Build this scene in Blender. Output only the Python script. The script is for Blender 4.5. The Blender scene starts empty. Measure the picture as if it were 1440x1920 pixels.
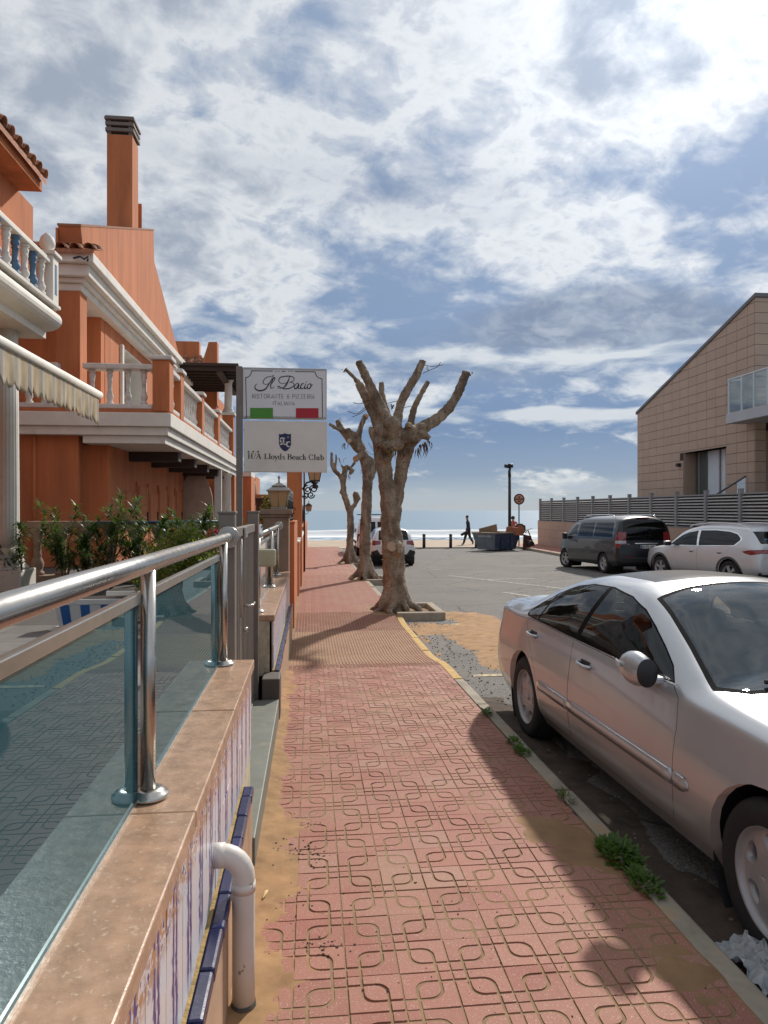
import bpy, bmesh, math, random
import numpy as np
from mathutils import Matrix, Vector, Euler
R = math.radians
random.seed(7)
SC = bpy.context.scene
COL = SC.collection

# ------------------------------------------------------------------ camera
YAW = R(5.88)
CAMZ = 1.66
F, HX, HY = 1320.0, 720.0, 957.0
cam_d = bpy.data.cameras.new('camera'); cam = bpy.data.objects.new('camera', cam_d); COL.objects.link(cam)
cam.location = (0, 0, CAMZ); cam.rotation_euler = (R(90), 0, -YAW)
cam_d.sensor_fit = 'HORIZONTAL'; cam_d.sensor_width = 36; cam_d.lens = 36 * F / 1440
cam_d.shift_y = -3 / 1440; cam_d.clip_start = 0.05; cam_d.clip_end = 30000
SC.camera = cam
SC.view_settings.view_transform = 'Standard'; SC.view_settings.look = 'None'
SC.view_settings.exposure = 0.0; SC.view_settings.gamma = 1.0; SC.view_settings.use_curve_mapping = False
SC.render.resolution_x = 768; SC.render.resolution_y = 1024
SC.render.engine = 'CYCLES'
SC.cycles.use_denoising = True
SC.cycles.max_bounces = 8; SC.cycles.transparent_max_bounces = 12
SC.cycles.diffuse_bounces = 4; SC.cycles.glossy_bounces = 4; SC.cycles.caustics_reflective = False
SC.cycles.caustics_refractive = False; SC.cycles.sample_clamp_indirect = 6

# ------------------------------------------------------------------ sun and sky
SUN_AZ, SUN_EL = R(30), R(36.5)
SUNV = Vector((math.sin(SUN_AZ) * math.cos(SUN_EL), math.cos(SUN_AZ) * math.cos(SUN_EL), math.sin(SUN_EL)))
sd = bpy.data.lights.new('sun', 'SUN'); sd.energy = 4.2; sd.angle = R(1.7); sd.color = (1.0, 0.93, 0.84)
so = bpy.data.objects.new('sun', sd); COL.objects.link(so); so.rotation_euler = (-SUNV).to_track_quat('-Z', 'Y').to_euler()
so.location = (12, 20, 25)

W = bpy.data.worlds.new('World'); SC.world = W; W.use_nodes = True
#SKYBEGIN
def build_sky():
    nt = W.node_tree; N = nt.nodes; L = nt.links; N.clear()
    def nd(t, **kw):
        n = N.new(t)
        for k, v in kw.items(): setattr(n, k, v)
        return n
    def setin(n, i, v):
        if isinstance(v, bpy.types.NodeSocket): L.new(v, n.inputs[i])
        else: n.inputs[i].default_value = v
    def m(op, a, b=0.0, c=0.0, clamp=False):
        n = nd('ShaderNodeMath', operation=op, use_clamp=clamp)
        for i, v in enumerate((a, b, c)): setin(n, i, v)
        return n.outputs[0]
    def vm(op, a, b=(0, 0, 0), out=0):
        n = nd('ShaderNodeVectorMath', operation=op); setin(n, 0, a); setin(n, 1, b); return n.outputs[out]
    def ss(v, a, b, lo=0.0, hi=1.0):
        n = nd('ShaderNodeMapRange', interpolation_type='SMOOTHSTEP'); L.new(v, n.inputs[0])
        for i, q in enumerate((a, b, lo, hi)): n.inputs[i + 1].default_value = q
        return n.outputs[0]
    def ramp(v, stops):
        n = nd('ShaderNodeValToRGB'); L.new(v, n.inputs[0]); cr = n.color_ramp
        while len(cr.elements) < len(stops): cr.elements.new(0.5)
        for e, (p, c) in zip(cr.elements, stops): e.position = p; e.color = (c, c, c, 1) if not isinstance(c, tuple) else (*c, 1)
        return n.outputs[0]
    def noise(vec, scale, detail, rough, dist=0.0):
        n = nd('ShaderNodeTexNoise'); L.new(vec, n.inputs['Vector'])
        n.inputs['Scale'].default_value = scale; n.inputs['Detail'].default_value = detail; n.inputs['Roughness'].default_value = rough; n.inputs['Distortion'].default_value = dist
        return n.outputs[0]
    def mp(vec, loc, sc=(1, 1, 1), rz=0.0):
        n = nd('ShaderNodeMapping'); L.new(vec, n.inputs[0]); n.inputs['Location'].default_value = loc; n.inputs['Scale'].default_value = sc; n.inputs['Rotation'].default_value = (0, 0, rz); return n.outputs[0]
    def mixc(f, a, b):
        n = nd('ShaderNodeMix', data_type='RGBA'); setin(n, 0, f); setin(n, 6, a); setin(n, 7, b); return n.outputs[2]
    tc = nd('ShaderNodeTexCoord'); D = vm('NORMALIZE', tc.outputs['Generated'])
    sx = nd('ShaderNodeSeparateXYZ'); L.new(D, sx.inputs[0]); el = sx.outputs[2]
    den = m('ADD', m('MAXIMUM', el, 0.0), 0.10)
    cx = nd('ShaderNodeCombineXYZ'); L.new(m('DIVIDE', sx.outputs[0], den), cx.inputs[0]); L.new(m('DIVIDE', sx.outputs[1], den), cx.inputs[1]); cx.inputs[2].default_value = SKY_SEED
    P = cx.outputs[0]
    den2 = m('ADD', m('MAXIMUM', el, 0.0), 0.34)
    cx2 = nd('ShaderNodeCombineXYZ'); L.new(m('DIVIDE', sx.outputs[0], den2), cx2.inputs[0]); L.new(m('DIVIDE', sx.outputs[1], den2), cx2.inputs[1]); cx2.inputs[2].default_value = SKY_SEED + CELL_SEED
    Q = cx2.outputs[0]
    ds = m('MAXIMUM', vm('DOT_PRODUCT', D, tuple(SUNV), 1), 0.0)
    glow = m('POWER', ds, 9.0); core = m('POWER', ds, 48.0)
    # clear air and a thin veil before it
    sky = nd('ShaderNodeTexSky', sky_type='NISHITA'); sky.sun_disc = False
    sky.sun_elevation = SUN_EL; sky.sun_rotation = SUN_AZ; sky.air_density = 1.0; sky.dust_density = 0.4; sky.ozone_density = 3.0
    veil = ramp(el, [(0.0, (0.44, 0.53, 0.625)), (0.022, (0.40, 0.50, 0.62)), (0.05, (0.235, 0.335, 0.51)), (0.11, (0.16, 0.255, 0.455)), (0.25, (0.25, 0.35, 0.53)), (0.55, (0.32, 0.415, 0.575)), (1.0, (0.31, 0.40, 0.55))])
    # altocumulus: broad field x cells
    broad = noise(mp(P, (1.3, 0.4, 0)), 0.45, 2.0, 0.5, 0.2)
    cells = noise(mp(Q, (4.2, 2.7, 1.1), (1.0, 1.1, 1), R(-28)), 3.3, 10.0, 0.56, 0.25)
    fine = noise(mp(Q, (7.7, 1.9, 3.0), (1.0, 1.1, 1), R(-28)), 11.0, 6.0, 0.6, 0.4)
    d = m('ADD', m('ADD', m('MULTIPLY', broad, 0.50), m('MULTIPLY', cells, 0.95)), m('MULTIPLY', m('SUBTRACT', fine, 0.5), 0.42))
    d = m('ADD', d, ramp(el, [(0.0, -0.30 + 0.5), (0.10, 0.30), (0.20, 0.42), (0.30, 0.52), (0.6, 0.56), (1.0, 0.52)]))
    d = m('SUBTRACT', d, 0.5)
    cov = ss(d, 0.54, 0.74)
    thick = ss(d, 0.68, 0.92)
    ccol = mixc(thick, (0.80, 0.83, 0.865, 1), (0.37, 0.43, 0.53, 1))
    # heavier grey banks drifting lower
    bank = noise(mp(P, (-2.6, 3.3, 2.0), (0.55, 1.0, 1), R(-12)), 0.72, 6.0, 0.5, 0.4)
    az = m('ARCTAN2', sx.outputs[0], sx.outputs[1])
    def G(a0, e0, sa, se):                                        # a cloud's place in the sky: azimuth, sine of elevation, spread
        u = m('DIVIDE', m('SUBTRACT', az, a0), sa); v = m('DIVIDE', m('SUBTRACT', el, e0), se)
        return m('EXPONENT', m('MULTIPLY', m('ADD', m('MULTIPLY', u, u), m('MULTIPLY', v, v)), -1.0))
    bank = m('ADD', m('SUBTRACT', bank, 0.04), m('ADD', m('MULTIPLY', G(0.40, 0.272, 0.17, 0.040), 0.22), m('MULTIPLY', G(0.66, 0.50, 0.10, 0.05), 0.15)))
    bk = m('MULTIPLY', ss(bank, 0.52, 0.68), ramp(el, [(0.0, 0.0), (0.14, 0.0), (0.22, 0.9), (0.36, 0.95), (0.5, 0.25), (0.8, 0.2)]))
    bcol = mixc(ss(fine, 0.35, 0.7), (0.225, 0.285, 0.40, 1), (0.42, 0.48, 0.575, 1))
    # streaks low over the sea
    cz = nd('ShaderNodeCombineXYZ'); L.new(m('MULTIPLY', az, 6.5), cz.inputs[0]); L.new(m('MULTIPLY', el, 26.0), cz.inputs[1]); cz.inputs[2].default_value = SKY_SEED * 1.7 + LOW_SEED
    nb = noise(cz.outputs[0], 1.0, 8.0, 0.52, 0.25)
    lowm = ramp(el, [(0.0, 0.02), (0.03, 0.10), (0.05, 0.03), (0.085, 0.0), (0.125, 0.10), (0.15, 0.10), (0.185, 0.03), (0.22, 0.13), (0.27, 0.10), (0.36, 0.0)])
    lowm = m('MULTIPLY', lowm, 0.45)
    for a_ in ((0.34, 0.128, 0.17, 0.012, 0.135), (0.44, 0.196, 0.20, 0.018, 0.14), (0.10, 0.215, 0.16, 0.02, 0.10), (0.42, 0.036, 0.12, 0.010, 0.16), (-0.1, 0.19, 0.15, 0.02, 0.08)): lowm = m('ADD', lowm, m('MULTIPLY', G(*a_[:4]), a_[4]))
    low = ss(m('ADD', nb, lowm), 0.60, 0.74)
    low = m('MULTIPLY', low, ss(el, 0.34, 0.22)); 
    lcol = mixc(ss(el, 0.02, 0.10), (0.47, 0.54, 0.63, 1), (0.70, 0.745, 0.79, 1))
    col = veil
    col = mixc(cov, col, ccol); col = mixc(bk, col, bcol); col = mixc(m('MULTIPLY', low, 0.92), col, lcol)
    bright = m('ADD', m('ADD', 0.92, m('MULTIPLY', glow, 0.25)), m('MULTIPLY', core, 0.40))
    b1 = nd('ShaderNodeBackground'); L.new(sky.outputs[0], b1.inputs[0]); b1.inputs[1].default_value = SKY_STR
    b2 = nd('ShaderNodeBackground'); L.new(col, b2.inputs[0]); L.new(bright, b2.inputs[1])
    allc = m('MAXIMUM', m('MAXIMUM', cov, bk), m('MAXIMUM', low, 0.80))
    m1 = nd('ShaderNodeMixShader'); L.new(allc, m1.inputs[0]); L.new(b1.outputs[0], m1.inputs[1]); L.new(b2.outputs[0], m1.inputs[2])
    o = nd('ShaderNodeOutputWorld'); L.new(m1.outputs[0], o.inputs[0])
SKY_SEED, SKY_STR, LOW_SEED, CELL_SEED = 41.7, 0.06, 0.0, 8.8
build_sky()
#SKYEND

# ------------------------------------------------------------------ survey: pixel of the 1440x1920 photo -> point on a plane of the place
_rt = Vector((math.cos(YAW), -math.sin(YAW), 0)); _fw = Vector((math.sin(YAW), math.cos(YAW), 0))
def ray(px, py): return _rt * ((px - HX) / F) + _fw + Vector((0, 0, 1)) * ((HY - py) / F)
def atY(px, py, Y): d = ray(px, py); k = Y / d.y; return Vector((d.x * k, Y, CAMZ + d.z * k))
def atX(px, py, X): d = ray(px, py); k = X / d.x; return Vector((X, d.y * k, CAMZ + d.z * k))
def atZ(px, py, Z): d = ray(px, py); k = (Z - CAMZ) / d.z; return Vector((d.x * k, d.y * k, Z))

def zs(y): return 0.043 - 0.0143 * min(max(y, -6), 27.0)      # top of the pavement
def smooth(a, b, x):
    t = min(max((x - a) / (b - a), 0), 1); return t * t * (3 - 2 * t)
def zr(y): return zs(y) - 0.12 + 0.035 * (1 - smooth(8.0, 15.0, y))   # road
def dip(y): return -0.075 * smooth(7.7, 8.9, y) * (1 - smooth(11.2, 12.4, y))

# ------------------------------------------------------------------ materials
MATS = {}
def pmat(name, col, rough=0.7, var=0.12, scale=6.0, bump=0.15, bscale=70.0, metal=0.0, spec=0.5, col2=None, c2scale=2.0,
         c2lo=0.5, c2hi=0.7, rand=0.0, coat=0.0, bdist=0.004, aniso=None, stretch=None, emit=None, rvar=0.0, detail=6.0):
    if name in MATS: return MATS[name]
    mt = bpy.data.materials.new(name); mt.use_nodes = True; nt = mt.node_tree; N = nt.nodes; L = nt.links
    b = N['Principled BSDF']
    geo = N.new('ShaderNodeNewGeometry'); vec = geo.outputs['Position']
    if stretch:
        mp = N.new('ShaderNodeMapping'); L.new(vec, mp.inputs[0]); mp.inputs['Scale'].default_value = stretch; vec = mp.outputs[0]
    def noise(s, d=detail, r=0.6):
        n = N.new('ShaderNodeTexNoise'); n.inputs['Scale'].default_value = s; n.inputs['Detail'].default_value = d; n.inputs['Roughness'].default_value = r
        L.new(vec, n.inputs['Vector']); return n.outputs[0]
    def mix(f, a, c, mode='MIX'):
        n = N.new('ShaderNodeMix'); n.data_type = 'RGBA'; n.blend_type = mode
        for i, v in ((0, f), (6, a), (7, c)):
            if isinstance(v, bpy.types.NodeSocket): L.new(v, n.inputs[i])
            elif i == 0: n.inputs[0].default_value = v
            else: n.inputs[i].default_value = (*v, 1)
        return n.outputs[2]
    lo = tuple(max(c * (1 - var), 0) for c in col); hi = tuple(min(c * (1 + var), 1) for c in col)
    rp = N.new('ShaderNodeMapRange'); rp.inputs[1].default_value = 0.3; rp.inputs[2].default_value = 0.7
    L.new(noise(scale), rp.inputs[0])
    c = mix(rp.outputs[0], lo, hi)
    if col2:
        r2 = N.new('ShaderNodeMapRange'); r2.interpolation_type = 'SMOOTHSTEP'; r2.inputs[1].default_value = c2lo; r2.inputs[2].default_value = c2hi
        L.new(noise(c2scale), r2.inputs[0]); c = mix(r2.outputs[0], c, col2)
    if rand:
        oi = N.new('ShaderNodeObjectInfo'); rr = N.new('ShaderNodeMapRange'); rr.inputs[3].default_value = 1 - rand; rr.inputs[4].default_value = 1 + rand
        L.new(oi.outputs['Random'], rr.inputs[0])
        v = N.new('ShaderNodeVectorMath'); v.operation = 'SCALE'; L.new(c, v.inputs[0]); L.new(rr.outputs[0], v.inputs['Scale']); c = v.outputs[0]
    L.new(c, b.inputs['Base Color'])
    b.inputs['Roughness'].default_value = rough; b.inputs['Metallic'].default_value = metal
    b.inputs['Specular IOR Level'].default_value = spec; b.inputs['Coat Weight'].default_value = coat; b.inputs['Coat Roughness'].default_value = 0.05
    if rvar:
        r3 = N.new('ShaderNodeMapRange'); r3.inputs[1].default_value = 0.3; r3.inputs[2].default_value = 0.7
        r3.inputs[3].default_value = max(rough - rvar, 0.02); r3.inputs[4].default_value = min(rough + rvar, 1); L.new(noise(scale * 2.3), r3.inputs[0]); L.new(r3.outputs[0], b.inputs['Roughness'])
    if bump:
        bp = N.new('ShaderNodeBump'); bp.inputs['Strength'].default_value = bump; bp.inputs['Distance'].default_value = bdist
        L.new(noise(bscale, 5), bp.inputs['Height']); L.new(bp.outputs[0], b.inputs['Normal'])
    if emit: b.inputs['Emission Color'].default_value = (*emit, 1); b.inputs['Emission Strength'].default_value = 1
    MATS[name] = mt; return mt

def leafy(mt, f=0.4):
    nt = mt.node_tree; N = nt.nodes; L = nt.links; b = N['Principled BSDF']
    if N.get('leafy'): return mt
    tl = N.new('ShaderNodeBsdfTranslucent'); tl.name = 'leafy'; src = b.inputs['Base Color'].links[0].from_socket; sc = N.new('ShaderNodeVectorMath'); sc.operation = 'MULTIPLY'; L.new(src, sc.inputs[0]); sc.inputs[1].default_value = (2.0, 2.0, 1.0); L.new(sc.outputs[0], tl.inputs[0])
    ms = N.new('ShaderNodeMixShader'); ms.inputs[0].default_value = f; L.new(b.outputs[0], ms.inputs[1]); L.new(tl.outputs[0], ms.inputs[2]); L.new(ms.outputs[0], N['Material Output'].inputs[0]); return mt
def glass_mat(name, tint, refl=0.10, rough=0.0, ior=1.5, boost=1.0, dirt=None, rcol=(0.95, 0.97, 1)):
    if name in MATS: return MATS[name]
    mt = bpy.data.materials.new(name); mt.use_nodes = True; nt = mt.node_tree; N = nt.nodes; L = nt.links; N.clear()
    o = N.new('ShaderNodeOutputMaterial'); tr = N.new('ShaderNodeBsdfTransparent'); tr.inputs[0].default_value = (*tint, 1)
    gl = N.new('ShaderNodeBsdfGlossy'); gl.inputs['Roughness'].default_value = rough; gl.inputs[0].default_value = (*rcol, 1)
    fr = N.new('ShaderNodeFresnel'); fr.inputs[0].default_value = ior
    mm = N.new('ShaderNodeMath'); mm.operation = 'MULTIPLY_ADD'; mm.use_clamp = True; L.new(fr.outputs[0], mm.inputs[0]); mm.inputs[1].default_value = boost; mm.inputs[2].default_value = refl
    mx = N.new('ShaderNodeMixShader'); L.new(mm.outputs[0], mx.inputs[0])
    src = tr.outputs[0]
    if dirt:
        df = N.new('ShaderNodeBsdfDiffuse'); df.inputs[0].default_value = (*dirt[0], 1); m0 = N.new('ShaderNodeMixShader'); m0.inputs[0].default_value = dirt[1]
        L.new(tr.outputs[0], m0.inputs[1]); L.new(df.outputs[0], m0.inputs[2]); src = m0.outputs[0]
    L.new(src, mx.inputs[1]); L.new(gl.outputs[0], mx.inputs[2]); L.new(mx.outputs[0], o.inputs[0])
    MATS[name] = mt; return mt

ORANGE = pmat('orange stucco', (0.50, 0.170, 0.068), 0.9, 0.20, 1.6, 0.5, 60, col2=(0.32, 0.108, 0.053), c2scale=1.9, c2lo=0.52, c2hi=0.82, stretch=(1.6, 1.6, 0.20), bdist=0.006)
WHITE = pmat('white painted render', (0.72, 0.69, 0.63), 0.75, 0.07, 3, 0.25, 45, col2=(0.52, 0.49, 0.44), c2scale=2.2, c2lo=0.56, c2hi=0.8)
BALU = pmat('weathered white baluster', (0.63, 0.60, 0.56), 0.8, 0.12, 7, 0.3, 60, col2=(0.42, 0.39, 0.36), c2scale=5, c2lo=0.55, c2hi=0.75)
STONEB = pmat('brown cast stone', (0.27, 0.19, 0.14), 0.85, 0.15, 7, 0.4, 70, col2=(0.20, 0.14, 0.10), c2scale=4)
CLAY = pmat('roof clay tile', (0.36, 0.15, 0.08), 0.85, 0.3, 9, 0.4, 60, col2=(0.20, 0.12, 0.08), c2scale=5, rand=0.28)
STEEL = pmat('brushed stainless steel', (0.50, 0.475, 0.44), 0.26, 0.06, 14, 0.0, 120, metal=1.0, rvar=0.03)
STEELF = pmat('satin stainless bar', (0.58, 0.57, 0.53), 0.30, 0.10, 20, 0.05, 150, metal=1.0, bdist=0.001)
GATEM = pmat('grey brown painted metal', (0.21, 0.18, 0.155), 0.5, 0.12, 14, 0.1, 90, metal=0.3)
BLACKM = pmat('black iron', (0.018, 0.017, 0.018), 0.55, 0.2, 20, 0.2, 80)
CONC = pmat('concrete', (0.34, 0.295, 0.23), 0.92, 0.22, 7, 0.6, 60, col2=(0.40, 0.28, 0.16), c2scale=3.5, c2lo=0.52, c2hi=0.72)
SAND = pmat('blown sand', (0.36, 0.212, 0.102), 0.95, 0.22, 7, 0.6, 220, col2=(0.25, 0.14, 0.068), c2scale=9, c2lo=0.5, c2hi=0.8, bdist=0.003)
DARKWOOD = pmat('dark stained wood', (0.045, 0.028, 0.022), 0.7, 0.3, 4, 0.3, 30, stretch=(1, 8, 8))
PLASTW = pmat('white pvc', (0.66, 0.62, 0.57), 0.45, 0.06, 8, 0.12, 40, col2=(0.30, 0.26, 0.21), c2scale=22, c2lo=0.66, c2hi=0.68)
RUBBER = pmat('tyre rubber', (0.018, 0.018, 0.019), 0.85, 0.15, 20, 0.2, 90)
BLKPL = pmat('black plastic trim', (0.02, 0.02, 0.022), 0.5, 0.1, 20, 0.1, 90)
CHROME = pmat('chrome', (0.75, 0.75, 0.76), 0.08, 0.02, 5, 0, metal=1.0)

# ------------------------------------------------------------------ mesh building
WM = {}
class MB:
    def __init__(s): s.v = []; s.f = []; s.m = []; s.sm = []
    def add(s, v, f, mi=0, sm=False):
        o = len(s.v); s.v += [tuple(p) for p in v]
        for q in f: s.f.append(tuple(i + o for i in q)); s.m.append(mi); s.sm.append(sm)
        return s
    def box(s, x0, x1, y0, y1, z0, z1, mi=0):
        return s.add([(x0, y0, z0), (x1, y0, z0), (x1, y1, z0), (x0, y1, z0), (x0, y0, z1), (x1, y0, z1), (x1, y1, z1), (x0, y1, z1)],
                     [(0, 3, 2, 1), (4, 5, 6, 7), (0, 1, 5, 4), (1, 2, 6, 5), (2, 3, 7, 6), (3, 0, 4, 7)], mi)
    def obox(s, c, size, rot=(0, 0, 0), mi=0):
        M = Matrix.Translation(c) @ Euler(rot).to_matrix().to_4x4(); a, b, d = [k / 2 for k in size]
        v = [M @ Vector(p) for p in [(-a, -b, -d), (a, -b, -d), (a, b, -d), (-a, b, -d), (-a, -b, d), (a, -b, d), (a, b, d), (-a, b, d)]]
        return s.add(v, [(0, 3, 2, 1), (4, 5, 6, 7), (0, 1, 5, 4), (1, 2, 6, 5), (2, 3, 7, 6), (3, 0, 4, 7)], mi)
    def prism(s, poly, axis, lo, hi, mi=0, sm=False):
        n = len(poly)
        def P(a, b, c): return (c, a, b) if axis == 0 else ((a, c, b) if axis == 1 else (a, b, c))
        v = [P(a, b, lo) for a, b in poly] + [P(a, b, hi) for a, b in poly]
        area = sum(poly[i][0] * poly[(i + 1) % n][1] - poly[(i + 1) % n][0] * poly[i][1] for i in range(n))
        if (area < 0) != (axis == 1): v = v[:n][::-1] + v[n:][::-1]
        f = [tuple(range(n - 1, -1, -1)), tuple(range(n, 2 * n))] 
        s.add(v, f, mi, False)
        o = len(s.v) - 2 * n
        for i in range(n): s.f.append((o + i, o + (i + 1) % n, o + n + (i + 1) % n, o + n + i)); s.m.append(mi); s.sm.append(sm)
        return s
    def tube(s, pts, r, seg=10, mi=0, caps=True, sm=True, wob=None):
        pts = [Vector(p) for p in pts]; n = len(pts)
        rs = list(r) if isinstance(r, (list, tuple)) else [r] * n
        t0 = (pts[1] - pts[0]).normalized(); up = Vector((0, 0, 1)) if abs(t0.z) < 0.9 else Vector((1, 0, 0))
        a = t0.cross(up).normalized(); vs = []
        for i, p in enumerate(pts):
            t = (pts[min(i + 1, n - 1)] - pts[max(i - 1, 0)]).normalized()
            a = (a - t * a.dot(t)); a = a.normalized() if a.length > 1e-6 else t.orthogonal().normalized()
            b = t.cross(a)
            for k in range(seg):
                ph = 2 * math.pi * k / seg; rr = rs[i] * (wob(i, k) if wob else 1)
                vs.append(p + a * (math.cos(ph) * rr) + b * (math.sin(ph) * rr))
        f = [(i * seg + k, i * seg + (k + 1) % seg, (i + 1) * seg + (k + 1) % seg, (i + 1) * seg + k) for i in range(n - 1) for k in range(seg)]
        s.add(vs, f, mi, sm)
        if caps:
            o = len(s.v) - n * seg
            s.f.append(tuple(o + k for k in range(seg - 1, -1, -1))); s.f.append(tuple(o + (n - 1) * seg + k for k in range(seg))); s.m += [mi, mi]; s.sm += [False, False]
        return s
    def lathe(s, prof, c=(0, 0, 0), seg=16, mi=0, axis=2, sm=True, flute=None, caps=True):
        vs = []; n = len(prof)
        for (r, h) in prof:
            for k in range(seg):
                ph = 2 * math.pi * (k + 0.5) / seg; q = r * (flute(ph, h) if flute else 1); x, y = math.cos(ph) * q, math.sin(ph) * q
                vs.append((c[0] + x, c[1] + y, c[2] + h) if axis == 2 else ((c[0] + x, c[1] - h, c[2] + y) if axis == 1 else (c[0] + h, c[1] + x, c[2] + y)))
        f = [(i * seg + k, i * seg + (k + 1) % seg, (i + 1) * seg + (k + 1) % seg, (i + 1) * seg + k) for i in range(n - 1) for k in range(seg)]
        s.add(vs, f, mi, sm); o = len(s.v) - n * seg
        if not caps: return s
        s.f.append(tuple(o + k for k in range(seg - 1, -1, -1))); s.f.append(tuple(o + (n - 1) * seg + k for k in range(seg))); s.m += [mi, mi]; s.sm += [False, False]
        return s
    def quad(s, a, b, c, d, mi=0): return s.add([a, b, c, d], [(0, 1, 2, 3)], mi)
    def mesh(s, name, mats):
        me = bpy.data.meshes.new(name); me.from_pydata(s.v, [], s.f)
        for m_ in (mats if isinstance(mats, (list, tuple)) else [mats]): me.materials.append(m_)
        me.polygons.foreach_set('material_index', s.m); me.polygons.foreach_set('use_smooth', s.sm); me.update(); return me
    def build(s, name, mats, parent=None, bevel=0.0, center=True, bseg=2):
        """link as one mesh object; vertices were given in world space (or in the space of a rotated parent)"""
        a = np.array(s.v, dtype=float); lo = a.min(0); hi = a.max(0)
        c = Vector(((lo[0] + hi[0]) / 2, (lo[1] + hi[1]) / 2, lo[2])) if center else Vector((0, 0, 0))
        s.v = [tuple(p) for p in (a - np.array(c))]
        return place(s.mesh(name, mats), name, parent, c, bevel, bseg)
def place(me, name, parent=None, loc=(0, 0, 0), bevel=0.0, bseg=2, rot=None, local=False, scale=None):
    o = bpy.data.objects.new(name, me); COL.objects.link(o)
    M = Matrix.LocRotScale(Vector(loc), Euler(rot) if rot else Euler((0, 0, 0)), Vector(scale) if scale else Vector((1, 1, 1)))
    if parent is not None:
        o.parent = parent
        WMp = WM[parent.name]
        if WMp['rot']: pass                          # parent's own space (vehicles): coordinates are already local
        else: M = Matrix.Translation(-WMp['loc']) @ M
        WM[o.name] = {'rot': WMp['rot'], 'loc': Vector((0, 0, 0))}
        WM[o.name]['loc'] = (M.translation.copy() if WMp['rot'] else Vector(loc))
        if WMp['rot'] and not WMp.get('root'): M = Matrix.Translation(-WMp['loc']) @ M
    else: WM[o.name] = {'rot': False, 'loc': Vector(loc)}
    o.matrix_basis = M
    if bevel:
        bv = o.modifiers.new('bevel', 'BEVEL'); bv.width = bevel; bv.segments = bseg; bv.limit_method = 'ANGLE'; bv.angle_limit = R(40); bv.harden_normals = False
    return o
def tag(o, label=None, cat=None, group=None, kind=None):
    if label: o['label'] = label
    if cat: o['category'] = cat
    if group: o['group'] = group
    if kind: o['kind'] = kind
    return o
def thing(name, label, cat, loc, rot=None, group=None):
    o = bpy.data.objects.new(name, None); COL.objects.link(o); o.location = loc; o.empty_display_size = 0.2
    if rot is not None: o.rotation_euler = rot
    WM[o.name] = {'rot': rot is not None, 'loc': Vector(loc), 'root': True}
    return tag(o, label, cat, group)
# ================================================================== THE SETTING
rng = np.random.default_rng(11)
def vnoise(x, y, seed=0):
    """cheap value noise for heights"""
    xi, yi = math.floor(x), math.floor(y); fx, fy = x - xi, y - yi
    fx = fx * fx * (3 - 2 * fx); fy = fy * fy * (3 - 2 * fy)
    def h(i, j):
        n = (i * 374761393 + j * 668265263 + seed * 982451653) & 0xffffffff
        n = ((n ^ (n >> 13)) * 1274126177) & 0xffffffff
        return ((n ^ (n >> 16)) & 0xffff) / 65535.0
    return (h(xi, yi) * (1 - fx) + h(xi + 1, yi) * fx) * (1 - fy) + (h(xi, yi + 1) * (1 - fx) + h(xi + 1, yi + 1) * fx) * fy
def fbm(x, y, seed=0, o=4):
    a, s, t = 0.5, 0.0, 0.0
    for k in range(o): s += a * vnoise(x, y, seed + k); t += a; a *= 0.5; x *= 2.03; y *= 2.03
    return s / t
def grid_mesh(xs, ys, fz, mi=0):
    mb = MB(); n = len(xs)
    v = [(x, y, fz(x, y)) for y in ys for x in xs]
    f = [(j * n + i, j * n + i + 1, (j + 1) * n + i + 1, (j + 1) * n + i) for j in range(len(ys) - 1) for i in range(n - 1)]
    mb.add(v, f, mi, True); return mb

# --- sea with a breaker near the shore
SEA = -2.0
def sea_mat():
    mt = bpy.data.materials.new('sea water'); mt.use_nodes = True; nt = mt.node_tree; N = nt.nodes; L = nt.links; b = N['Principled BSDF']
    geo = N.new('ShaderNodeNewGeometry'); at = N.new('ShaderNodeAttribute'); at.attribute_name = 'foam'
    mp = N.new('ShaderNodeMapping'); L.new(geo.outputs['Position'], mp.inputs[0]); mp.inputs['Scale'].default_value = (0.35, 1.0, 1)
    n1 = N.new('ShaderNodeTexNoise'); n1.inputs['Scale'].default_value = 0.55; n1.inputs['Detail'].default_value = 8; L.new(mp.outputs[0], n1.inputs['Vector'])
    n2 = N.new('ShaderNodeTexNoise'); n2.inputs['Scale'].default_value = 1.6; n2.inputs['Detail'].default_value = 6; L.new(mp.outputs[0], n2.inputs['Vector'])
    ad = N.new('ShaderNodeMath'); ad.operation = 'MULTIPLY_ADD'; L.new(n2.outputs[0], ad.inputs[0]); ad.inputs[1].default_value = 0.9; 
    L.new(at.outputs['Fac'], ad.inputs[2])
    mr = N.new('ShaderNodeMapRange'); mr.interpolation_type = 'SMOOTHSTEP'; mr.inputs[1].default_value = 0.86; mr.inputs[2].default_value = 1.12; L.new(ad.outputs[0], mr.inputs[0])
    mx = N.new('ShaderNodeMix'); mx.data_type = 'RGBA'; L.new(mr.outputs[0], mx.inputs[0]); mx.inputs[6].default_value = (0.20, 0.29, 0.36, 1); mx.inputs[7].default_value = (0.80, 0.82, 0.82, 1)
    L.new(mx.outputs[2], b.inputs['Base Color'])
    rr = N.new('ShaderNodeMapRange'); L.new(mr.outputs[0], rr.inputs[0]); rr.inputs[3].default_value = 0.30; rr.inputs[4].default_value = 0.9; L.new(rr.outputs[0], b.inputs['Roughness'])
    bp = N.new('ShaderNodeBump'); bp.inputs['Strength'].default_value = 0.55; bp.inputs['Distance'].default_value = 0.35; L.new(n1.outputs[0], bp.inputs['Height']); L.new(bp.outputs[0], b.inputs['Normal'])
    b.inputs['IOR'].default_value = 1.33
    return mt
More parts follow.
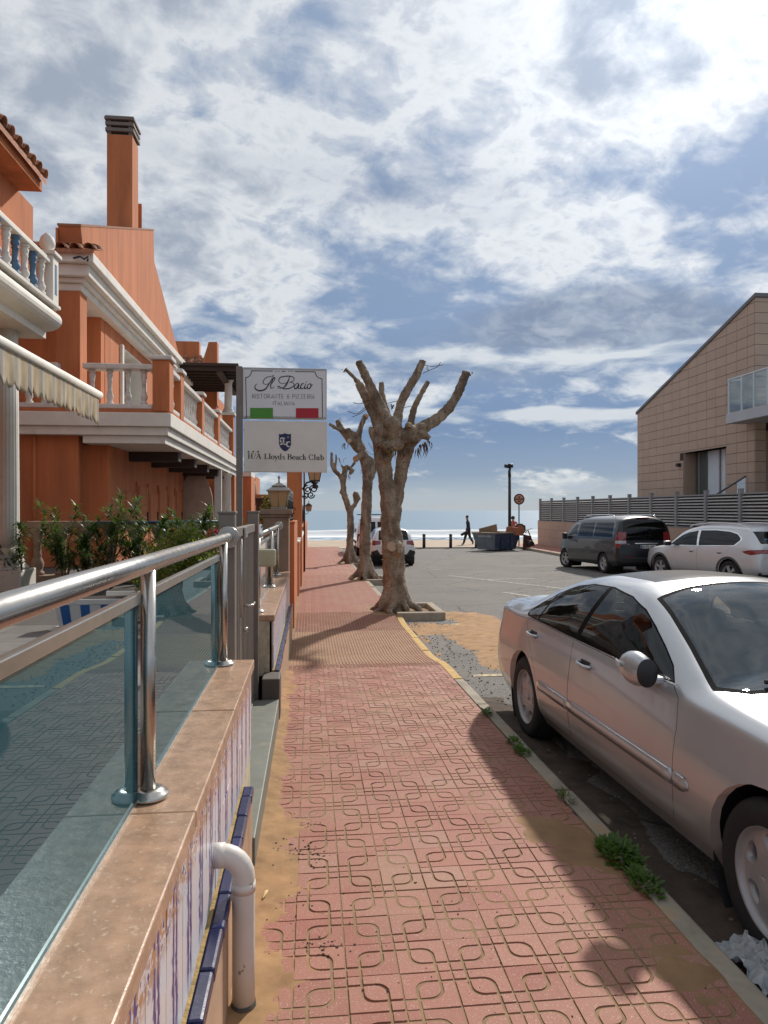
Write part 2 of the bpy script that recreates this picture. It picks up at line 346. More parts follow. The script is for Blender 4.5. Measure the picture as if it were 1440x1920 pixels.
def breaker(x, y):
    yc = 99 + 3.0 * fbm(x * 0.03, 5.1, 3) - 0.02 * x; h = 0.25 + 1.05 * fbm(x * 0.045 + 4, 0.3, 9) ** 1.2
    t = (y - yc); w = h * (math.exp(-(t / 2.4) ** 2) if t > 0 else math.exp(-(t / 1.2) ** 2))
    yc2 = 127 + 4 * fbm(x * 0.02, 8.7, 5); t2 = y - yc2; w += 0.5 * fbm(x * 0.03, 3.1, 21) * math.exp(-(t2 / 3.0) ** 2)
    yc3 = 88 + 2 * fbm(x * 0.05, 2.2, 6); t3 = y - yc3; w += 0.22 * math.exp(-(t3 / 1.3) ** 2)
    return w
def foam(x, y):
    yc = 99 + 3.0 * fbm(x * 0.03, 5.1, 3) - 0.02 * x; h = 0.25 + 1.05 * fbm(x * 0.045 + 4, 0.3, 9) ** 1.2
    t = y - yc
    f = 0.0
    if -8 < t < 0.6: f = max(f, smooth(0.45, 0.85, h) * (0.85 if t > -4 else 0.5))
    if y < 93: f = max(f, 0.22 + 0.36 * fbm(x * 0.06, y * 0.5, 31))
    if y < 84.0: f = max(f, 0.6)
    return f
ys = list(np.linspace(78, 112, 120)) + list(np.linspace(113, 140, 40)) + [150, 165, 185, 210, 250, 310, 400, 550, 800, 1200, 2000, 3500, 6000, 12000, 25000]
xs = list(np.concatenate([[-20000, -6000, -2000, -700, -300, -160, -110], np.linspace(-80, 110, 150), [150, 220, 400, 900, 2500, 7000, 20000]]))
mb = grid_mesh(xs, ys, lambda x, y: SEA + (breaker(x, y) if (abs(x) < 125 and y < 145) else 0))
sea = mb.build('sea', sea_mat(), center=False); tag(sea, 'blue grey sea with a white breaker rolling in', None, kind='structure')
at_ = sea.data.attributes.new('foam', 'FLOAT', 'POINT')
at_.data.foreach_set('value', [foam(v[0], v[1]) if abs(v[0]) < 160 and v[1] < 145 else 0.0 for v in mb.v])

BEACH = pmat('beach sand', (0.46, 0.36, 0.25), 0.95, 0.12, 0.8, 0.4, 8, bdist=0.05)
mb = grid_mesh(list(np.linspace(-150, 200, 60)), [49.6, 52, 58, 66, 74, 82, 90], lambda x, y: -1.05 - 1.25 * smooth(50, 88, y))
tag(mb.build('beach', BEACH, center=False), 'strip of pale beach sand before the sea', kind='structure')

# --- one sheet of ground under everything, the road on it
GROUND = pmat('ground', (0.20, 0.17, 0.14), 0.95, 0.15, 0.5, 0.3, 10)
yy = list(np.linspace(-40, 40, 41)) + [49.4]
mb = grid_mesh([-160, -60, -20, -6, 0, 6, 14, 30, 80, 220], yy, lambda x, y: zr(y) - 0.06)
mb.build('ground', GROUND, center=False); tag(bpy.data.objects['ground'], 'earth beneath the street', kind='structure')

def asphalt_mat():
    mt = bpy.data.materials.new('worn asphalt'); mt.use_nodes = True; nt = mt.node_tree; N = nt.nodes; L = nt.links; b = N['Principled BSDF']
    g = N.new('ShaderNodeNewGeometry'); P = g.outputs['Position']
    def noise(s, d=6, r=0.6):
        n = N.new('ShaderNodeTexNoise'); n.inputs['Scale'].default_value = s; n.inputs['Detail'].default_value = d; n.inputs['Roughness'].default_value = r; L.new(P, n.inputs['Vector']); return n.outputs[0]
    def mr(v, a, c, lo=0.0, hi=1.0):
        n = N.new('ShaderNodeMapRange'); n.interpolation_type = 'SMOOTHSTEP'; L.new(v, n.inputs[0]); n.inputs[1].default_value = a; n.inputs[2].default_value = c; n.inputs[3].default_value = lo; n.inputs[4].default_value = hi; return n.outputs[0]
    def mix(f, a, c):
        n = N.new('ShaderNodeMix'); n.data_type = 'RGBA'
        for i, v in ((0, f), (6, a), (7, c)):
            if isinstance(v, bpy.types.NodeSocket): L.new(v, n.inputs[i])
            else: n.inputs[i].default_value = (*v, 1) if i else v
        return n.outputs[2]
    vo = N.new('ShaderNodeTexVoronoi'); vo.inputs['Scale'].default_value = 95; L.new(P, vo.inputs['Vector'])
    c = mix(mr(vo.outputs['Color'], 0.2, 0.8), (0.105, 0.098, 0.092), (0.235, 0.222, 0.205))
    c = mix(mr(noise(0.55), 0.40, 0.66), c, (0.20, 0.185, 0.165))
    c = mix(mr(noise(2.3, 8), 0.60, 0.80, 0, 0.65), c, (0.30, 0.205, 0.12))           # sandy film
    ck = N.new('ShaderNodeTexVoronoi'); ck.feature = 'DISTANCE_TO_EDGE'; ck.inputs['Scale'].default_value = 0.55
    wv = N.new('ShaderNodeMix'); wv.data_type = 'VECTOR'; L.new(P, wv.inputs[4]); nn = N.new('ShaderNodeTexNoise'); nn.inputs['Scale'].default_value = 1.5; L.new(P, nn.inputs['Vector']); L.new(nn.outputs['Color'], wv.inputs[5]); wv.inputs[0].default_value = 0.25
    L.new(wv.outputs[1], ck.inputs['Vector'])
    c = mix(mr(ck.outputs['Distance'], 0.0, 0.012, 0.75, 0), c, (0.05, 0.047, 0.045))
    L.new(c, b.inputs['Base Color']); b.inputs['Roughness'].default_value = 0.88; b.inputs['Specular IOR Level'].default_value = 0.3
    bp = N.new('ShaderNodeBump'); bp.inputs['Strength'].default_value = 0.9; bp.inputs['Distance'].default_value = 0.006; L.new(vo.outputs['Distance'], bp.inputs['Height']); L.new(bp.outputs[0], b.inputs['Normal'])
    return mt
ASPH = asphalt_mat()
mb = grid_mesh([1.50, 2, 2.5, 3, 4, 6, 8, 10, 12.7], list(np.linspace(-14, 38.9, 90)), lambda x, y: zr(y))
road = tag(mb.build('road', ASPH, center=False), 'worn grey asphalt road leading to the sea', kind='structure')
PAINT = pmat('worn road paint', (0.52, 0.42, 0.22), 0.8, 0.2, 8, 0.3, 90, col2=(0.25, 0.22, 0.18), c2scale=16, c2lo=0.50, c2hi=0.62)
PAINTW = pmat('worn white road paint', (0.50, 0.47, 0.42), 0.8, 0.2, 8, 0.3, 90, col2=(0.2, 0.19, 0.175), c2scale=11, c2lo=0.47, c2hi=0.56)
def marking(x0, y0, x1, y1, w, m_):
    d = Vector((x1 - x0, y1 - y0, 0)); n = Vector((-d.y, d.x, 0)).normalized() * (w / 2); k = max(int(d.length / 0.3), 1); q = MB()
    for i in range(k):
        a = Vector((x0, y0, 0)) + d * (i / k); b = Vector((x0, y0, 0)) + d * ((i + 1) / k)
        def P(v): return (v.x, v.y, zr(v.y) + 0.005)
        q.quad(P(a - n), P(b - n), P(b + n), P(a + n))
    return q.build('road_marking', m_, road)
marking(1.75, 7.55, 4.6, 7.62, 0.10, PAINT); marking(2.3, 11.45, 5.4, 11.5, 0.10, PAINT)
for (x, y, x2, y2) in [(4.1, 24.6, 4.6, 24.5), (4.3, 21.8, 6.2, 17.6), (4.9, 20.1, 6.6, 20.4), (6.2, 17.6, 6.7, 16.2), (4.6, 16.6, 5.3, 14.6), (7.4, 26, 9.5, 26.2)]: marking(x, y, x2, y2, 0.10, PAINTW)

# --- promenade at the end of the street
PROM = pmat('pale promenade paving', (0.42, 0.33, 0.24), 0.9, 0.12, 1.2, 0.3, 40)
mb = MB().box(-60, 90, 39.0, 49.5, -1.2, -0.44); tag(mb.build('promenade', PROM, center=False), 'pale seafront promenade across the end of the street', kind='structure')
mb = MB().box(3.9, 11.0, 38.8, 39.0, -0.6, -0.405); tag(mb.build('promenade_kerb', BLKPL, bevel=0.01), 'low dark kerb along the promenade edge', kind='structure')

# --- pavement on the left: mortar bed, patterned tiles, ribbed ramp, studded strip
SX0, SX1 = -0.252, 1.44
PT = (SX1 - SX0) / 9
def bed(y): return zs(y) + dip(y)
BED = pmat('sandy mortar bed', (0.27, 0.178, 0.095), 0.95, 0.2, 9, 0.4, 160, col2=(0.20, 0.12, 0.07), c2scale=6, c2lo=0.55, c2hi=0.75)
mb = grid_mesh([SX0 - 0.05, 0.5, SX1], list(np.linspace(-4, 39, 260)), lambda x, y: bed(y) - 0.0032)
sidewalk = tag(mb.build('sidewalk', BED, center=False), 'red pavement of patterned tiles beside the terrace wall', kind='structure')
def tile_mat(name, base, speck):
    mt = bpy.data.materials.new(name); mt.use_nodes = True; nt = mt.node_tree; N = nt.nodes; L = nt.links; b = N['Principled BSDF']
    g = N.new('ShaderNodeNewGeometry'); P = g.outputs['Position']
    def noise(s, d=5, r=0.6):
        n = N.new('ShaderNodeTexNoise'); n.inputs['Scale'].default_value = s; n.inputs['Detail'].default_value = d; n.inputs['Roughness'].default_value = r; L.new(P, n.inputs['Vector']); return n.outputs[0]
    def mr(v, a, c, lo=0.0, hi=1.0):
        n = N.new('ShaderNodeMapRange'); L.new(v, n.inputs[0]); n.inputs[1].default_value = a; n.inputs[2].default_value = c; n.inputs[3].default_value = lo; n.inputs[4].default_value = hi; return n.outputs[0]
    def mix(f, a, c, mode='MIX'):
        n = N.new('ShaderNodeMix'); n.data_type = 'RGBA'; n.blend_type = mode
        for i, v in ((0, f), (6, a), (7, c)):
            if isinstance(v, bpy.types.NodeSocket): L.new(v, n.inputs[i])
            else: n.inputs[i].default_value = (*v, 1) if i else v
        return n.outputs[2]
    oi = N.new('ShaderNodeObjectInfo')
    c = mix(oi.outputs['Random'], tuple(k * f for k, f in zip(base, (0.80, 0.70, 0.70))), tuple(k * f for k, f in zip(base, (1.10, 1.25, 1.26))))
    c = mix(mr(oi.outputs['Random'], 0.93, 0.94, 0, 0.6), c, (0.27, 0.085, 0.065)); c = mix(mr(oi.outputs['Random'], 0.07, 0.06, 0, 0.6), c, (0.42, 0.25, 0.19))
    c = mix(mr(noise(2.0), 0.35, 0.7), c, (base[0] * 0.94, base[1] * 1.20, base[2] * 1.22))
    v1 = N.new('ShaderNodeTexVoronoi'); v1.inputs['Scale'].default_value = 330; L.new(P, v1.inputs['Vector'])
    c = mix(mr(v1.outputs['Color'], 0.80, 0.92, 0, speck), c, (0.62, 0.50, 0.44))
    v2 = N.new('ShaderNodeTexVoronoi'); v2.inputs['Scale'].default_value = 240; v2.inputs['Randomness'].default_value = 1; L.new(P, v2.inputs['Vector'])
    c = mix(mr(v2.outputs['Color'], 0.86, 0.95, 0, speck * 0.8), c, (0.10, 0.045, 0.04))
    c = mix(mr(noise(0.9, 9, 0.65), 0.50, 0.72, 0, 0.55), c, (0.36, 0.225, 0.125))              # dusty sand film
    c = mix(mr(noise(6, 7), 0.60, 0.78, 0, 0.5), c, (0.26, 0.105, 0.085))
    L.new(c, b.inputs['Base Color']); b.inputs['Roughness'].default_value = 0.72; b.inputs['Specular IOR Level'].default_value = 0.35
    bp = N.new('ShaderNodeBump'); bp.inputs['Strength'].default_value = 0.35; bp.inputs['Distance'].default_value = 0.0012; L.new(noise(380, 3), bp.inputs['Height']); L.new(bp.outputs[0], b.inputs['Normal'])
    return mt
TILE = tile_mat('terracotta terrazzo tile', (0.352, 0.134, 0.095), 0.6)
TILED = tile_mat('dark red ribbed tile', (0.30, 0.098, 0.076), 0.3)
TILER = tile_mat('ramp tile', (0.37, 0.160, 0.105), 0.3)
def arc(cx, cy, r, a0, a1, n=5): return [(cx + r * math.cos(R(a0 + (a1 - a0) * i / n)), cy + r * math.sin(R(a0 + (a1 - a0) * i / n))) for i in range(n + 1)]
def raised(mb, poly, dz=0.0, x0=0.0, y0=0.0, z=None, depth=0.007):
    n = len(poly)
    ar = sum(poly[i][0] * poly[(i + 1) % n][1] - poly[(i + 1) % n][0] * poly[i][1] for i in range(n))
    if ar < 0: poly = poly[::-1]
    zz = z or (lambda x, y: 0.0)
    top = [(x0 + a, y0 + b, zz(x0 + a, y0 + b)) for a, b in poly]; bot = [(p[0], p[1], p[2] - depth) for p in top]
    mb.add(top + bot, [tuple(range(n))] + [(i, i + n, (i + 1) % n + n, (i + 1) % n) for i in range(n)])
def pattern(flip, fine=True):
    """one 19 cm tile: an eye between two rounded square bands, small squares at two corners"""
    p = PT; a = 0.27 * p; b = 0.73 * p; j = 0.0036; w = 0.0058; r = 0.21 * p; k = 5 if fine else 2
    eye = [(a + w + r, a + w)] + [(b - w, a + w)] + arc(b - w - r, b - w - r, r, 0, 90, k) + [(a + w, b - w)] + arc(a + w + r, a + w + r, r, 180, 270, k)
    la = [(j, j), (b - w, j), (b - w, a - w)] + arc(a + r, a + r, r + w, 270, 180, k) + [(a - w, b - w), (j, b - w)]
    lc = [(p - x, p - y) for x, y in la]
    sb = [(b + w, j), (p - j, j), (p - j, a - w), (b + w, a - w)]; sdd = [(j, b + w), (a - w, b + w), (a - w, p - j), (j, p - j)]
    out = [eye, la, lc, sb, sdd]
    if flip: out = [[(p - x, y) for x, y in q] for q in out]
    return out
def tile_mesh(flip):
    mb = MB()
    for q in pattern(flip): raised(mb, [(x - PT / 2, y - PT / 2) for x, y in q])
    return mb.mesh('tile', TILE)
tmesh = [tile_mesh(False), tile_mesh(True)]
def in_pit(x, y): return any(x > 1.02 and y0 < y < y1 for y0, y1 in ((12.0, 13.35), (18.7, 20.0), (26.0, 27.3)))
Y0T, NR = 1.55, 33
sl = math.atan(0.0143)
for j in range(NR):
    for i in range(9):
        x = SX0 + PT * (i + 0.5); y = Y0T + PT * (j + 0.5)
        place(tmesh[(i + j) % 2], 'tile', sidewalk, (x, y, bed(y) + random.gauss(0, 0.0012)), rot=(-sl + random.gauss(0, 0.0040), random.gauss(0, 0.0040), random.gauss(0, 0.004)))
YR = Y0T + PT * NR                                              # ramp starts
rib = MB(); nb = 5
for k in range(nb):
    x = -PT / 2 + PT * (k + 0.5) / nb; h = PT / nb * 0.29
    rib.add([(x - h, -PT / 2 + 0.001, -0.006), (x - h * 0.7, -PT / 2 + 0.001, 0.001), (x + h * 0.7, -PT / 2 + 0.001, 0.001), (x + h, -PT / 2 + 0.001, -0.006),
             (x - h, PT / 2 - 0.001, -0.006), (x - h * 0.7, PT / 2 - 0.001, 0.001), (x + h * 0.7, PT / 2 - 0.001, 0.001), (x + h, PT / 2 - 0.001, -0.006)],
            [(0, 4, 5, 1), (1, 5, 6, 2), (2, 6, 7, 3), (0, 1, 2, 3), (7, 6, 5, 4)])
ribm = rib.mesh('ribbed_tile', TILER)
stud = MB()
for a in range(4):
    for b in range(4):
        x, y = -PT / 2 + PT * (a + 0.5) / 4, -PT / 2 + PT * (b + 0.5) / 4; q = PT / 4 * 0.33
        raised(stud, [(x - q, y - q), (x + q, y - q), (x + q, y + q), (x - q, y + q)], depth=0.008)
studm = stud.mesh('studded_tile', TILED)
nrr, nss = 15, 9
for j in range(nrr + nss + 1):
    for i in range(9):
        x = SX0 + PT * (i + 0.5); y = YR + PT * (j + 0.5); s_ = math.atan((bed(y + 0.05) - bed(y - 0.05)) / 0.1)
        if in_pit(x, y): continue
        st = j == 0 or j > nrr
        place(studm if st else ribm, 'studded_tile' if st else 'ribbed_tile', sidewalk, (x, y, bed(y) + 0.001), rot=(s_ + random.gauss(0, 0.003), random.gauss(0, 0.003), 0))
YF = YR + PT * (nrr + nss + 1)
far = MB(); y = YF; j = 0
def zfn(x, y): return bed(y)
while y < 38.8:
    for i in range(9):
        x = SX0 + PT * i
        if in_pit(x + PT / 2, y + PT / 2): continue
        if y < 21:
            for q in pattern((i + j) % 2 == 1, False): raised(far, q, x0=x, y0=y, z=zfn)
        else: raised(far, [(0.004, 0.004), (PT - 0.004, 0.004), (PT - 0.004, PT - 0.004), (0.004, PT - 0.004)], x0=x, y0=y, z=zfn)
    y += PT; j += 1
for j in range(1, 22):
    for i in range(9):
        for q in pattern((i - j) % 2 == 1, False): raised(far, q, x0=SX0 + PT * i, y0=Y0T - PT * j, z=zfn)
o = far.build('tile_field', TILE, sidewalk); o['kind'] = 'stuff'

# --- kerb stones
kerb = MB().box(1.46, 1.54, -4, 39, -1.0, -0.75)
kerb = tag(kerb.build('kerb', CONC, center=False), 'concrete kerb between the red pavement and the road', kind='structure')
YELL = pmat('yellow kerb paint', (0.50, 0.31, 0.085), 0.8, 0.18, 9, 0.4, 80, col2=(0.36, 0.29, 0.2), c2scale=12, c2lo=0.55, c2hi=0.66)
y = 0.1; random.seed(3)
while y < 38.5:
    ln = 0.98
    if not (11.8 < y + 0.5 < 13.5 or 18.6 < y + 0.5 < 20.1 or 25.9 < y + 0.5 < 27.4):
        yc = y + ln / 2; n = 5; q = MB(); jx = random.gauss(0, 0.006); jz = random.gauss(-0.004, 0.004)
        def sec(t): return [(1.447 + jx, -0.3), (1.447 + jx, 0.0 + jz), (1.535 + jx, 0.0 + jz), (1.562 + jx, -0.025 + jz), (1.566 + jx, -0.3)]
        vs = []
        for k in range(n + 1):
            yk = y + 0.005 + (ln - 0.01) * k / n
            vs += [(x, yk, bed(yk) + z + 0.002 + 0.004 * vnoise(yk * 7, x * 3, 2)) for x, z in sec(k)]
        fs = [(k * 5 + i, k * 5 + i + 1, (k + 1) * 5 + i + 1, (k + 1) * 5 + i) for k in range(n) for i in range(4)] + [(4, 3, 2, 1, 0), tuple(n * 5 + i for i in range(5))]
        q.add(vs, [f[::-1] for f in fs]); q.build('kerb_stone', YELL if 7.4 < yc < 12.5 else CONC, kerb, bevel=0.006)
    y += 1.0

# --- blown sand: drift along the wall, patch at the kerb, spill on the road
def drift(name, label, x0, x1, y0, y1, fn, step, m_=SAND):
    nx, ny = int((x1 - x0) / step), int((y1 - y0) / step)
    xs = np.linspace(x0, x1, nx); ys = np.linspace(y0, y1, ny); H = [[fn(x, y) for x in xs] for y in ys]
    mb = MB(); idx = {}; vs = []; fs = []
    for j in range(ny - 1):
        for i in range(nx - 1):
            if max(H[j][i][1], H[j][i + 1][1], H[j + 1][i][1], H[j + 1][i + 1][1]) < -0.006: continue
            q = []
            for (a, b) in ((i, j), (i + 1, j), (i + 1, j + 1), (i, j + 1)):
                if (a, b) not in idx: idx[(a, b)] = len(vs); vs.append((xs[a], ys[b], H[b][a][0] + max(H[b][a][1], -0.012)))
                q.append(idx[(a, b)])
            fs.append(tuple(q))
    mb.add(vs, fs, 0, True); return tag(mb.build(name, m_, center=False), label, 'sand', kind='stuff')
def left_drift(x, y):
    w = 0.055 + 0.13 * fbm(y * 1.7, 3.3, 4) * (0.4 + (1 - smooth(3.8, 5.2, y)) * 0.8) + 0.13 * math.exp(-((y - 3.15) / 0.22) ** 2) + 0.22 * math.exp(-((y - 3.75) / 0.07) ** 2) + 0.16 * math.exp(-((y - 2.55) / 0.10) ** 2)
    t = (x - SX0) / (w * .78)
    return bed(y), 0.0075 * (1 - t) + 0.011 * (fbm(x * 17, y * 17, 8, 5) - 0.52)
drift('sand_drift', 'brown sand drifted along the foot of the terrace wall', SX0 - 0.03, 0.45, 1.2, 7.6, left_drift, 0.012)
def kerb_drift(x, y):
    e = min(1, ((x - 1.30 + .25 * (y - 3.4)) / 0.24) ** 2 + ((y - 3.42) / 0.42) ** 2); e2 = min(1, ((x - 1.33) / 0.17) ** 2 + ((y - 2.38) / 0.22) ** 2)
    return bed(y), 0.011 * max(1 - e ** 0.8, 0.8 * (1 - e2 ** 0.8)) - 0.0048 + 0.011 * (fbm(x * 13, y * 13, 3, 5) - 0.5)
drift('sand_patch', 'wet looking sand patch on the tiles by the green weeds', 0.7, 1.452, 1.6, 4.4, kerb_drift, 0.012, pmat('damp sand', (0.27, 0.158, 0.078), 0.9, 0.2, 5, 0.5, 220, bdist=0.003))
def road_drift(x, y):
    e = min(1.3, ((x - 3.1 + 0.1 * (y - 9)) / 2.0) ** 2 + ((y - 9.4) / 2.3) ** 2)
    b = 0.021 * (1 - e) + 0.034 * (fbm(x * 1.7, y * 1.7, 12) - 0.48) + 0.016 * (fbm(x * 9, y * 13, 5) - 0.5)
    b -= 0.03 * math.exp(-((x - 1.85) / 0.25) ** 2 - ((y - 9.2) / 1.2) ** 2)
    tr = abs(y - 10.2 - 0.12 * math.sin(x * 1.3)); b -= 0.012 * math.exp(-(tr / 0.07) ** 2); tr = abs(y - 8.9 + 0.1 * x - 0.3); b -= 0.010 * math.exp(-(tr / 0.06) ** 2)
    b += 0.05 * math.exp(-((x - 2.75) / 0.35) ** 2 - ((y - 12.4) / 0.45) ** 2)
    return zr(y), b
drift('sand_spill', 'orange beach sand spilled over the road behind the silver saloon', 1.57, 6.2, 6.3, 13.6, road_drift, 0.045)
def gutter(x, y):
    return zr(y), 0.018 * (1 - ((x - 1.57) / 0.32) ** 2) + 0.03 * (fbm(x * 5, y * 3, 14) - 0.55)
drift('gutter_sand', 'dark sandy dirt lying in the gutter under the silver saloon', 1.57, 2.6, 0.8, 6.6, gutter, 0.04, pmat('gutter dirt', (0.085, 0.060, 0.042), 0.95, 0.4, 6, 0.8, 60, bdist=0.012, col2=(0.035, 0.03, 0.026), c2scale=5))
# ================================================================== TERRACE FLOOR, LOW WALL, RAILING, GATE
MARBLE = pmat('reddish travertine coping', (0.41, 0.255, 0.165), 0.34, 0.28, 13, 0.25, 60, col2=(0.52, 0.38, 0.265), c2scale=75, c2lo=0.58, c2hi=0.66, rand=0.06, rvar=0.1)
PLINTH = pmat('beige plinth panel', (0.46, 0.31, 0.21), 0.6, 0.12, 6, 0.2, 60, col2=(0.36, 0.24, 0.15), c2scale=5)
BLUET = pmat('cobalt glazed trim', (0.012, 0.017, 0.075), 0.22, 0.3, 12, 0.15, 30, rand=0.3, coat=0.1, col2=(0.05, 0.06, 0.10), c2scale=9, c2lo=0.55, c2hi=0.8)
GROUT = pmat('ochre grout', (0.52, 0.45, 0.33), 0.95, 0.25, 20, 0.5, 90)
SLATE = pmat('grey green threshold slab', (0.17, 0.18, 0.155), 0.55, 0.15, 5, 0.2, 50, col2=(0.24, 0.22, 0.17), c2scale=7)
TFLOOR = pmat('grey terrace tile', (0.20, 0.195, 0.19), 0.5, 0.1, 4, 0.1, 60, rand=0.12)
TZ = 0.50                                                        # terrace level
def azulejo_mat():
    """white glazed tile with hand painted violet-blue stems and ochre leaves"""
    mt = bpy.data.materials.new('hand painted wall tile'); mt.use_nodes = True; nt = mt.node_tree; N = nt.nodes; L = nt.links; b = N['Principled BSDF']
    g = N.new('ShaderNodeNewGeometry'); sp = N.new('ShaderNodeSeparateXYZ'); L.new(g.outputs['Position'], sp.inputs[0])
    def m(op, a, c=0.0, d=0.0, cl=False):
        n = N.new('ShaderNodeMath'); n.operation = op; n.use_clamp = cl
        for i, v in enumerate((a, c, d)):
            if isinstance(v, bpy.types.NodeSocket): L.new(v, n.inputs[i])
            else: n.inputs[i].default_value = v
        return n.outputs[0]
    def mr(v, a, c, lo=0.0, hi=1.0):
        n = N.new('ShaderNodeMapRange'); n.interpolation_type = 'SMOOTHSTEP'; L.new(v, n.inputs[0]); n.inputs[1].default_value = a; n.inputs[2].default_value = c; n.inputs[3].default_value = lo; n.inputs[4].default_value = hi; return n.outputs[0]
    def mix(f, a, c):
        n = N.new('ShaderNodeMix'); n.data_type = 'RGBA'
        for i, v in ((0, f), (6, a), (7, c)):
            if isinstance(v, bpy.types.NodeSocket): L.new(v, n.inputs[i])
            else: n.inputs[i].default_value = (*v, 1) if i else v
        return n.outputs[2]
    nz = N.new('ShaderNodeTexNoise'); nz.inputs['Scale'].default_value = 34; nz.inputs['Detail'].default_value = 4; L.new(g.outputs['Position'], nz.inputs['Vector'])
    nl = N.new('ShaderNodeTexNoise'); nl.inputs['Scale'].default_value = 7; nl.inputs['Detail'].default_value = 3; L.new(g.outputs['Position'], nl.inputs['Vector'])
    wob = m('MULTIPLY_ADD', m('SUBTRACT', nz.outputs[0], 0.5), 0.16, m('MULTIPLY', m('SUBTRACT', nl.outputs[0], 0.5), 0.10))
    u = m('ABSOLUTE', m('SUBTRACT', m('FRACT', m('ADD', m('DIVIDE', sp.outputs[1], 0.20), wob)), 0.5))
    base = mix(mr(nl.outputs[0], 0.45, 0.65), (0.66, 0.60, 0.60), (0.60, 0.62, 0.66))
    stem = m('MULTIPLY', mr(u, 0.165, 0.135), mr(u, 0.03, 0.055))
    halo = mr(u, 0.27, 0.15, 0, 0.85)
    c = mix(m('MULTIPLY', halo, mr(nz.outputs[0], 0.42, 0.60)), base, (0.34, 0.26, 0.36))
    c = mix(stem, c, (0.060, 0.045, 0.17))
    top = mr(sp.outputs[2], 0.66, 0.74)
    fl = m('MULTIPLY', top, mr(nz.outputs[0], 0.46, 0.56)); c = mix(fl, c, (0.44, 0.23, 0.11))
    fl2 = m('MULTIPLY', top, mr(nz.outputs[0], 0.44, 0.38)); c = mix(fl2, c, (0.055, 0.04, 0.16))
    bot = mr(sp.outputs[2], 0.47, 0.42, 0, 0.55); c = mix(bot, c, (0.50, 0.56, 0.66))
    L.new(c, b.inputs['Base Color']); b.inputs['Roughness'].default_value = 0.28; b.inputs['Specular IOR Level'].default_value = 0.22
    return mt
AZUL = azulejo_mat()
# terrace slab with its floor tiles near the railing
tf = MB().box(-14, -0.62, -3.0, 30.0, -0.6, TZ - 0.004)
terrace = tag(tf.build('terrace_floor', pmat('terrace joint', (0.09, 0.085, 0.08), 0.9), center=False), 'raised grey terrace floor of the hotel', kind='structure')
tm = MB(); tm.box(-0.222, 0.222, -0.222, 0.222, -0.01, 0.0); tmm = tm.mesh('floor_tile', TFLOOR)
for i in range(9):
    for j in range(15): place(tmm, 'floor_tile', terrace, (-0.90 - 0.45 * i, 0.9 + 0.45 * j + random.gauss(0, 0.001), TZ))

def low_wall(label, y0, y1, top, plinth_end, azx=-0.322, nslab=4):
    w = thing('terrace_wall', label, 'wall', (-0.45, (y0 + y1) / 2, zs((y0 + y1) / 2)), group=None)
    MB().box(-0.60, azx - 0.012, y0, y1, -0.5, top - 0.052).build('core', GROUT, w)
    ln = (y1 - y0) / nslab
    for k in range(nslab): MB().box(-0.625, -0.311, y0 + k * ln + (0.0015 if k else 0), y0 + (k + 1) * ln - (0.0015 if k < nslab - 1 else 0), top - 0.05, top + random.gauss(0, 0.0006)).build('coping_slab', MARBLE, w, bevel=0.005)
    a = MB(); a.box(-0.006, 0.006, -0.0988, 0.0988, -0.0988, 0.0988); am = a.mesh('wall_tile', AZUL); y = y0 + 0.10
    while y < y1 - 0.09:
        for r in range(2):
            place(am, 'wall_tile', w, (azx - 0.004 + random.gauss(0, 0.0005), y, top - 0.052 - 0.10 - 0.20 * r), rot=(0, random.gauss(0, 0.004), random.gauss(0, 0.004)))
        y += 0.20
    zb = top - 0.052 - 0.40 - 0.012
    for (a0, a1) in [(max(y0, 0.2), plinth_end)]:
        y = a0; MB().box(-0.60, -0.285, a0, a1, -0.4, zb - 0.05).build('plinth_core', GROUT, w); MB().box(-0.345, -0.312, a0, a1, zb - 0.05, zb - 0.002).build('grout_bead', pmat('ochre bead', (0.42, 0.29, 0.12), 0.95, 0.35, 18, 0.8, 60, bdist=0.01), w)
        while y < a1 - 0.05:
            e = min(y + 0.2, a1); MB().box(-0.313 + random.gauss(0, 0.0012), -0.268 + random.gauss(0, 0.0015), y + 0.001, e - 0.001, zb - 0.046, zb + random.gauss(0, 0.001)).build('ledge_tile', BLUET, w, bevel=0.009)
            y = e
        y = a0
        while y < a1 - 0.05:
            e = min(y + 0.4, a1); MB().box(-0.29, -0.274, y + 0.001, e - 0.001, -0.35, zb - 0.049).build('plinth_panel', PLINTH, w, bevel=0.002)
            y = e
    return w
wall_a = low_wall('low terrace wall with travertine coping and painted tiles under the glass railing', 0.0, 3.90, 0.845, 3.32)
wall_b = low_wall('farther low terrace wall with painted tiles between gate and stone pillar', 6.02, 10.30, 0.775, 10.30, nslab=5)
MB().box(-0.352, -0.336, 6.02, 6.035, 0.29, 0.72).build('corner_trim', BLUET, wall_b)

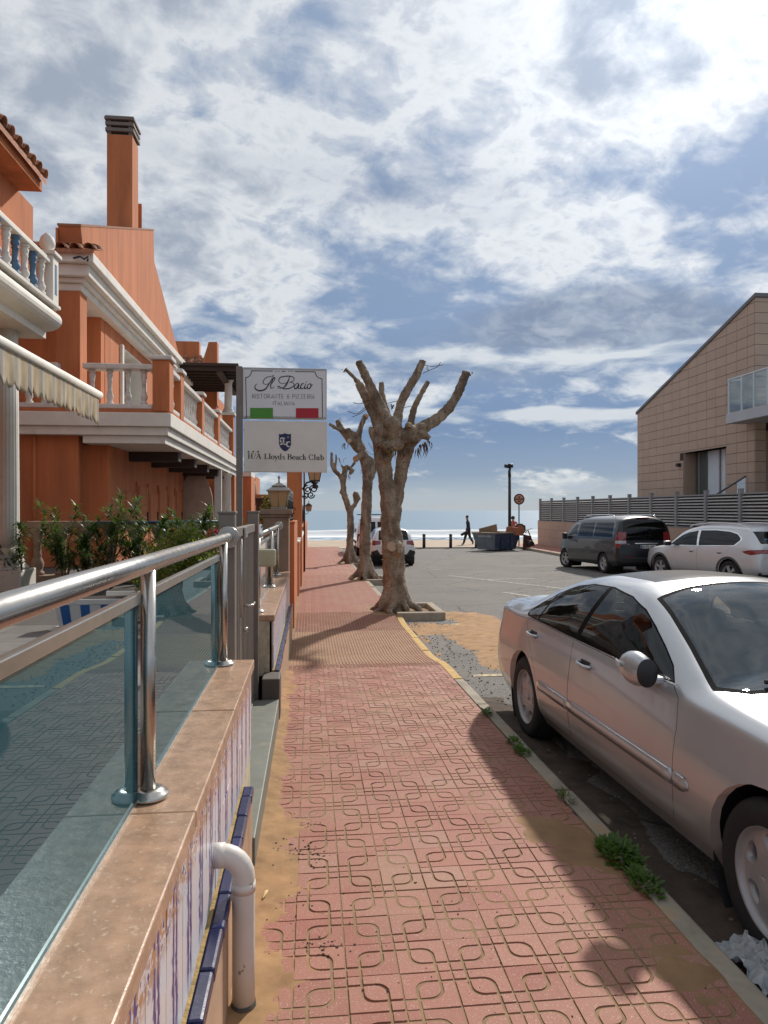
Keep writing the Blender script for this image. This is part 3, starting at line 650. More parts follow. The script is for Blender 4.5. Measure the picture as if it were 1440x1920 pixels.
# --- stainless railing with tinted glass
GLASS = glass_mat('tinted railing glass', (0.10, 0.20, 0.23), 0.05, 0.0, 1.62, 0.85, dirt=((0.045, 0.122, 0.150), 0.75), rcol=(0.60, 0.78, 0.85))
GLASSB = glass_mat('clear railing glass', (0.55, 0.62, 0.60), 0.10, 0.0, 1.5, 1.0, dirt=((0.4, 0.45, 0.43), 0.25))
def railing(label, y0, y1, ctop, posts, glassm, flange_end, X=-0.462):
    t = thing('glass_railing', label, 'railing', (X, (y0 + y1) / 2, ctop))
    hz = ctop + 0.665
    hr = MB().tube([(X, y0, hz), (X, (y0 + y1) / 2, hz), (X, y1, hz)], 0.0265, 24).build('handrail', STEEL, t)
    MB().lathe([(0.028, -0.05), (0.031, -0.05), (0.031, -0.012), (0.060, -0.010), (0.062, 0.0), (0.058, 0.006)], (X, y1, hz), 28, axis=1).build('wall_flange', STEEL, hr) if flange_end else None
    for y in posts:
        p = MB().tube([(X, y, ctop + 0.004), (X, y, hz - 0.02)], 0.0212, 20).build('post', STEEL, t)
        MB().lathe([(0.056, 0.0), (0.058, 0.004), (0.056, 0.012), (0.047, 0.014), (0.045, 0.022), (0.024, 0.026)], (X, y, ctop + 0.001), 28).build('base_flange', STEEL, p)
    ys = [y0] + list(posts)
    for a, b in zip(ys[:-1], ys[1:]):
        a2, b2 = a + (0.0 if a == y0 and a not in posts else 0.035), b - 0.028
        gx = X - 0.026
        MB().box(gx - 0.004, gx + 0.004, a2, b2, ctop + 0.006, hz - 0.105).build('glass_pane', glassm, t)
        MB().box(gx - 0.012, gx + 0.012, a2 - 0.004, b2 + 0.03, hz - 0.112, hz - 0.083).build('clamp_bar', STEELF, t, bevel=0.002)
        MB().box(gx - 0.010, gx + 0.010, a2, b2, ctop + 0.001, ctop + 0.014).build('sill_bar', STEELF, t)
    return t
railing('round stainless handrail on posts over blue tinted glass panes', 0.12, 3.985, 0.845, [0.2, 2.06, 3.78], GLASS, True)
railing('shorter stainless handrail with clear glass beyond the gate', 6.15, 10.08, 0.775, [6.2, 8.2, 9.7], GLASSB, True)
# --- gate
g = thing('garden_gate', 'grey brown metal bar gate between the two terrace walls', 'gate', (-0.46, 4.95, zs(4.9)))
for (y, nm) in ((4.03, 'gate_post'), (5.80, 'gate_post')):
    p = MB().box(-0.52, -0.43, y, y + 0.09, 0.0, 1.64).build(nm, GATEM, g, bevel=0.006)
    MB().box(-0.525, -0.425, y - 0.005, y + 0.095, 1.64, 1.655).build('post_cap', GATEM, p, bevel=0.003)
def sq(mb, x, y, z0, z1, w): return mb.box(x - w / 2, x + w / 2, y - w / 2, y + w / 2, z0, z1)
for (z0, z1) in ((1.49, 1.55), (0.10, 0.15)): MB().box(-0.495, -0.455, 4.13, 5.79, z0, z1).build('gate_rail', GATEM, g, bevel=0.003)
for k in range(17):
    y = 4.17 + k * 0.0985; sq(MB(), -0.475, y, 0.15, 1.49, 0.022).build('gate_bar', STEELF if k in (6,) else GATEM, g)
MB().box(-0.452, -0.438, 4.78, 4.95, 1.475, 1.545).build('lock_plate', STEEL, g, bevel=0.003)
MB().tube([(-0.455, 4.80, 1.02), (-0.405, 4.80, 1.02), (-0.395, 4.83, 1.02), (-0.395, 4.95, 1.02)], 0.010, 10).build('gate_handle', STEEL, g)
MB().tube([(-0.455, 4.80, 0.86), (-0.425, 4.80, 0.86)], 0.016, 12).build('lock_barrel', STEEL, g)
MB().tube([(-0.462, 4.73, 0.95), (-0.462, 4.73, 1.47)], 0.007, 8).build('drop_bolt', STEEL, g)
st = MB().box(-0.62, -0.262, 3.325, 5.74, -0.35, 0.135); tag(st.build('gate_step', SLATE, bevel=0.006), 'grey green stone threshold step in front of the gate', 'step')
bk = MB().box(-0.40, -0.256, 5.745, 6.0, -0.35, 0.30); tag(bk.build('stone_block', pmat('dark stone', (0.09, 0.075, 0.065), 0.7), bevel=0.01), 'small dark stone block at the foot of the far gate post', 'block')
# timber offcut hanging on the post, seen behind the gate
tag(MB().box(-0.455, -0.30, 6.055, 6.10, 1.18, 1.33).build('junction_box', pmat('cream plastic', (0.47, 0.45, 0.30), 0.5), bevel=0.018), 'cream square box fixed on the far railing by the gate', 'box')

# --- drain pipe
zp = zs(2.38)
pts = [(-0.40, 2.38, 0.515), (-0.30, 2.38, 0.515)] + [(-0.30 + 0.075 * math.sin(R(a)), 2.38, 0.515 - 0.075 * (1 - math.cos(R(a)))) for a in range(15, 91, 15)] + [(-0.225, 2.38, 0.40), (-0.225, 2.38, 0.2), (-0.225, 2.38, zp - 0.02)]
dp = thing('drain_pipe', 'scuffed white plastic drain pipe bending out of the tiled wall', 'pipe', (-0.225, 2.38, zp))
MB().tube(pts, 0.0375, 26).build('pipe_elbow', PLASTW, dp)
MB().tube([(-0.225, 2.38, 0.395), (-0.225, 2.38, 0.425)], 0.0395, 26).build('pipe_collar', PLASTW, dp)
MB().tube([(-0.325, 2.38, 0.515), (-0.285, 2.38, 0.515)], 0.0398, 26).build('pipe_collar', PLASTW, dp)
MB().tube([(-0.225, 2.38, zp - 0.03), (-0.225, 2.38, zp + 0.018)], [0.046, 0.040], 20).build('mortar_ring', pmat('dirty mortar', (0.08, 0.07, 0.055), 0.95, 0.3, 20), dp)

# ================================================================== SIGN
SY = 8.40
sg = thing('restaurant_sign', 'double board sign of an Italian restaurant and a beach club on a grey post', 'sign', (-0.86, SY, TZ))
SIGNG = pmat('grey sign frame', (0.42, 0.42, 0.42), 0.45, 0.06, 6, 0.05)
SIGNW = pmat('sign face pale grey', (0.70, 0.70, 0.72), 0.4, 0.03, 3, 0.02)
SIGNC = pmat('sign face warm white', (0.74, 0.70, 0.64), 0.4, 0.04, 3, 0.02, col2=(0.66, 0.62, 0.56), c2scale=2.0)
INK = pmat('black lettering', (0.02, 0.02, 0.025), 0.5, 0.05, 5, 0)
GREYINK = pmat('grey lettering', (0.13, 0.13, 0.14), 0.5, 0.05, 5, 0)
NAVY = pmat('navy crest', (0.012, 0.016, 0.085), 0.5, 0.05, 5, 0)
GREEN = pmat('flag green', (0.07, 0.27, 0.03), 0.5, 0.05, 5, 0); RED = pmat('flag red', (0.42, 0.012, 0.025), 0.5, 0.05, 5, 0)
def sp_(px, py, off=0.0): return atY(px, py, SY - off)
MB().box(sp_(443, 800).x, sp_(454.5, 800).x, SY - 0.02, SY + 0.05, TZ, sp_(450, 687).z).build('sign_post', GATEM, sg, bevel=0.004)
def board(x0, x1, ytop, ybot, nm, m_, th):
    a = sp_(x0, ytop); b = sp_(x1, ybot)
    return MB().box(a.x, b.x, SY - th, SY + 0.09, b.z, a.z).build(nm, m_, sg, bevel=0.004), a, b
bu, ua, ub = board(455, 612.5, 689, 786, 'upper_board', SIGNG, 0.02)
bl, la_, lb = board(457.5, 613.5, 788.5, 885.5, 'lower_board', SIGNC, 0.012)
MB().box(ua.x + 0.012, ub.x - 0.012, SY - 0.0235, SY - 0.0195, ub.z + 0.022, ua.z - 0.028).build('face_panel', SIGNW, bu)
# stroke lettering: (points, width) in sign pixels of the 1440 photo
def stroke(mb, pts, w, fy, ends=True):
    pts = [Vector((p[0], p[1])) for p in pts]; n = len(pts); ws = w if isinstance(w, (list, tuple)) else [w] * n
    Lp, Rp = [], []
    for i in range(n):
        t = (pts[min(i + 1, n - 1)] - pts[max(i - 1, 0)]); t = t.normalized() if t.length > 0 else Vector((1, 0)); nn = Vector((-t.y, t.x)) * (ws[i] / 2)
        Lp.append(pts[i] + nn); Rp.append(pts[i] - nn)
    def P(q): v = sp_(q.x, q.y, fy); return (v.x, v.y, v.z)
    vs = [P(q) for q in Lp] + [P(q) for q in Rp]
    mb.add(vs, [(i, i + 1, n + i + 1, n + i) for i in range(n - 1)])
def curve(ctrl, n=8):
    """Catmull-Rom through the points"""
    c = [Vector(p) for p in ctrl]; c = [c[0] * 2 - c[1]] + c + [c[-1] * 2 - c[-2]]; out = []
    for i in range(1, len(c) - 2):
        for k in range(n):
            t = k / n; a, b, d, e = c[i - 1], c[i], c[i + 1], c[i + 2]
            out.append(0.5 * ((2 * b) + (d - a) * t + (2 * a - 5 * b + 4 * d - e) * t * t + (3 * b - a - 3 * d + e) * t ** 3))
    out.append(c[-2]); return [tuple(p) for p in out]
k_ = 170 / 1440.0
def C1(pts): return [(450 + x * k_, 680 + y * k_) for x, y in pts]
def cw(n, lo, hi):                                    # thin-thick-thin pen
    return [lo + (hi - lo) * math.sin(math.pi * i / max(n - 1, 1)) ** 1.5 for i in range(n)]
mb = MB(); FY = 0.026
def pen(pts, lo=0.9, hi=2.6, cl=8):
    q = curve(C1(pts), cl); stroke(mb, q, cw(len(q), lo, hi), FY)
pen([(465, 325), (420, 345), (375, 330), (370, 290), (420, 235), (500, 215), (540, 200)], 0.8, 1.4)        # I
pen([(530, 205), (500, 270), (440, 370), (390, 425), (310, 445), (245, 415), (240, 365), (270, 335)], 0.9, 2.6)
pen([(480, 350), (530, 300), (555, 255), (545, 235), (520, 270), (490, 350), (490, 400), (515, 405), (545, 375)], 0.9, 2.0)   # l
pen([(735, 320), (660, 330), (615, 290), (640, 235), (720, 215), (800, 215), (855, 240), (850, 285), (790, 310)], 0.8, 1.8)   # B
pen([(790, 310), (850, 325), (850, 370), (790, 405), (720, 415), (650, 395), (610, 370), (605, 400), (650, 415)], 0.8, 2.0)
pen([(790, 220), (760, 300), (720, 370), (670, 405)], 1.2, 2.8)
pen([(935, 325), (900, 330), (865, 375), (870, 410), (900, 405), (935, 340), (925, 400), (945, 410), (970, 390)], 1.0, 2.2)      # a
pen([(1020, 340), (995, 330), (965, 370), (970, 410), (1005, 405), (1030, 385)], 1.0, 2.2)                                   # c
pen([(1050, 330), (1025, 395), (1040, 412), (1070, 385)], 1.0, 2.4); stroke(mb, C1([(1047, 298), (1056, 306)]), 1.6, FY)     # i
pen([(1115, 330), (1080, 350), (1072, 405), (1105, 408), (1130, 365), (1115, 332), (1130, 360), (1160, 345)], 1.0, 2.2)      # o
mb.build('lettering', INK, bu)
mb = MB()
for pts in ([(520, 132), (180, 128)], [(870, 140), (1195, 145)], [(90, 235), (104, 885)], [(1302, 250), (1311, 868)], [(665, 136), (725, 138)]): stroke(mb, C1(pts), 1.35, FY)
for q in ([(180, 128), (178, 165), (155, 205), (120, 230), (84, 236)], [(1195, 145), (1205, 190), (1235, 230), (1270, 247), (1304, 252)]): stroke(mb, curve(C1(q), 5), 1.35, FY)
for x in (565, 595, 625, 770, 800, 830): stroke(mb, C1([(x - 8, 137), (x + 8, 137)]), 1.3, FY)
mb.build('border_line', INK, bu)
GL = {  # simple capitals on a 0..1 box (y down)
 'R': [[(0, 1), (0, 0), (.6, .05), (.75, .28), (.6, .5), (0, .55)], [(.35, .55), (.8, 1)]], 'I': [[(0, 0), (0, 1)]],
 'S': [[(.75, .12), (.5, 0), (.15, .08), (.08, .3), (.4, .48), (.72, .65), (.7, .9), (.4, 1), (.05, .9)]], 'T': [[(0, 0), (.8, 0)], [(.4, 0), (.4, 1)]],
 'O': [[(.5, 0), (.15, .15), (0, .5), (.15, .85), (.5, 1), (.85, .85), (1, .5), (.85, .15), (.5, 0)]], 'A': [[(0, 1), (.42, 0), (.84, 1)], [(.15, .65), (.7, .65)]],
 'N': [[(0, 1), (0, 0), (.75, 1), (.75, 0)]], 'E': [[(.6, 0), (0, 0), (0, 1), (.6, 1)], [(0, .5), (.5, .5)]], 'P': [[(0, 1), (0, 0), (.6, .05), (.75, .28), (.6, .5), (0, .55)]],
 'Z': [[(0, 0), (.75, 0), (0, 1), (.75, 1)]], 'L': [[(0, 0), (0, 1), (.6, 1)]], '&': [[(.65, .2), (.4, 0), (.12, .12), (.2, .42), (.6, .42)], [(.2, .42), (.0, .7), (.25, 1), (.6, .92), (.75, .55)]]}
def caps(mb, text, x0, x1, y0, y1, w, slant=0.0):
    adv = [(1.15 if ch == 'O' else 0.3 if ch == 'I' else 0.55 if ch == ' ' else 1.0) for ch in text]; tot = sum(adv); u = (x1 - x0) / tot; x = x0
    for i, ch in enumerate(text):
        sl_ = slant * (x - x0) / (x1 - x0)
        q = MB()
        for pl in GL.get(ch, []): stroke(q, C1([(x + a * u * 0.82, y0 + sl_ + b * (y1 - y0)) for a, b in pl]), w, FY)
        if q.v: q.build('small_letter', GREYINK, bu)
        x += adv[i] * u
caps(None, 'RISTORANTE & PIZZERIA', 197, 1200, 497, 566, 0.85, 6); caps(None, 'ITALIANA', 527, 885, 612, 672, 0.85, 4)
def patch(px0, py0, px1, py1, nm, m_, fy=0.0262):
    q = [sp_(*C1([p])[0], fy) for p in ((px0, py1), (px1, py1), (px1, py0), (px0, py0))]; MB().quad(*[tuple(v) for v in q]).build(nm, m_, bu)
patch(160, 718, 523, 885, 'green_patch', GREEN); patch(888, 722, 1247, 876, 'red_patch', RED)
# lower board: crest and serif lettering
FYL = 0.0145
def poly_on(pts, nm, m_, fy):
    n = len(pts); MB().add([tuple(sp_(*p, fy)) for p in C1(pts)], [tuple(range(n))]).build(nm, m_, bl)
poly_on([(618, 1130), (650, 1138), (690, 1130), (714, 1118), (740, 1132), (775, 1138), (810, 1130), (812, 1300), (790, 1350), (755, 1390), (716, 1408), (675, 1385), (640, 1345), (620, 1290)][::-1], 'crest', NAVY, FYL)
mb = MB(); q0 = FYL + 0.0015
for pts, w in (([(640, 1215), (665, 1195), (715, 1205)], 2.2), ([(690, 1200), (692, 1300)], 2.4), ([(640, 1300), (670, 1290), (730, 1300)], 2.6), ([(650, 1230), (640, 1250), (665, 1262)], 2.0),
               ([(730, 1270), (760, 1258), (795, 1262)], 1.8), ([(760, 1262), (742, 1300), (758, 1330), (785, 1330)], 2.2), ([(752, 1182), (778, 1186)], 2.2), ([(765, 1170), (765, 1198)], 2.2)):
    stroke(mb, curve(C1(pts), 4) if len(pts) > 2 else C1(pts), w, q0)
mb.build('crest_monogram', SIGNC, bl)
TH, TN = 0.20, 0.07                                   # thick and thin pen of the serif face, in cap heights
def ell(cx, cy, rx, ry, a0=0, a1=360, n=20): return [(cx + rx * math.cos(R(a0 + (a1 - a0) * i / n)), cy - ry * math.sin(R(a0 + (a1 - a0) * i / n))) for i in range(n + 1)]
def ew(pts, cx): 
    m_ = max(abs(p[0] - cx) for p in pts); return [TN + (TH - TN) * (abs(p[0] - cx) / m_) ** 2 for p in pts]
def stem(x, y0, y1, sL=True, sR=True): return [([(x, y0), (x, y1)], TH), ([(x - .2, y1 - .03), (x + .2, y1 - .03)], .06), ([(x - .2, y0 + .03), (x + (.2 if sR else 0), y0 + .03)], .06)]
def rnd(cx, cy, rx, ry, a0=0, a1=360): p = ell(cx, cy, rx, ry, a0, a1); return (p, ew(p, cx))
SER = {'H': (stem(.22, 0, 1) + stem(.82, 0, 1) + [([(.22, .5), (.82, .5)], .06)], 1.12), '/': ([([(.0, 1.1), (.42, -.05)], .06)], .42), 'A': ([([(.12, 1), (.5, 0)], .07), ([(.5, 0), (.86, 1)], TH), ([(.2, .66), (.7, .66)], .06), ([(0, .97), (.28, .97)], .06), ([(.66, .97), (1.05, .97)], .06)], 1.1),
 'L': (stem(.22, 0, 1) + [([(.22, .97), (.75, .97)], .07), ([(.75, .97), (.78, .7)], .08)], .86), 'l': (stem(.2, -.05, 1, sR=False), .42), 'o': ([rnd(.32, .68, .26, .32)], .66),
 'y': ([([(.08, .38), (.36, 1)], TH * .9), ([(.58, .38), (.3, 1.12), (.14, 1.28)], .07), ([(-.05, .38), (.24, .38)], .06), ([(.42, .38), (.68, .38)], .06), ([(.08, 1.25), (.16, 1.28)], .13)], .66),
 'd': ([rnd(.30, .68, .24, .32, 50, 320), ([(.52, -.05), (.52, 1)], TH), ([(.36, -.02), (.52, -.02)], .06), ([(.52, .97), (.7, .97)], .06)], .74), 's': ([([(.42, .48), (.28, .38), (.14, .42), (.1, .52), (.28, .66), (.44, .78), (.42, .94), (.26, 1), (.08, .92)], [.07, .07, .1, .14, .17, .14, .1, .07, .08])], .54),
 'B': (stem(.22, 0, 1) + [rnd(.42, .25, .30, .23, -80, 80), rnd(.44, .73, .36, .25, -80, 80), ([(.2, .48), (.5, .48)], .06)], .92), 'e': ([rnd(.32, .68, .26, .32, 10, 320), ([(.1, .66), (.58, .66)], .06)], .64),
 'a': ([([(.1, .52), (.16, .4), (.32, .37), (.46, .46), (.46, .9), (.54, 1), (.66, .95)], [.1, .08, .08, .16, TH, .12, .06]), rnd(.28, .82, .2, .17, 60, 330)], .66), 'c': ([rnd(.32, .68, .26, .32, 40, 320), ([(.46, .5), (.54, .5)], .12)], .58),
 'h': (stem(.2, -.05, 1, sR=False) + [([(.22, .5), (.36, .39), (.52, .46), (.54, .98)], [.06, .08, .14, TH]), ([(.36, .97), (.74, .97)], .06)], .78), 'C': ([rnd(.46, .5, .40, .5, 35, 325), ([(.8, .05), (.8, .3)], .07)], .92),
 'u': ([([(.18, .4), (.18, .88), (.3, .99), (.5, .9)], [TH, TH, .1, .06]), ([(.54, .38), (.54, 1)], TH), ([(0, .4), (.2, .4)], .06), ([(.38, .4), (.54, .4)], .06), ([(.54, .97), (.74, .97)], .06)], .76), 'b': ([rnd(.40, .68, .24, .32, -130, 140), ([(.18, -.05), (.18, 1)], TH), ([(.0, -.02), (.18, -.02)], .06)], .68), ' ': ([], .40)}
mb = MB(); text = 'H/A Lloyds Beach Club'; tot = sum(SER[c][1] for c in text); x = 122.0; u = (1332 - 122) / tot; cap = 84
for c in text:
    base = 1440 + 24 * (x - 122) / 1210
    mb = MB()
    for pts, w in SER[c][0]:
        ww = [q * 84 * k_ for q in w] if isinstance(w, (list, tuple)) else w * 84 * k_
        stroke(mb, C1([(x + a * u * 0.95, base + b * cap) for a, b in pts]), ww, FYL)
    if mb.v: mb.build('serif_letter', INK, bl)
    x += SER[c][1] * u
for x in (136, 209, 286): mb = MB(); stroke(mb, C1([(x - 14, 1414), (x - 5, 1414), (x + 5, 1414), (x + 14, 1414)]), [0.6, 3.2, 3.2, 0.6], FYL); mb.build('star', INK, bl)
for (x, y) in ((60, 1072), (66, 1625)): poly_on(ell(x, y, 9, 9, n=10), 'screw', GREYINK, FYL)

# ================================================================== PILLAR WITH LANTERN, ORANGE GARDEN WALLS, TALL PIER
pc = (-0.50, 10.55)
pl = thing('stone_pillar', 'brown stone pillar with flat cap at the end of the terrace wall', 'pillar', (pc[0], pc[1], zs(10.5)))
MB().box(pc[0] - 0.20, pc[0] + 0.17, pc[1] - 0.20, pc[1] + 0.2, -0.4, 1.56).build('shaft', STONEB, pl, bevel=0.008)
MB().box(pc[0] - 0.22, pc[0] + 0.19, pc[1] - 0.22, pc[1] + 0.22, 1.56, 1.60).build('neck', STONEB, pl, bevel=0.006)
MB().box(pc[0] - 0.245, pc[0] + 0.215, pc[1] - 0.245, pc[1] + 0.245, 1.60, 1.68).build('cap', STONEB, pl, bevel=0.012)
AMB = pmat('amber lantern glass', (0.46, 0.29, 0.15), 0.35, 0.08, 5, 0.05); ZINC = pmat('grey lantern metal', (0.33, 0.29, 0.26), 0.5, 0.15, 9, 0.2, metal=0.4)
def lantern(t, c, s=1.0, frame=ZINC, cap=ZINC):
    x, y, z = c
    def sqr(mb, h0, r0, h1, r1): 
        a = [(x + i * r0 * s, y + j * r0 * s, z + h0 * s) for i, j in ((-1, -1), (1, -1), (1, 1), (-1, 1))]; b = [(x + i * r1 * s, y + j * r1 * s, z + h1 * s) for i, j in ((-1, -1), (1, -1), (1, 1), (-1, 1))]
        return mb.add(a + b, [(3, 2, 1, 0), (4, 5, 6, 7)] + [(i, (i + 1) % 4, 4 + (i + 1) % 4, 4 + i) for i in range(4)])
    sqr(MB(), 0.0, 0.115, 0.025, 0.115).build('lantern_base', frame, t, bevel=0.004)
    for dx, dy in ((0, -1), (1, 0), (0, 1), (-1, 0)):
        tx, ty = -dy, dx; q = MB(); r0, r1 = 0.105 * s, 0.150 * s
        def P(r, w, h, o): return (x + dx * (r + o) + tx * w, y + dy * (r + o) + ty * w, z + h * s)
        q.add([P(r0, -r0, .03, 0), P(r0, r0, .03, 0), P(r1, r1, .265, 0), P(r1, -r1, .265, 0)], [(0, 1, 2, 3)]); q.build('lantern_pane', AMB, t)
        q = MB(); q.tube([P(r0, 0, .03, .002), P(r1, 0, .265, .002)], 0.005 * s, 6); q.build('lantern_bar', frame, t)
        q = MB(); q.tube([P(r0, r0, .025, .002), P(r1, r1, .27, .002)], 0.009 * s, 6); q.build('lantern_bar', frame, t)
    hd = sqr(MB(), 0.262, 0.178, 0.278, 0.178); sqr(hd, 0.278, 0.17, 0.335, 0.085); sqr(hd, 0.335, 0.105, 0.348, 0.10); sqr(hd, 0.348, 0.09, 0.385, 0.028); hd.build('lantern_roof', cap, t)
    MB().lathe([(0.022 * s, 0.38 * s), (0.014 * s, 0.40 * s), (0.010 * s, 0.44 * s), (0.017 * s, 0.455 * s), (0.02 * s, 0.47 * s), (0.012 * s, 0.488 * s), (0.002, 0.495 * s)], c, 12).build('finial', cap, t)
t = thing('pillar_lantern', 'square amber lantern standing on the brown stone pillar', 'lantern', (pc[0] + 0.02, pc[1], 1.682)); lantern(t, (pc[0] + 0.02, pc[1], 1.682))
# scroll of iron beside the lantern
tag(MB().tube([(-0.27 + 0.035 * math.cos(a), 10.4, 1.66 + 0.045 * math.sin(a)) for a in np.linspace(0, 5.5, 14)], 0.008, 6).build('iron_scroll', BLACKM), 'small iron scroll curling beside the pillar lantern', 'ironwork')
def owall(label, parts, loc, cat='wall', name='orange_wall'):
    t = thing(name, label, cat, loc)
    for nm, (x0, x1, y0, y1, z0, z1), m_ in parts: MB().box(x0, x1, y0, y1, z0, z1).build(nm, m_, t, bevel=0.008)
    return t
owall('orange stucco gate pier just beyond the stone pillar', [('pier', (-0.42, -0.268, 11.15, 11.45, -0.5, 1.46), ORANGE), ('cap', (-0.44, -0.255, 11.13, 11.47, 1.46, 1.49), ORANGE), ('pilaster', (-0.50, -0.35, 10.95, 11.14, -0.5, 1.30), ORANGE)], (-0.35, 11.3, zs(11.3)), 'pier', 'gate_pier')
owall('low orange garden wall running beyond the gate pier', [('wall', (-0.50, -0.30, 11.5, 15.2, -0.5, 1.45), ORANGE), ('wall', (-0.50, -0.27, 15.2, 17.2, -0.5, 0.95), ORANGE), ('coping', (-0.53, -0.25, 15.2, 17.2, 0.95, 1.0), WHITE)], (-0.4, 14, zs(14)))
def iron_fence(label, x, y0, y1, z0, z1, step=0.12):
    t = thing('iron_railing', label, 'railing', (x, (y0 + y1) / 2, z0)); y = y0
    for z in (z0 + 0.06, z1 - 0.14, z1 - 0.02): MB().box(x - 0.014, x + 0.014, y0, y1, z - 0.014, z + 0.014).build('rail', BLACKM, t)
    while y <= y1: MB().tube([(x, y, z0), (x, y, z1 + 0.05)], [0.011, 0.011], 6).build('bar', BLACKM, t); y += step
    return t
iron_fence('black iron railing on top of the low orange garden wall', -0.40, 11.7, 15.2, 1.45, 2.0)
tp = thing('orange_pier', 'tall orange stucco pier carrying the wrought iron wall lamp', 'pier', (-0.40, 17.6, zs(17.6)))
MB().box(-0.60, -0.235, 17.4, 17.85, -0.6, 3.05).build('pier', ORANGE, tp, bevel=0.01); MB().box(-0.64, -0.195, 17.36, 17.89, 3.05, 3.13).build('cap', ORANGE, tp, bevel=0.01)
owall('orange wall with rounded coping between the tall pier and the seafront', [('wall', (-0.55, -0.26, 17.9, 24.0, -0.6, 0.92), ORANGE), ('coping', (-0.58, -0.24, 17.9, 24.0, 0.92, 0.98), WHITE), ('wall', (-0.55, -0.22, 24.05, 38, -0.6, 1.1), ORANGE)], (-0.4, 28, zs(27)))
iron_fence('black iron railing on the seaward orange wall', -0.38, 18.2, 37.5, 1.1, 1.85, 0.3)
tag(MB().tube([(-0.225, 22.4, zs(22.4) - 0.05), (-0.225, 22.4, 3.0)], 0.03, 10).build('iron_pole', pmat('dark red iron', (0.06, 0.02, 0.018), 0.6)), 'slim dark pole standing against the seaward orange wall', 'pole')
for (y, x0, lab) in ((30, -0.24, 'second wall lamp farther along the seaward orange wall'),):
    t = thing('wall_lamp', lab, 'lamp', (x0, y, 1.6)); MB().tube([(x0 - 0.1, y, 1.55), (x0 + 0.05, y, 1.5), (x0 + 0.12, y, 1.62)], 0.015, 6).build('bracket', BLACKM, t); lantern(t, (x0 + 0.12, y, 1.62), 0.9, BLACKM, BLACKM)
# wrought iron wall lamp
wx, wy = -0.235, 17.55
t = thing('wall_lamp', 'black wrought iron lamp with scroll bracket on the tall orange pier', 'lamp', (wx, wy, 2.2))
za = sp_(585, 905).z
def wl(px, py): v = atY(px, py, wy); return (v.x, wy, v.z)
MB().tube([wl(567, 918), wl(575, 905), wl(588, 902), wl(592, 908)], 0.022, 8).build('bracket_arm', BLACKM, t)
def scroll(cx, cy, r, a0, turns, nm):
    q = []; n = int(14 * abs(turns))
    for i in range(n + 1):
        a = R(a0) + 2 * math.pi * turns * i / n; rr = r * (1 - 0.75 * i / n); q.append(wl(cx + rr * math.cos(a), cy - rr * math.sin(a)))
    MB().tube(q, 0.018, 6).build(nm, BLACKM, t)
scroll(577, 919, 9, 90, 1.6, 'scroll'); scroll(588, 917, 8, 200, -1.5, 'scroll'); scroll(573, 929, 6, 180, 1.4, 'scroll'); scroll(583, 928, 7, 0, -1.4, 'scroll'); scroll(593, 912, 5, 120, 1.2, 'scroll')
MB().lathe([(0.03, -0.15), (0.07, -0.10), (0.05, -0.05), (0.11, 0.0)], wl(590, 904), 10).build('lamp_cup', BLACKM, t)
v = wl(590, 903); lantern(t, v, 1.15, BLACKM, BLACKM)
# ================================================================== ORANGE HOTEL ON THE LEFT
def pxY(px, X): return atX(px, 900, X).y
def pxX(px, Y): return atY(px, 900, Y).x
BAL_PROF = [(0.075, 0), (0.075, 0.05), (0.05, 0.055), (0.055, 0.09), (0.075, 0.14), (0.072, 0.19), (0.05, 0.23), (0.06, 0.25), (0.045, 0.27), (0.045, 0.46), (0.06, 0.48), (0.045, 0.50), (0.062, 0.55), (0.066, 0.60), (0.05, 0.64), (0.075, 0.66), (0.075, 0.70)]
def baluster_mesh(h, m_, s=1.0, name='baluster'):
    k = h / 0.70; return MB().lathe([(r * s, z * k) for r, z in BAL_PROF], seg=12).mesh(name, m_)
hotel = thing('hotel_building', 'orange stucco hotel with white cornices, balustraded balcony and tall chimney', 'building', (-5.0, 20, TZ))
def hb(nm, x0, x1, y0, y1, z0, z1, m_=None, bevel=0.0, par=None): return MB().box(x0, x1, y0, y1, z0, z1).build(nm, m_ or ORANGE, par or hotel, bevel=bevel)
XB = -2.85; YB = 14.7                                            # balcony corner
zt = atY(320, 774, YB).z; z1 = atY(320, 800, YB).z; z2 = atY(320, 816, YB).z; z3 = atY(320, 831, YB).z
YE = 28.6
hb('balcony_slab', -10, XB, YB, YE, z1, zt, WHITE, 0.015)
hb('balcony_moulding', -10, XB - 0.07, YB + 0.07, YE, z2, z1, WHITE, 0.01)
hb('balcony_moulding', -4.62, XB - 0.14, YB + 0.14, YE, z3, z2, WHITE, 0.01)
hb('balcony_soffit', -4.6, XB - 0.3, YB + 0.72, YE, z3 + 0.02, z2 - 0.02, ORANGE)
hb('balcony_upstand', -10, XB - 0.06, YB + 0.06, YB + 0.34, zt, atY(200, 765, YB).z)
hb('balcony_upstand', XB - 0.34, XB - 0.06, YB + 0.34, YE, zt, atY(200, 765, YB).z)
zb0 = atY(200, 765, YB).z; zr0 = atY(200, 690, YB).z; zr1 = atY(200, 680, YB).z
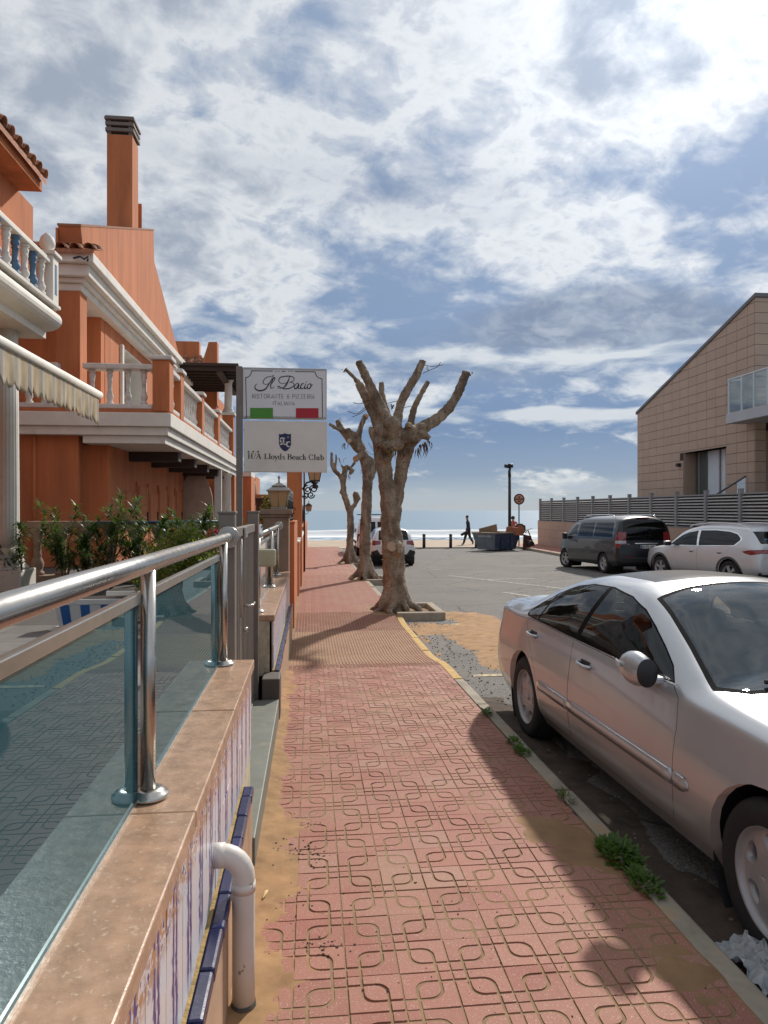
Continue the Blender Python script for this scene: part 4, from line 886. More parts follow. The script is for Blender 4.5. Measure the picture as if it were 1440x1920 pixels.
# ground floor walls
X1 = pxX(147, 15.0); X2 = pxX(205, 15.3)
hb('front_wall', -10, X1, 15.0, 16.5, TZ, z2, bevel=0.01); hb('front_wall', X1 - 0.3, X2, 15.3, 16.5, TZ, z3, bevel=0.01)
hb('street_wall', -8, X2 - 0.004, 16.4, 24.0, TZ, z3)
MB().tube([(pxX(65, 14.97), 14.96, TZ), (pxX(65, 14.97), 14.96, z2)], 0.035, 8).build('downpipe', ORANGE, hotel)
yd = 16.6
for k in range(6):                                               # panelled shutters along the street wall
    w = 1.0
    d = hb('shutter_door', X2 - 0.02, X2 + 0.025, yd, yd + w - 0.06, TZ + 0.02, 2.25 if k % 2 else 2.1, bevel=0.01)
    MB().box(X2 + 0.02, X2 + 0.06, yd + w - 0.2, yd + w - 0.16, 1.35, 1.62).build('pull_handle', BLACKM, d)
    hb('door_frame', X2 - 0.01, X2 + 0.04, yd + w - 0.055, yd + w + 0.0, TZ, 2.35); yd += w + 0.2
for k, y in enumerate((16.9, 19.2, 21.5, 23.8, 26.0)): hb('ceiling_beam', -8, XB - 0.25, y, y + 0.35, z3 - 0.22, z3 + 0.0, DARKWOOD, 0.01)
hb('rear_wall', -8, -3.6, 24.2, 24.5, TZ, z3)
arch = MB(); ax = pxX(367, 24.1); pts = [(ax + 0.55 * math.cos(R(a)), 2.0 + 1.0 * math.sin(R(a)) ** 1.4 if 0 < a < 180 else 2.0) for a in range(0, 181, 15)]
arch.prism([(ax + 0.62, TZ)] + pts + [(ax - 0.62, TZ)], 1, 24.1, 24.2); arch.build('arch_panel', pmat('pale arch', (0.50, 0.36, 0.27), 0.8), hotel)
hb('white_jamb', ax + 0.62, ax + 0.85, 24.05, 24.2, TZ, 3.1, WHITE)
def column(nm, x, y, z0, z1c, r, par, m_=WHITE, flutes=0):
    h = z1c - z0
    prof = [(r * 1.45, 0), (r * 1.45, 0.06), (r * 1.2, 0.08), (r * 1.3, 0.12), (r * 1.05, 0.16), (r, 0.22), (r * 0.88, h - 0.16), (r * 1.05, h - 0.13), (r * 0.95, h - 0.10), (r * 1.3, h - 0.05), (r * 1.3, h)]
    return MB().lathe(prof, (x, y, z0), 24).build(nm, m_, par)
column('porch_column', -3.1, pxY(424, -3.1), TZ, z3, 0.19, hotel)
hb('porch_wall', -3.5, -3.0, 28.0, 29.4, TZ - 1, z3 + 0.2); hb('porch_wall', -3.3, -2.9, 31.5, 33, TZ - 1, 2.9)
# balcony balusters
bm_ = baluster_mesh(zr0 - zb0 - 0.10, BALU, 0.95)
hb('balcony_rail', pxX(153, YB), pxX(286, YB), YB + 0.04, YB + 0.36, zr0, zr1, BALU, 0.02); hb('balcony_base_rail', pxX(172, YB), pxX(285, YB), YB + 0.06, YB + 0.34, zb0, zb0 + 0.10, BALU, 0.02)
for px in (173, 206, 240, 270): place(bm_, 'baluster', hotel, (pxX(px, YB + 0.2), YB + 0.2, zb0 + 0.10))
hb('balcony_base_rail', pxX(20, YB), pxX(106, YB), YB + 0.06, YB + 0.34, zb0, zb0 + 0.10, BALU, 0.02); hb('balcony_rail', pxX(0, YB), pxX(106, YB), YB + 0.04, YB + 0.36, zr0, zr1, BALU, 0.02)
for px in (26, 55, 84): place(bm_, 'baluster', hotel, (pxX(px, YB + 0.2), YB + 0.2, zb0 + 0.10))
def post(x0, x1, y0, y1, zt_): 
    hb('balcony_post', x0, x1, y0, y1, zb0 - 0.04, zt_, bevel=0.01); hb('post_cap', x0 - 0.05, x1 + 0.05, y0 - 0.05, y1 + 0.05, zt_, zt_ + 0.09, BALU, 0.02)
post(pxX(285, YB), XB - 0.03, YB + 0.03, YB + 0.45, atY(300, 674, YB).z)
ypo = [YB + 0.45]
for a, b in ((339, 352), (379, 389), (411, 416)):
    y0, y1 = pxY(a, XB), pxY(b, XB); y0 = (y0 + y1) / 2 - 0.2; post(XB - 0.40, XB - 0.04, y0, y0 + 0.4, zr1 + 0.08); ypo += [y0, y0 + 0.4]
ypo.append(26.4)
for a, b in zip(ypo[0::2], ypo[1::2]):
    hb('balcony_rail', XB - 0.37, XB - 0.05, a, b, zr0, zr1, BALU, 0.02); hb('balcony_base_rail', XB - 0.35, XB - 0.06, a, b, zb0, zb0 + 0.09, BALU, 0.02)
    n = max(int((b - a) / 0.32), 1)
    for k in range(n): place(bm_, 'baluster', hotel, (XB - 0.21, a + (b - a) * (k + 0.5) / n, zb0 + 0.09))
hb('pedestal', XB - 0.42, XB - 0.02, 26.4, 26.85, zb0 - 0.04, atX(430, 768, XB).z, bevel=0.01); hb('post_cap', XB - 0.48, XB + 0.04, 26.34, 26.91, atX(430, 768, XB).z, atX(430, 768, XB).z + 0.1, WHITE, 0.02)
zc = atX(430, 768, XB).z + 0.1; column('balcony_column', XB - 0.22, 26.6, zc, zc + 1.25, 0.15, hotel)
hb('pergola_roof', -7.5, -2.50, 24.5, 29.4, 6.60, 6.70, DARKWOOD, 0.01)
for k in range(9): hb('pergola_beam', -7.5, -2.55, 24.6 + k * 0.55, 24.68 + k * 0.55, 6.46, 6.60, DARKWOOD)
hb('pergola_beam', -3.25, -3.05, 24.55, 29.3, 6.36, 6.46, DARKWOOD)
# upper storey: corner pier, recess, wall with window
XC0, XC1 = pxX(105, 14.95), pxX(150, 14.95)
yc1 = pxY(163, XC1)
zen = atY(120, 545, 14.95).z; zet = atY(120, 482, 14.95).z
hb('corner_pier', XC0, XC1, 14.95, yc1, zt, zen, bevel=0.01)
XW = -4.85; yw0 = pxY(190, XW); yw1 = pxY(228, XW); yw2 = pxY(268, XW)
hb('recess_wall', -10, XW - 0.01, yw0, yw0 + 0.3, zt, zen)
zw0 = atX(232, 765, XW).z - 0.1; zw1 = zen - 0.25
hb('upper_wall', -7, XW, yw0 + 0.3, yw1, zt, zen); hb('upper_wall', -7, XW, yw2, 27.2, zt, zen); hb('upper_wall', -7, XW, yw1, yw2, zt, zw0); hb('upper_wall', -7, XW, yw1, yw2, zw1, zen)
win = hb('window', -5.35, -5.30, yw1, yw2, zw0, zw1, pmat('dark window', (0.03, 0.035, 0.04), 0.05, 0.05, 3, 0))
for (a, b, c, d, e, f) in ((-5.33, XW - 0.005, yw2 - 0.09, yw2 - 0.004, zw0, zw1), (-5.33, XW - 0.005, yw1 + 0.004, yw1 + 0.09, zw0, zw1), (-5.33, XW - 0.005, yw1, yw2, zw0, zw0 + 0.08), (-5.33, XW - 0.005, yw1, yw2, zw1 - 0.05, zw1), (-5.29, -5.24, (yw1 + yw2) / 2 - 0.05, (yw1 + yw2) / 2 + 0.05, zw0, zw1)):
    MB().box(a, b, c, d, e, f).build('window_reveal', WHITE, win)
for (c, d, e, f) in ((yw1 - 0.16, yw1, zw0 - 0.16, zw1), (yw2, yw2 + 0.16, zw0 - 0.16, zw1), (yw1, yw2, zw0 - 0.16, zw0)): MB().box(XW - 0.01, XW + 0.07, c, d, e, f).build('window_trim', WHITE, win, bevel=0.01)
MB().box(XW - 0.01, XW + 0.14, yw1 - 0.25, yw2 + 0.25, zw0 - 0.26, zw0 - 0.165).build('window_sill', WHITE, win, bevel=0.01)
# entablature: stepped cornice on both sides
def cornice(y0, y1, x0, zs_):
    for (o, a, b) in zs_: hb('cornice', x0 - 1.2, x0 + o, y0 - o, y1, a, b, WHITE, 0.012)
hE = zet - zen
XE = XC1 + 0.02
for (o, a, b) in ((0.02, 0, 0.22), (0.10, 0.22, 0.36), (0.22, 0.36, 0.70), (0.34, 0.70, 1.0)):
    hb('cornice', -10, XE + o, 14.95 - o, 27.3, zen + hE * a, zen + hE * b, WHITE, 0.02)
# gable wall, profile surveyed on its plane
XG = -4.72
def gp(px, py): v = atX(px, py, XG); return (v.y, v.z)
prof = [(15.3, zet - 0.1), gp(151, 423), gp(288, 431), gp(289.5, 490), gp(340, 682), (27.0, zet - 0.1)]
MB().prism(prof, 0, XG - 0.45, XG).build('gable_wall', ORANGE, hotel, bevel=0.01)
gq = [gp(151, 423), gp(288, 431)]; MB().prism([(gq[0][0] - 0.01, gq[0][1] - 0.02), (gq[1][0] + 0.01, gq[1][1] - 0.02), (gq[1][0] + 0.01, gq[1][1] + 0.03), (gq[0][0] - 0.01, gq[0][1] + 0.03)], 0, XG - 0.46, XG + 0.012).build('gable_coping', pmat('rust coping', (0.30, 0.14, 0.08), 0.9), hotel)
v0 = gp(151, 423); hb('gable_return', pxX(104, v0[0]), XG - 0.45, v0[0], v0[0] + 0.35, zet - 0.1, v0[1] - 0.06); hb('parapet', -9, pxX(105, v0[0] + 0.5), v0[0] + 0.5, v0[0] + 0.8, zet, v0[1] - 0.25)
def chimney(px0, px1, px2, ytop, ycap, ybot):
    y0, y1 = pxY(px1, XG - 0.02), pxY(px2, XG - 0.02); x0 = pxX(px0, y0); zt_ = atX(px1, ytop, XG).z; zc_ = atX(px1, ycap, XG).z
    c = hb('chimney', x0, XG - 0.02, y0, y1, atX(px1, ybot, XG).z - 0.8, zc_, bevel=0.02)
    CAPM = pmat('grey chimney cap', (0.17, 0.14, 0.125), 0.85)
    n = 3; hh = (zt_ - zc_)
    MB().box(x0 + 0.06, XG - 0.08, y0 + 0.06, y1 - 0.06, zc_, zt_ - 0.02).build('flue', BLACKM, c)
    for k in range(n): MB().box(x0 - 0.03, XG + 0.02, y0 - 0.03, y1 + 0.03, zc_ + hh * (0.28 + 0.36 * k) - 0.05, zc_ + hh * (0.28 + 0.36 * k) + 0.035).build('louvre', CAPM, c)
    for dx in (x0 + 0.02, XG - 0.12): MB().box(dx, dx + 0.09, y0 + 0.01, y0 + 0.1, zc_, zt_ - 0.05).build('cap_leg', CAPM, c)
    MB().box(x0 - 0.05, XG + 0.04, y0 - 0.05, y1 + 0.05, zt_ - 0.06, zt_).build('cap_slab', CAPM, c)
chimney(200, 248, 259.5, 219, 250, 428); 
y0 = pxY(259.8, XG - 0.02); hb('chimney', pxX(230, y0), XG - 0.02, y0 + 0.4, pxY(267, XG), 8.5, atX(264, 376, XG).z, bevel=0.02)
# barrel tiles
def barrel(r=0.10, ln=0.42, th=0.012):
    mb = MB(); n = 6; vs = []
    for (y, rr) in ((0, r), (ln, r * 0.82)):
        for q in (rr, rr - th): vs += [(math.cos(R(180 * k / n)) * q, y, math.sin(R(180 * k / n)) * q) for k in range(n + 1)]
    m_ = n + 1
    fs = [(k, k + 1, 2 * m_ + k + 1, 2 * m_ + k) for k in range(n)] + [(m_ + k + 1, m_ + k, 3 * m_ + k, 3 * m_ + k + 1) for k in range(n)] + [(k + 1, k, m_ + k, m_ + k + 1) for k in range(n)]
    mb.add(vs, fs, 0, True); return mb.mesh('roof_tile', CLAY)
BT = barrel()
def tile_roof(par, x0, x1, y0, z0, slope, rows, dirv='y', step=0.235, ln=0.36):
    n = int(abs(x1 - x0) / step)
    for j in range(rows):
        for i in range(n + 1):
            s_ = x0 + (x1 - x0) * i / n; d = j * ln
            if dirv == 'y': place(BT, 'roof_tile', par, (s_ + random.gauss(0, .006), y0 + d * math.cos(slope), z0 + d * math.sin(slope) + random.gauss(0, .006)), rot=(slope + random.gauss(0, .015), 0, random.gauss(0, .03)))
            else: place(BT, 'roof_tile', par, (y0 - d * math.cos(slope), s_ + random.gauss(0, .006), z0 + d * math.sin(slope) + random.gauss(0, .006)), rot=(slope + random.gauss(0, .015), 0, R(90) + random.gauss(0, .03)))
    # under-tiles
    m_ = MB()
    c, s = math.cos(slope), math.sin(slope); L_ = rows * ln + 0.05; off = -0.02
    if dirv == 'y': m_.add([(x0 - .1, y0 + .02, z0 + off), (x1 + .1, y0 + .02, z0 + off), (x1 + .1, y0 + L_ * c, z0 + L_ * s + off), (x0 - .1, y0 + L_ * c, z0 + L_ * s + off), (x0 - .1, y0 + .02, z0 + off - .08), (x1 + .1, y0 + .02, z0 + off - .08)], [(0, 1, 2, 3), (4, 5, 1, 0)])
    else: m_.add([(y0 - .02, x0 - .1, z0 + off), (y0 - .02, x1 + .1, z0 + off), (y0 - L_ * c, x1 + .1, z0 + L_ * s + off), (y0 - L_ * c, x0 - .1, z0 + L_ * s + off), (y0 - .02, x0 - .1, z0 + off - .08), (y0 - .02, x1 + .1, z0 + off - .08)], [(0, 1, 2, 3), (4, 5, 1, 0)])
    m_.build('roof_bed', CLAY, par)
tile_roof(hotel, pxX(5, 14.5), XE + 0.28, 14.5, zet + 0.05, R(17), 2)
hb('roof_infill', -10, XG - 0.4, 15.2, 26.9, zet - 0.1, zet + 0.35, CLAY)
tag(MB().tube([atY(138, 484, 14.55), atY(150, 481, 14.5), atY(158, 486, 14.5), atY(166, 480, 14.5), atY(164, 490, 14.5)], 0.02, 6).build('cable_stub', BLACKM), 'dark cable bracket hanging off the hotel cornice corner', 'cable')
# seaward wing seen over the pergola
YG = 29.5; wing = thing('hotel_wing', 'far orange hotel wing with sloping parapet beyond the pergola', 'building', (-6, 31, TZ))
v = lambda px, py: (atY(px, py, YG).x, atY(px, py, YG).z)
MB().prism([v(372, 700), v(388, 652), v(391, 641), v(407, 641), v(407, 760), (pxX(372, YG), 5.0)], 1, YG, YG + 0.5).build('parapet', ORANGE, wing)
MB().box(-9, -3.9, 29.6, 33, TZ - 1, 6.4).build('wall', ORANGE, wing)
tile_roof(wing, pxX(338, 29.2), pxX(380, 29.2), 29.0, atY(350, 696, 29).z, R(30), 5)
MB().box(pxX(300, 31), pxX(376, 31), 30.6, 31.0, 5, atY(350, 644, 31).z).build('ridge_wall', ORANGE, wing)
# low seaward house parts between sign and lantern
t = thing('seaside_house', 'narrow orange house with white stair edge farther along the street', 'building', (-3, 35, TZ - 1))
def bx2(nm, p0, p1, y0, y1, m_): a = atY(*p0, y0); b = atY(*p1, y0); return MB().box(min(a.x, b.x), max(a.x, b.x), y0, y1, min(a.z, b.z), max(a.z, b.z)).build(nm, m_, t)
bx2('wall', (450, 1010), (471, 893), 31, 33, ORANGE); bx2('wall', (470, 1010), (479, 893), 36, 39, ORANGE); bx2('fascia', (450, 893), (471, 884), 30.95, 33.1, WHITE)
MB().tube([atY(466, 886, 33.5), atY(475, 905, 34), atY(481, 945, 34.5)], 0.12, 6).build('stair_edge', WHITE, t)
t = thing('balcony_railing', 'dark railing with clay tiled coping behind the lantern', 'railing', (-2.6, 34, TZ))
for k in range(11): x = atY(471 + k * 3.4, 940, 34).x; MB().box(x - 0.02, x + 0.02, 34, 34.04, atY(480, 958, 34).z, atY(480, 935, 34).z).build('bar', BLACKM, t)
MB().box(atY(470, 940, 34).x, atY(508, 940, 34).x, 33.98, 34.06, atY(480, 938, 34).z, atY(480, 934, 34).z).build('rail', BLACKM, t); MB().box(atY(480, 940, 34.2).x, atY(508, 940, 34.2).x, 34.1, 34.5, 1.0, atY(480, 927, 34).z).build('coping', CLAY, t)

# ================================================================== NEARER HOUSE: white balcony, awning, fluted column
house = thing('white_balcony_house', 'nearer house with white rounded balcony, blue and white balusters and tiled eave', 'building', (-5, 8, TZ))
XN = -3.9; YN = 11.3
zA = atX(103, 573, XN).z; zB = atX(112, 640, XN).z
hs = zA - zB
nose = [(XN - 2.0, zB), (XN - 0.16, zB), (XN - 0.16, zB + 0.11)] + [(XN - 0.16 + 0.24 * math.cos(R(a)), zB + 0.11 + (hs - 0.17) / 2 + (hs - 0.17) / 2 * math.sin(R(a))) for a in range(-80, 81, 16)] + [(XN - 0.12, zA - 0.05), (XN + 0.06, zA - 0.05), (XN + 0.06, zA), (XN - 2.0, zA)]
MB().prism([(x, z) for x, z in nose], 1, 1.0, YN).build('balcony_slab', WHITE, house, bevel=0.012)
bmw = baluster_mesh(0.52, WHITE, 0.92); BLUEB = pmat('blue painted baluster', (0.07, 0.16, 0.28), 0.6, 0.15, 9, 0.2); bmb = baluster_mesh(0.52, BLUEB, 0.92)
MB().box(XN - 0.17, XN + 0.0, 1.0, YN - 0.15, zA + 0.58, zA + 0.66).build('balcony_rail', WHITE, house, bevel=0.015); MB().box(XN - 0.16, XN - 0.01, 1.0, YN - 0.15, zA, zA + 0.06).build('base_rail', WHITE, house, bevel=0.01)
y = YN - 0.42; k = 0
while y > 5: place(bmw if k % 2 == 0 else bmb, 'baluster', house, (XN - 0.085, y, zA + 0.06)); y -= 0.30; k += 1
nw = MB().box(XN - 0.22, XN + 0.03, YN - 0.25, YN - 0.01, zA, zA + 0.72).build('newel', WHITE, house, bevel=0.01)
MB().box(XN + 0.03, XN + 0.036, YN - 0.17, YN - 0.09, zA + 0.15, zA + 0.60).build('newel_inlay', BLUEB, nw)
MB().box(XN - 0.26, XN + 0.07, YN - 0.29, YN + 0.03, zA + 0.72, zA + 0.78).build('newel_cap', WHITE, nw, bevel=0.012)
MB().lathe([(0.07, 0), (0.06, 0.04), (0.11, 0.10), (0.115, 0.16), (0.09, 0.24), (0.03, 0.30), (0.005, 0.31)], (XN - 0.095, YN - 0.13, zA + 0.78), 16).build('finial', WHITE, nw)
MB().box(-9, -5.4, 0.5, YN, TZ, 5.2).build('wall', ORANGE, house)
XU = -4.35; yu = pxY(62, XU); ze = atX(82, 362, XU + 0.35).z
MB().box(-9, XU, 1.0, yu, 4.9, ze).build('upper_wall', ORANGE, house)
MB().box(-9, XU + 0.34, 0.8, pxY(79, XU + 0.34), ze, ze + 0.16).build('eave_soffit', ORANGE, house)
tile_roof(house, 4.5, pxY(80, XU + 0.38), XU + 0.42, ze + 0.2, R(20), 2, 'x')
MB().box(-9, -6.2, yu, 14.6, 6.0, atY(62, 432, 14).z).build('link_wall', ORANGE, house)
# fluted column under the balcony
cx_, cy_ = -4.42, 10.8
fc = thing('fluted_column', 'white fluted column on a square plinth beside the terrace balusters', 'column', (cx_, cy_, TZ))
r0 = abs(pxX(36, cy_) - cx_)
MB().lathe([(r0, 0.62), (r0, 0.75), (r0 * 0.98, 1.5), (r0 * 0.93, 2.6), (r0 * 0.86, zB - TZ)], (cx_, cy_, TZ), 96, flute=lambda ph, h: 1 - 0.055 * (abs(math.sin(ph * 10)) ** 0.7)).build('shaft', WHITE, fc)
MB().lathe([(r0 * 1.75, 0.30), (r0 * 1.75, 0.34), (r0 * 1.55, 0.36), (r0 * 1.45, 0.42), (r0 * 1.25, 0.46), (r0 * 1.32, 0.50), (r0 * 1.32, 0.54), (r0 * 1.12, 0.57), (r0 * 1.06, 0.62)], (cx_, cy_, TZ), 32).build('base', WHITE, fc)
MB().box(cx_ - r0 * 1.8, cx_ + r0 * 1.8, cy_ - r0 * 1.8, cy_ + r0 * 1.8, TZ, TZ + 0.30).build('plinth', WHITE, fc, bevel=0.015)
# awning
ya = pxY(189, -2.92); za = atX(189, 741, -2.92).z
aw = thing('awning', 'cream striped awning with scalloped valance under the white balcony', 'awning', (-3.6, 7, za))
def stripe_mat():
    mt = bpy.data.materials.new('striped awning cloth'); mt.use_nodes = True; nt = mt.node_tree; N = nt.nodes; L = nt.links; b = N['Principled BSDF']
    g = N.new('ShaderNodeNewGeometry'); sp = N.new('ShaderNodeSeparateXYZ'); L.new(g.outputs['Position'], sp.inputs[0])
    w = N.new('ShaderNodeMath'); w.operation = 'FRACT'; d_ = N.new('ShaderNodeMath'); d_.operation = 'DIVIDE'; L.new(sp.outputs[1], d_.inputs[0]); d_.inputs[1].default_value = 0.34; L.new(d_.outputs[0], w.inputs[0])
    cr = N.new('ShaderNodeValToRGB'); L.new(w.outputs[0], cr.inputs[0]); cr.color_ramp.interpolation = 'CONSTANT'
    cr.color_ramp.elements[0].color = (0.66, 0.55, 0.38, 1); cr.color_ramp.elements[1].position = 0.5; cr.color_ramp.elements[1].color = (0.46, 0.45, 0.41, 1)
    e = cr.color_ramp.elements.new(0.75); e.color = (0.68, 0.59, 0.44, 1)
    nz = N.new('ShaderNodeTexNoise'); nz.inputs['Scale'].default_value = 5; nz.inputs['Detail'].default_value = 6; L.new(g.outputs['Position'], nz.inputs['Vector'])
    mx = N.new('ShaderNodeMix'); mx.data_type = 'RGBA'; mx.blend_type = 'MULTIPLY'; mx.inputs[0].default_value = 0.55; L.new(cr.outputs[0], mx.inputs[6]); L.new(nz.outputs[0], mx.inputs[7])
    sc = N.new('ShaderNodeVectorMath'); sc.operation = 'SCALE'; L.new(mx.outputs[2], sc.inputs[0]); sc.inputs['Scale'].default_value = 1.35
    L.new(sc.outputs[0], b.inputs['Base Color']); b.inputs['Roughness'].default_value = 0.9
    tl = N.new('ShaderNodeBsdfTranslucent'); L.new(sc.outputs[0], tl.inputs[0]); ms = N.new('ShaderNodeMixShader'); ms.inputs[0].default_value = 0.4
    L.new(b.outputs[0], ms.inputs[1]); L.new(tl.outputs[0], ms.inputs[2]); L.new(ms.outputs[0], N['Material Output'].inputs[0]); return mt
STRIPE = stripe_mat()
ft = MB(); n = 12; vs = []
for i in range(n + 1):
    t_ = i / n; x = -2.98 - 2.3 * t_; z = za + 0.62 * t_ - 0.05 * math.sin(math.pi * t_)
    vs += [(x, 1.5, z), (x, ya - 0.05, z), (x, ya - 0.05, z - 0.006), (x, 1.5, z - 0.006)]
ft.add(vs, [(i * 4 + k, i * 4 + (k + 1) % 4, i * 4 + 4 + (k + 1) % 4, i * 4 + 4 + k) for i in range(n) for k in range(4)], 0, False); ft.build('canopy', STRIPE, aw)
MB().tube([(-2.94, 1.5, za), (-2.94, ya, za)], 0.052, 16).build('front_bar', WHITE, aw)
vb = MB(); vs = []; y = 1.6; n = 0; dy = 0.025; rows = 7
ny = int((ya - 0.04 - 1.6) / dy)
for i in range(ny + 1):
    y = 1.6 + i * dy; ph = (y % 0.34) / 0.34; dl = 0.30 + 0.075 * abs(math.sin(2 * math.pi * ph)) ** 0.7 - (0.035 if ph < 0.04 or ph > 0.96 else 0) + 0.09 * smooth(ya - 0.3, ya, y)
    for k in range(rows + 1):
        t_ = k / rows; vs.append((-2.93 + 0.010 * t_ * math.sin(y * 19) + 0.006 * math.sin(y * 43 + 2) * t_, y, za - 0.03 - dl * t_))
vb.add(vs, [(i * (rows + 1) + k, i * (rows + 1) + k + 1, (i + 1) * (rows + 1) + k + 1, (i + 1) * (rows + 1) + k) for i in range(ny) for k in range(rows)], 0, True); o = vb.build('valance', STRIPE, aw)
sf = o.modifiers.new('thick', 'SOLIDIFY'); sf.thickness = 0.003

# ================================================================== TERRACE BALUSTRADE, PLANTS
YT = 11.6
tb = thing('terrace_balustrade', 'brown stone balustrade across the terrace behind the oleanders', 'balustrade', (-3, YT, TZ))
zt0, zt1 = atY(200, 990, YT).z, atY(200, 977, YT).z
MB().box(pxX(55, YT), pxX(432, YT), YT - 0.12, YT + 0.12, zt0, zt1).build('top_rail', STONEB, tb, bevel=0.015); MB().box(-5.4, pxX(432, YT), YT - 0.12, YT + 0.12, TZ, TZ + 0.14).build('base_rail', STONEB, tb, bevel=0.01)
MB().box(-6.0, pxX(58, YT), YT - 0.03, YT + 0.03, atY(20, 988, YT).z, atY(20, 982, YT).z).build('thin_rail', STONEB, tb)
fat = [(0.10, 0), (0.10, 0.05), (0.07, 0.06), (0.085, 0.10), (0.10, 0.17), (0.08, 0.23), (0.055, 0.28), (0.07, 0.30), (0.055, 0.33), (0.06, 0.40), (0.055, 0.46), (0.07, 0.48), (0.06, 0.51), (0.09, 0.58), (0.13, 0.66), (0.13, 0.70)]
kk = (zt0 - TZ - 0.14) / 0.70; fm = MB().lathe([(r, z * kk) for r, z in fat], seg=14).mesh('baluster', STONEB)
for px in range(70, 432, 46): place(fm, 'baluster', tb, (pxX(px, YT), YT, TZ + 0.14))
MB().tube([(pxX(180, YT - .15), YT - 0.15, zt1 - 0.02), (pxX(432, YT - .15), YT - 0.15, zt1 - 0.01)], 0.02, 8).build('hose', pmat('blue hose', (0.03, 0.08, 0.16), 0.5), tb)
tag(MB().box(pxX(255, 10.9), pxX(262, 10.9), 10.88, 10.93, TZ, 1.3).build('blue_pole', pmat('blue paint', (0.02, 0.10, 0.30), 0.4)), 'blue pole standing among the oleanders', 'pole')
OLE = pmat('oleander leaf', (0.062, 0.115, 0.030), 0.38, 0.5, 9, 0, rand=0.15, col2=(0.13, 0.16, 0.05), c2scale=14, c2lo=0.55, c2hi=0.75); STEMM = pmat('oleander stem', (0.16, 0.10, 0.06), 0.8); leafy(OLE, .35)
BOX = pmat('box leaf', (0.10, 0.135, 0.02), 0.5, 0.5, 12, 0, col2=(0.22, 0.22, 0.03), c2scale=9, c2lo=0.5, c2hi=0.7)
leafy(BOX, .4)
def leaf(mb, p, d, up, ln, w, mi=0):
    d = d.normalized(); s_ = d.cross(up); s_ = s_.normalized() if s_.length > 1e-4 else d.orthogonal().normalized(); n_ = s_.cross(d)
    a = p; m1 = p + d * ln * 0.35 + n_ * ln * 0.03; m2 = p + d * ln * 0.7 - n_ * ln * 0.02; e = p + d * ln - n_ * ln * 0.12
    mb.add([a, m1 + s_ * w, m1 - s_ * w, m2 + s_ * w * 0.7, m2 - s_ * w * 0.7, e], [(0, 1, 2), (1, 3, 4, 2), (3, 5, 4)], mi, False)
def oleander(label, x, y, h, spread, n, seed, lean=0.0):
    rr = random.Random(seed); t = thing('oleander_plant', label, 'plant', (x, y, TZ), group=None); st_ = MB(); lv = MB()
    for k in range(int(n * .78)):
        a = rr.uniform(0, 6.28); sp = spread * 1.5 * rr.uniform(0.15, 1.0); hh = h * 0.84 * rr.uniform(0.55, 1.0); pts = []
        for i in range(7):
            q = i / 6; pts.append(Vector((x + math.cos(a) * sp * q ** 1.5 + lean * q * q + rr.gauss(0, .012), y + math.sin(a) * sp * 0.6 * q ** 1.5 + rr.gauss(0, .012), TZ + 0.02 + hh * q - 0.10 * sp * q ** 3)))
        st_.tube(pts, [0.011 * (1 - 0.75 * i / 6) for i in range(7)], 5)
        for i in range(3, 7):
            m_ = 7 if i < 6 else 11
            for s_ in range(4 if i > 2 else 2):
                pp = pts[i - 1].lerp(pts[i], (s_ + 1) / 3)
                for b in range(m_ if rr.random() < 0.85 else 0):
                    an = rr.uniform(0, 6.28); el = rr.uniform(-0.5, 0.95)
                    leaf(lv, pp, Vector((math.cos(an) * math.cos(el), math.sin(an) * math.cos(el), math.sin(el))), Vector((0, 0, 1)), rr.uniform(0.11, 0.20), rr.uniform(0.010, 0.016))
    st_.build('stems', STEMM, t); lv.build('leaves', OLE, t); return t
ol = [(40, 10.6, 1.25, 0.45, 7, 'sparse oleander reaching across the fluted column'), (120, 10.4, 1.5, 0.40, 11, 'bushy oleander beside the fluted column'), (165, 10.9, 1.25, 0.5, 9, 'low spreading oleander over the balustrade rail'),
      (208, 10.5, 1.62, 0.42, 12, 'tallest dense oleander above the striped planter'), (262, 10.7, 1.55, 0.40, 9, 'oleander with upright tips in front of the shutters'), (300, 10.9, 1.25, 0.45, 10, 'drooping broad leaved oleander by the middle of the balustrade'),
      (338, 10.8, 1.38, 0.38, 10, 'oleander tuft in front of the pale arch'), (372, 10.6, 1.3, 0.42, 10, 'oleander left of the white porch column'), (404, 10.3, 1.42, 0.40, 11, 'oleander in front of the white porch column'), (428, 9.9, 1.2, 0.35, 8, 'oleander beside the sign post')]
for k, (px, y, h, sp, n, lab) in enumerate(ol): oleander(lab, pxX(px, y), y, h, sp, n, 40 + k)
oleander('short oleander shoot behind the gate', pxX(462, 8.0), 8.0, 0.98, 0.16, 5, 77)
